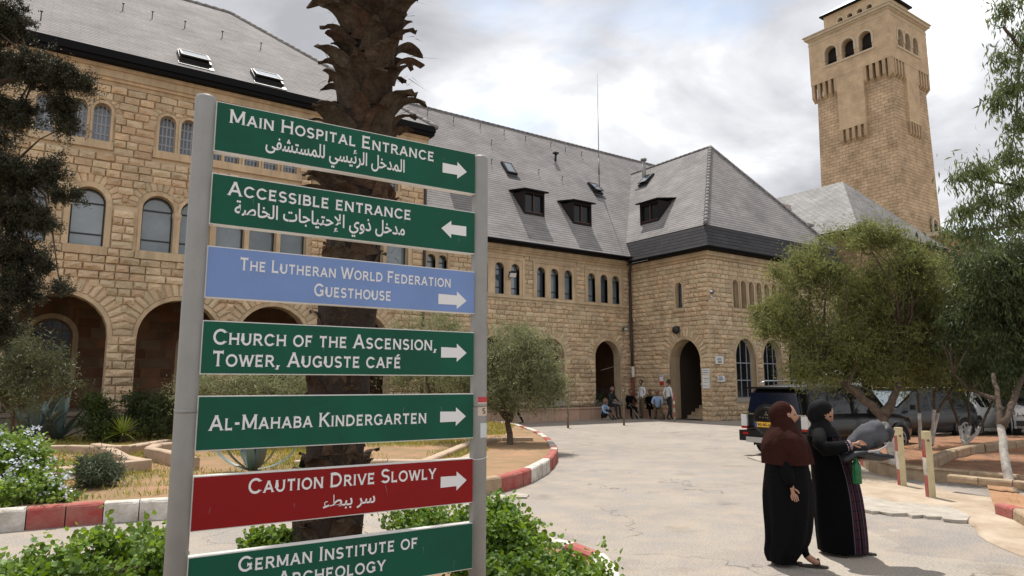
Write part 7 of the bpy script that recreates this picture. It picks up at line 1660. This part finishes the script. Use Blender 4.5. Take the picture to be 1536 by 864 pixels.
# --- woman with embroidered dress
def embroid():
    m = mat('embroidered_black_cloth', (.0025, .0025, .003), .9, spec=.08, bump=.25, bscale=35); t = m.node_tree; P = t.nodes['Principled BSDF']; nn = t.nodes.new; ll = t.links.new
    uv = nn('ShaderNodeUVMap'); uv.uv_map = 'UVMap'; sp_ = nn('ShaderNodeSeparateXYZ'); ll(uv.outputs[0], sp_.inputs[0])
    # bands across the front (u), fading out at the top of the skirt
    r = nn('ShaderNodeValToRGB'); r.color_ramp.interpolation = 'CONSTANT'; e = r.color_ramp.elements; e[0].position = 0; e[0].color = (0, 0, 0, 1); e[1].position = .998; e[1].color = (0, 0, 0, 1)
    for a, c in ((.768, (.5, .5, .5)), (.774, (1, 1, 1)), (.806, (.5, .5, .5)), (.812, (0, 0, 0)), (.826, (.8, .8, .8)), (.856, (0, 0, 0)), (.866, (.5, .5, .5)), (.872, (1, 1, 1)), (.912, (.5, .5, .5)), (.918, (0, 0, 0))):
        q = e.new(a); q.color = (*c, 1)
    ll(sp_.outputs[0], r.inputs[0])
    mp_ = nn('ShaderNodeMapping'); ll(uv.outputs[0], mp_.inputs[0]); mp_.inputs['Scale'].default_value = (62, 26, 1)
    b = nn('ShaderNodeTexBrick'); b.offset = 0; b.inputs['Scale'].default_value = 1; b.inputs['Brick Width'].default_value = 1.05; b.inputs['Row Height'].default_value = 2.4; b.inputs['Mortar Size'].default_value = .14
    b.inputs['Color1'].default_value = (.085, .018, .032, 1); b.inputs['Color2'].default_value = (.055, .02, .045, 1); b.inputs['Mortar'].default_value = (.012, .012, .014, 1); ll(mp_.outputs[0], b.inputs['Vector'])
    ck = nn('ShaderNodeTexChecker'); ck.inputs['Scale'].default_value = 1; mp2_ = nn('ShaderNodeMapping'); ll(uv.outputs[0], mp2_.inputs[0]); mp2_.inputs['Scale'].default_value = (190, 62, 1); ll(mp2_.outputs[0], ck.inputs['Vector']); ck.inputs['Color1'].default_value = (1, 1, 1, 1); ck.inputs['Color2'].default_value = (.25, .25, .25, 1)
    mu = nn('ShaderNodeMix'); mu.data_type = 'RGBA'; mu.blend_type = 'MULTIPLY'; mu.inputs[0].default_value = .8; ll(b.outputs[0], mu.inputs['A']); ll(ck.outputs[0], mu.inputs['B'])
    gt = nn('ShaderNodeMath'); gt.operation = 'GREATER_THAN'; ll(r.outputs[0], gt.inputs[0]); gt.inputs[1].default_value = .7
    g2 = nn('ShaderNodeMath'); g2.operation = 'GREATER_THAN'; ll(r.outputs[0], g2.inputs[0]); g2.inputs[1].default_value = .3
    m1 = nn('ShaderNodeMix'); m1.data_type = 'RGBA'; ll(g2.outputs[0], m1.inputs[0]); m1.inputs['A'].default_value = (.0025, .0025, .003, 1); m1.inputs['B'].default_value = (.06, .06, .07, 1)
    m2_ = nn('ShaderNodeMix'); m2_.data_type = 'RGBA'; ll(gt.outputs[0], m2_.inputs[0]); ll(m1.outputs['Result'], m2_.inputs['A']); ll(mu.outputs['Result'], m2_.inputs['B'])
    ll(m2_.outputs['Result'], P.inputs['Base Color']); return m
M_emb = embroid()
w2_ = thing('person', 'woman in black headscarf and black dress with red embroidered bands, looking down', 'person', G(1263, 831), HEAD-PI/2)
fd2 = Vector((.80, -.50, -.55)); hc2 = (-.115, -.02, 1.435)
J = dict(pelvis=(-.02, 0, .88), waist=(-.05, 0, 1.03), chest=(-.10, 0, 1.18), neck=(-.135, 0, 1.29), nk2=(-.13, -.005, 1.35), Lsh=(-.04, .12, 1.25), Rsh=(-.21, -.12, 1.25), Lel=(.06, .10, 1.02), Lwr=(.13, -.10, .985), Rel=(-.24, -.24, 1.08), Rwr=(.04, -.285, 1.135),
         Lhip=(.05, .06, .82), Rhip=(-.09, -.06, .82), Lkn=(.07, .05, .45), Rkn=(-.08, -.06, .45), Lan=(.16, .0, .085), Ran=(-.13, -.04, .085), Ltoe=(.26, -.05, .03), Rtoe=(-.06, -.13, .03))
figure(J, fd2, hc2, w2_, [M_skin, M_lip, M_eye, M_abaya, M_emb, M_skin], curl=.5, s=.93, up=(0, 0, 1), hs=1.10)
rg = interp_rings([(.015, 0, .035, .245, .19, .04), (.012, 0, .15, .25, .195, .04), (.0, 0, .4, .25, .20, .045), (-.015, 0, .65, .236, .195, .04), (-.045, 0, .88, .212, .18, .03), (-.08, 0, 1.05, .185, .165, .025), (-.115, 0, 1.18, .165, .16, .02), (-.13, 0, 1.27, .13, .14, .01), (-.13, 0, 1.32, .07, .075, 0)])
loft(rg, folds=((5, 2, .8), (8, 0, -.8)), seed=9).build('dress', M_emb, w2_)
t = MB(); t.tube([(-.20, -.11, 1.25), (-.25, -.20, 1.14), (-.22, -.25, 1.085), (-.10, -.28, 1.10), (.0, -.29, 1.125)], [.065, .075, .08, .065, .055], 14); t.tube([(-.04, .12, 1.24), (.05, .13, 1.08), (.10, .05, 1.0), (.12, -.06, .985)], [.065, .07, .065, .055], 14); t.build('sleeve', M_abaya, w2_)
t = MB(); t.tube([(-.03, -.288, 1.117), (.02, -.289, 1.13)], [.0575, .052], 14, cap=False); t.build('embroidered_cuff', mat('pale_embroidered_cuff', (.42, .33, .34), .8, col2=(.12, .04, .06), vscale=60), w2_)
hd = hood(hc2, fd2, 0, open_=(.78, .68), rad=(.094, .117, .136)).build('headscarf', M_bscarf, w2_); sm_ = hd.modifiers.new('thick', 'SOLIDIFY'); sm_.thickness = .006
rg = interp_rings([(-.125, -.02, 1.20, .16, .155, .05), (-.13, -.01, 1.26, .135, .145, .04), (-.132, 0, 1.31, .10, .11, .03), (-.132, 0, 1.37, .08, .088, .02), (-.135, 0, 1.42, .075, .08, .01)]); loft(rg, folds=((6, .5, 2.5),), seed=14, cap=False).build('scarf_drape', M_bscarf, w2_)
for px_, py_, rz_ in ((.21, -.02, -.4), (-.10, -.08, -.9)):
    t = MB(); V = []; n = 14
    for i in range(n): a = 2*PI*i/n; V.append((math.cos(a)*.125, math.sin(a)*.042, 0))
    for i in range(n): V.append((V[i][0], V[i][1], .02))
    t.mesh(V, [(i, (i+1) % n, n+(i+1) % n, n+i) for i in range(n)]+[tuple(range(n, 2*n))], 0, False, Matrix.Translation((px_, py_, 0)) @ Matrix.Rotation(rz_, 4, 'Z')); t.build('sandal', M_sandal, w2_)
# grey rolled jacket and bottle she carries
fr = w2_.matrix_basis.copy() if False else (Matrix.Translation(w2_.location) @ Matrix.Rotation(HEAD-PI/2, 4, 'Z'))
jk = thing('grey_jacket', 'rolled grey wool jacket carried on the forearm of the woman in black', 'jacket', fr @ Vector((.17, -.22, 1.05)), HEAD-PI/2)
M_wool = mat('grey_wool', (.10, .104, .115), .95, spec=.15, var=.25, vscale=14, bump=.6, bscale=90); M_lin = mat('dark_jacket_lining', (.012, .013, .018), .6)
t = MB(); k = 14; pts = []; rr_ = []
for i in range(k+1):
    u_ = i/k; pts.append((-.15+.385*u_, .02+.02*math.sin(u_*3), 0.03+.19*u_**.9)); rr_.append(.03+.085*math.sin(min(1, u_*1.5)*PI/2)**.8 if u_ < .97 else .105)
V = []; n = 26
for i, (p_, r) in enumerate(zip(pts, rr_)):
    for j in range(n): a = 2*PI*j/n; f_ = 1+.05*math.sin(j*.9+i*.9)+.22*mnoise.noise(Vector((i*.5, math.cos(a)*1.8, math.sin(a)*1.8))); V.append((p_[0]-math.sin(a)*r*.35*f_, p_[1]+math.cos(a)*r*.95*f_, p_[2]+math.sin(a)*r*f_))
t.mesh(V, [(i*n+j, i*n+(j+1) % n, (i+1)*n+(j+1) % n, (i+1)*n+j) for i in range(k) for j in range(n)]+[tuple(range(n)), tuple(k*n+j for j in range(n))], 0, True); t.build('roll', M_wool, jk)
t = MB(); V = []; a_, b_ = 16, 7
for i in range(a_+1):
    for j in range(b_+1): u_, v_ = i/a_, j/b_; V.append((-.26+.50*u_, -.16+.30*v_, -.02+.055*math.sin(u_*4+v_*2)-.035*(1-u_)+.045*u_*u_+.02*mnoise.noise(Vector((u_*4, v_*3, 2)))))
t.mesh(V, [(i*(b_+1)+j, (i+1)*(b_+1)+j, (i+1)*(b_+1)+j+1, i*(b_+1)+j+1) for i in range(a_) for j in range(b_)], 0, True); o = t.build('lining', M_lin, jk); sm_ = o.modifiers.new('thick', 'SOLIDIFY'); sm_.thickness = .03
t = MB(); t.tube([(.235, .03, .215), (.285, .03, .18), (.29, .02, .10)], [.10, .085, .03], 18); t.build('collar_end', M_lin, jk)
t = MB(); t.tube([(-.02, -.165, .02), (.08, -.17, .035), (.17, -.15, .075), (.22, -.12, .12)], [.010, .008, .006, .004], 8); t.build('lapel', mat('pale_grey_lapel', (.38, .39, .40), .9), jk)
bt = thing('green_bottle', 'green plastic bottle held under the grey jacket', 'bottle', fr @ Vector((.075, -.27, .745)), HEAD-PI/2)
def lathe(prof, n=18):
    t = MB(); V = [(r*math.cos(2*PI*j/n), r*math.sin(2*PI*j/n), z) for r, z in prof for j in range(n)]; k = len(prof); t.mesh(V, [(i*n+j, i*n+(j+1) % n, (i+1)*n+(j+1) % n, (i+1)*n+j) for i in range(k-1) for j in range(n)], 0, True); return t
M_gb = mat('green_bottle_plastic', (.01, .16, .05), .15, spec=.6, trans=.3)
lathe([(0, 0), (.04, 0), (.046, .01), (.046, .07), (.043, .08), (.046, .09), (.046, .17), (.03, .21), (.015, .235), (.014, .25)]).build('bottle_body', M_gb, bt); lathe([(.017, .245), (.017, .265), (0, .266)]).build('cap', mat('bottle_cap', (.01, .1, .03), .4), bt)

# ------------------------------------------------------------------ shared groups
GR = {'garden_wall': 'low walls of the garden', 'bollard_post': 'thin posts before the hospital entrance', 'striped_post': 'striped posts by the tree bed', 'leafy_shrub': 'bright shrubs in the foreground bed',
      'wall_plaque': 'plaques round the entrance arch', 'flood_light': 'floodlights on the hospital wall', 'agave': 'agaves in the garden', 'yucca': 'yuccas in the garden', 'dense_tree': 'dense trees behind the car park', 'olive_tree': 'olive trees', 'pepper_tree': 'pepper trees', 'small_shrub': 'plants on the planter wall', 'parked_car': 'cars parked under the trees'}
for o in COL.objects:
    k = o.name.split('.')[0]
    if k in GR and 'category' in o and 'group' not in o: o['group'] = GR[k]
    if k == 'person' and 'woman in' not in o.get('label', '') and 'right edge' not in o.get('label', '') and 'group' not in o: o['group'] = 'people gathered at the entrance'
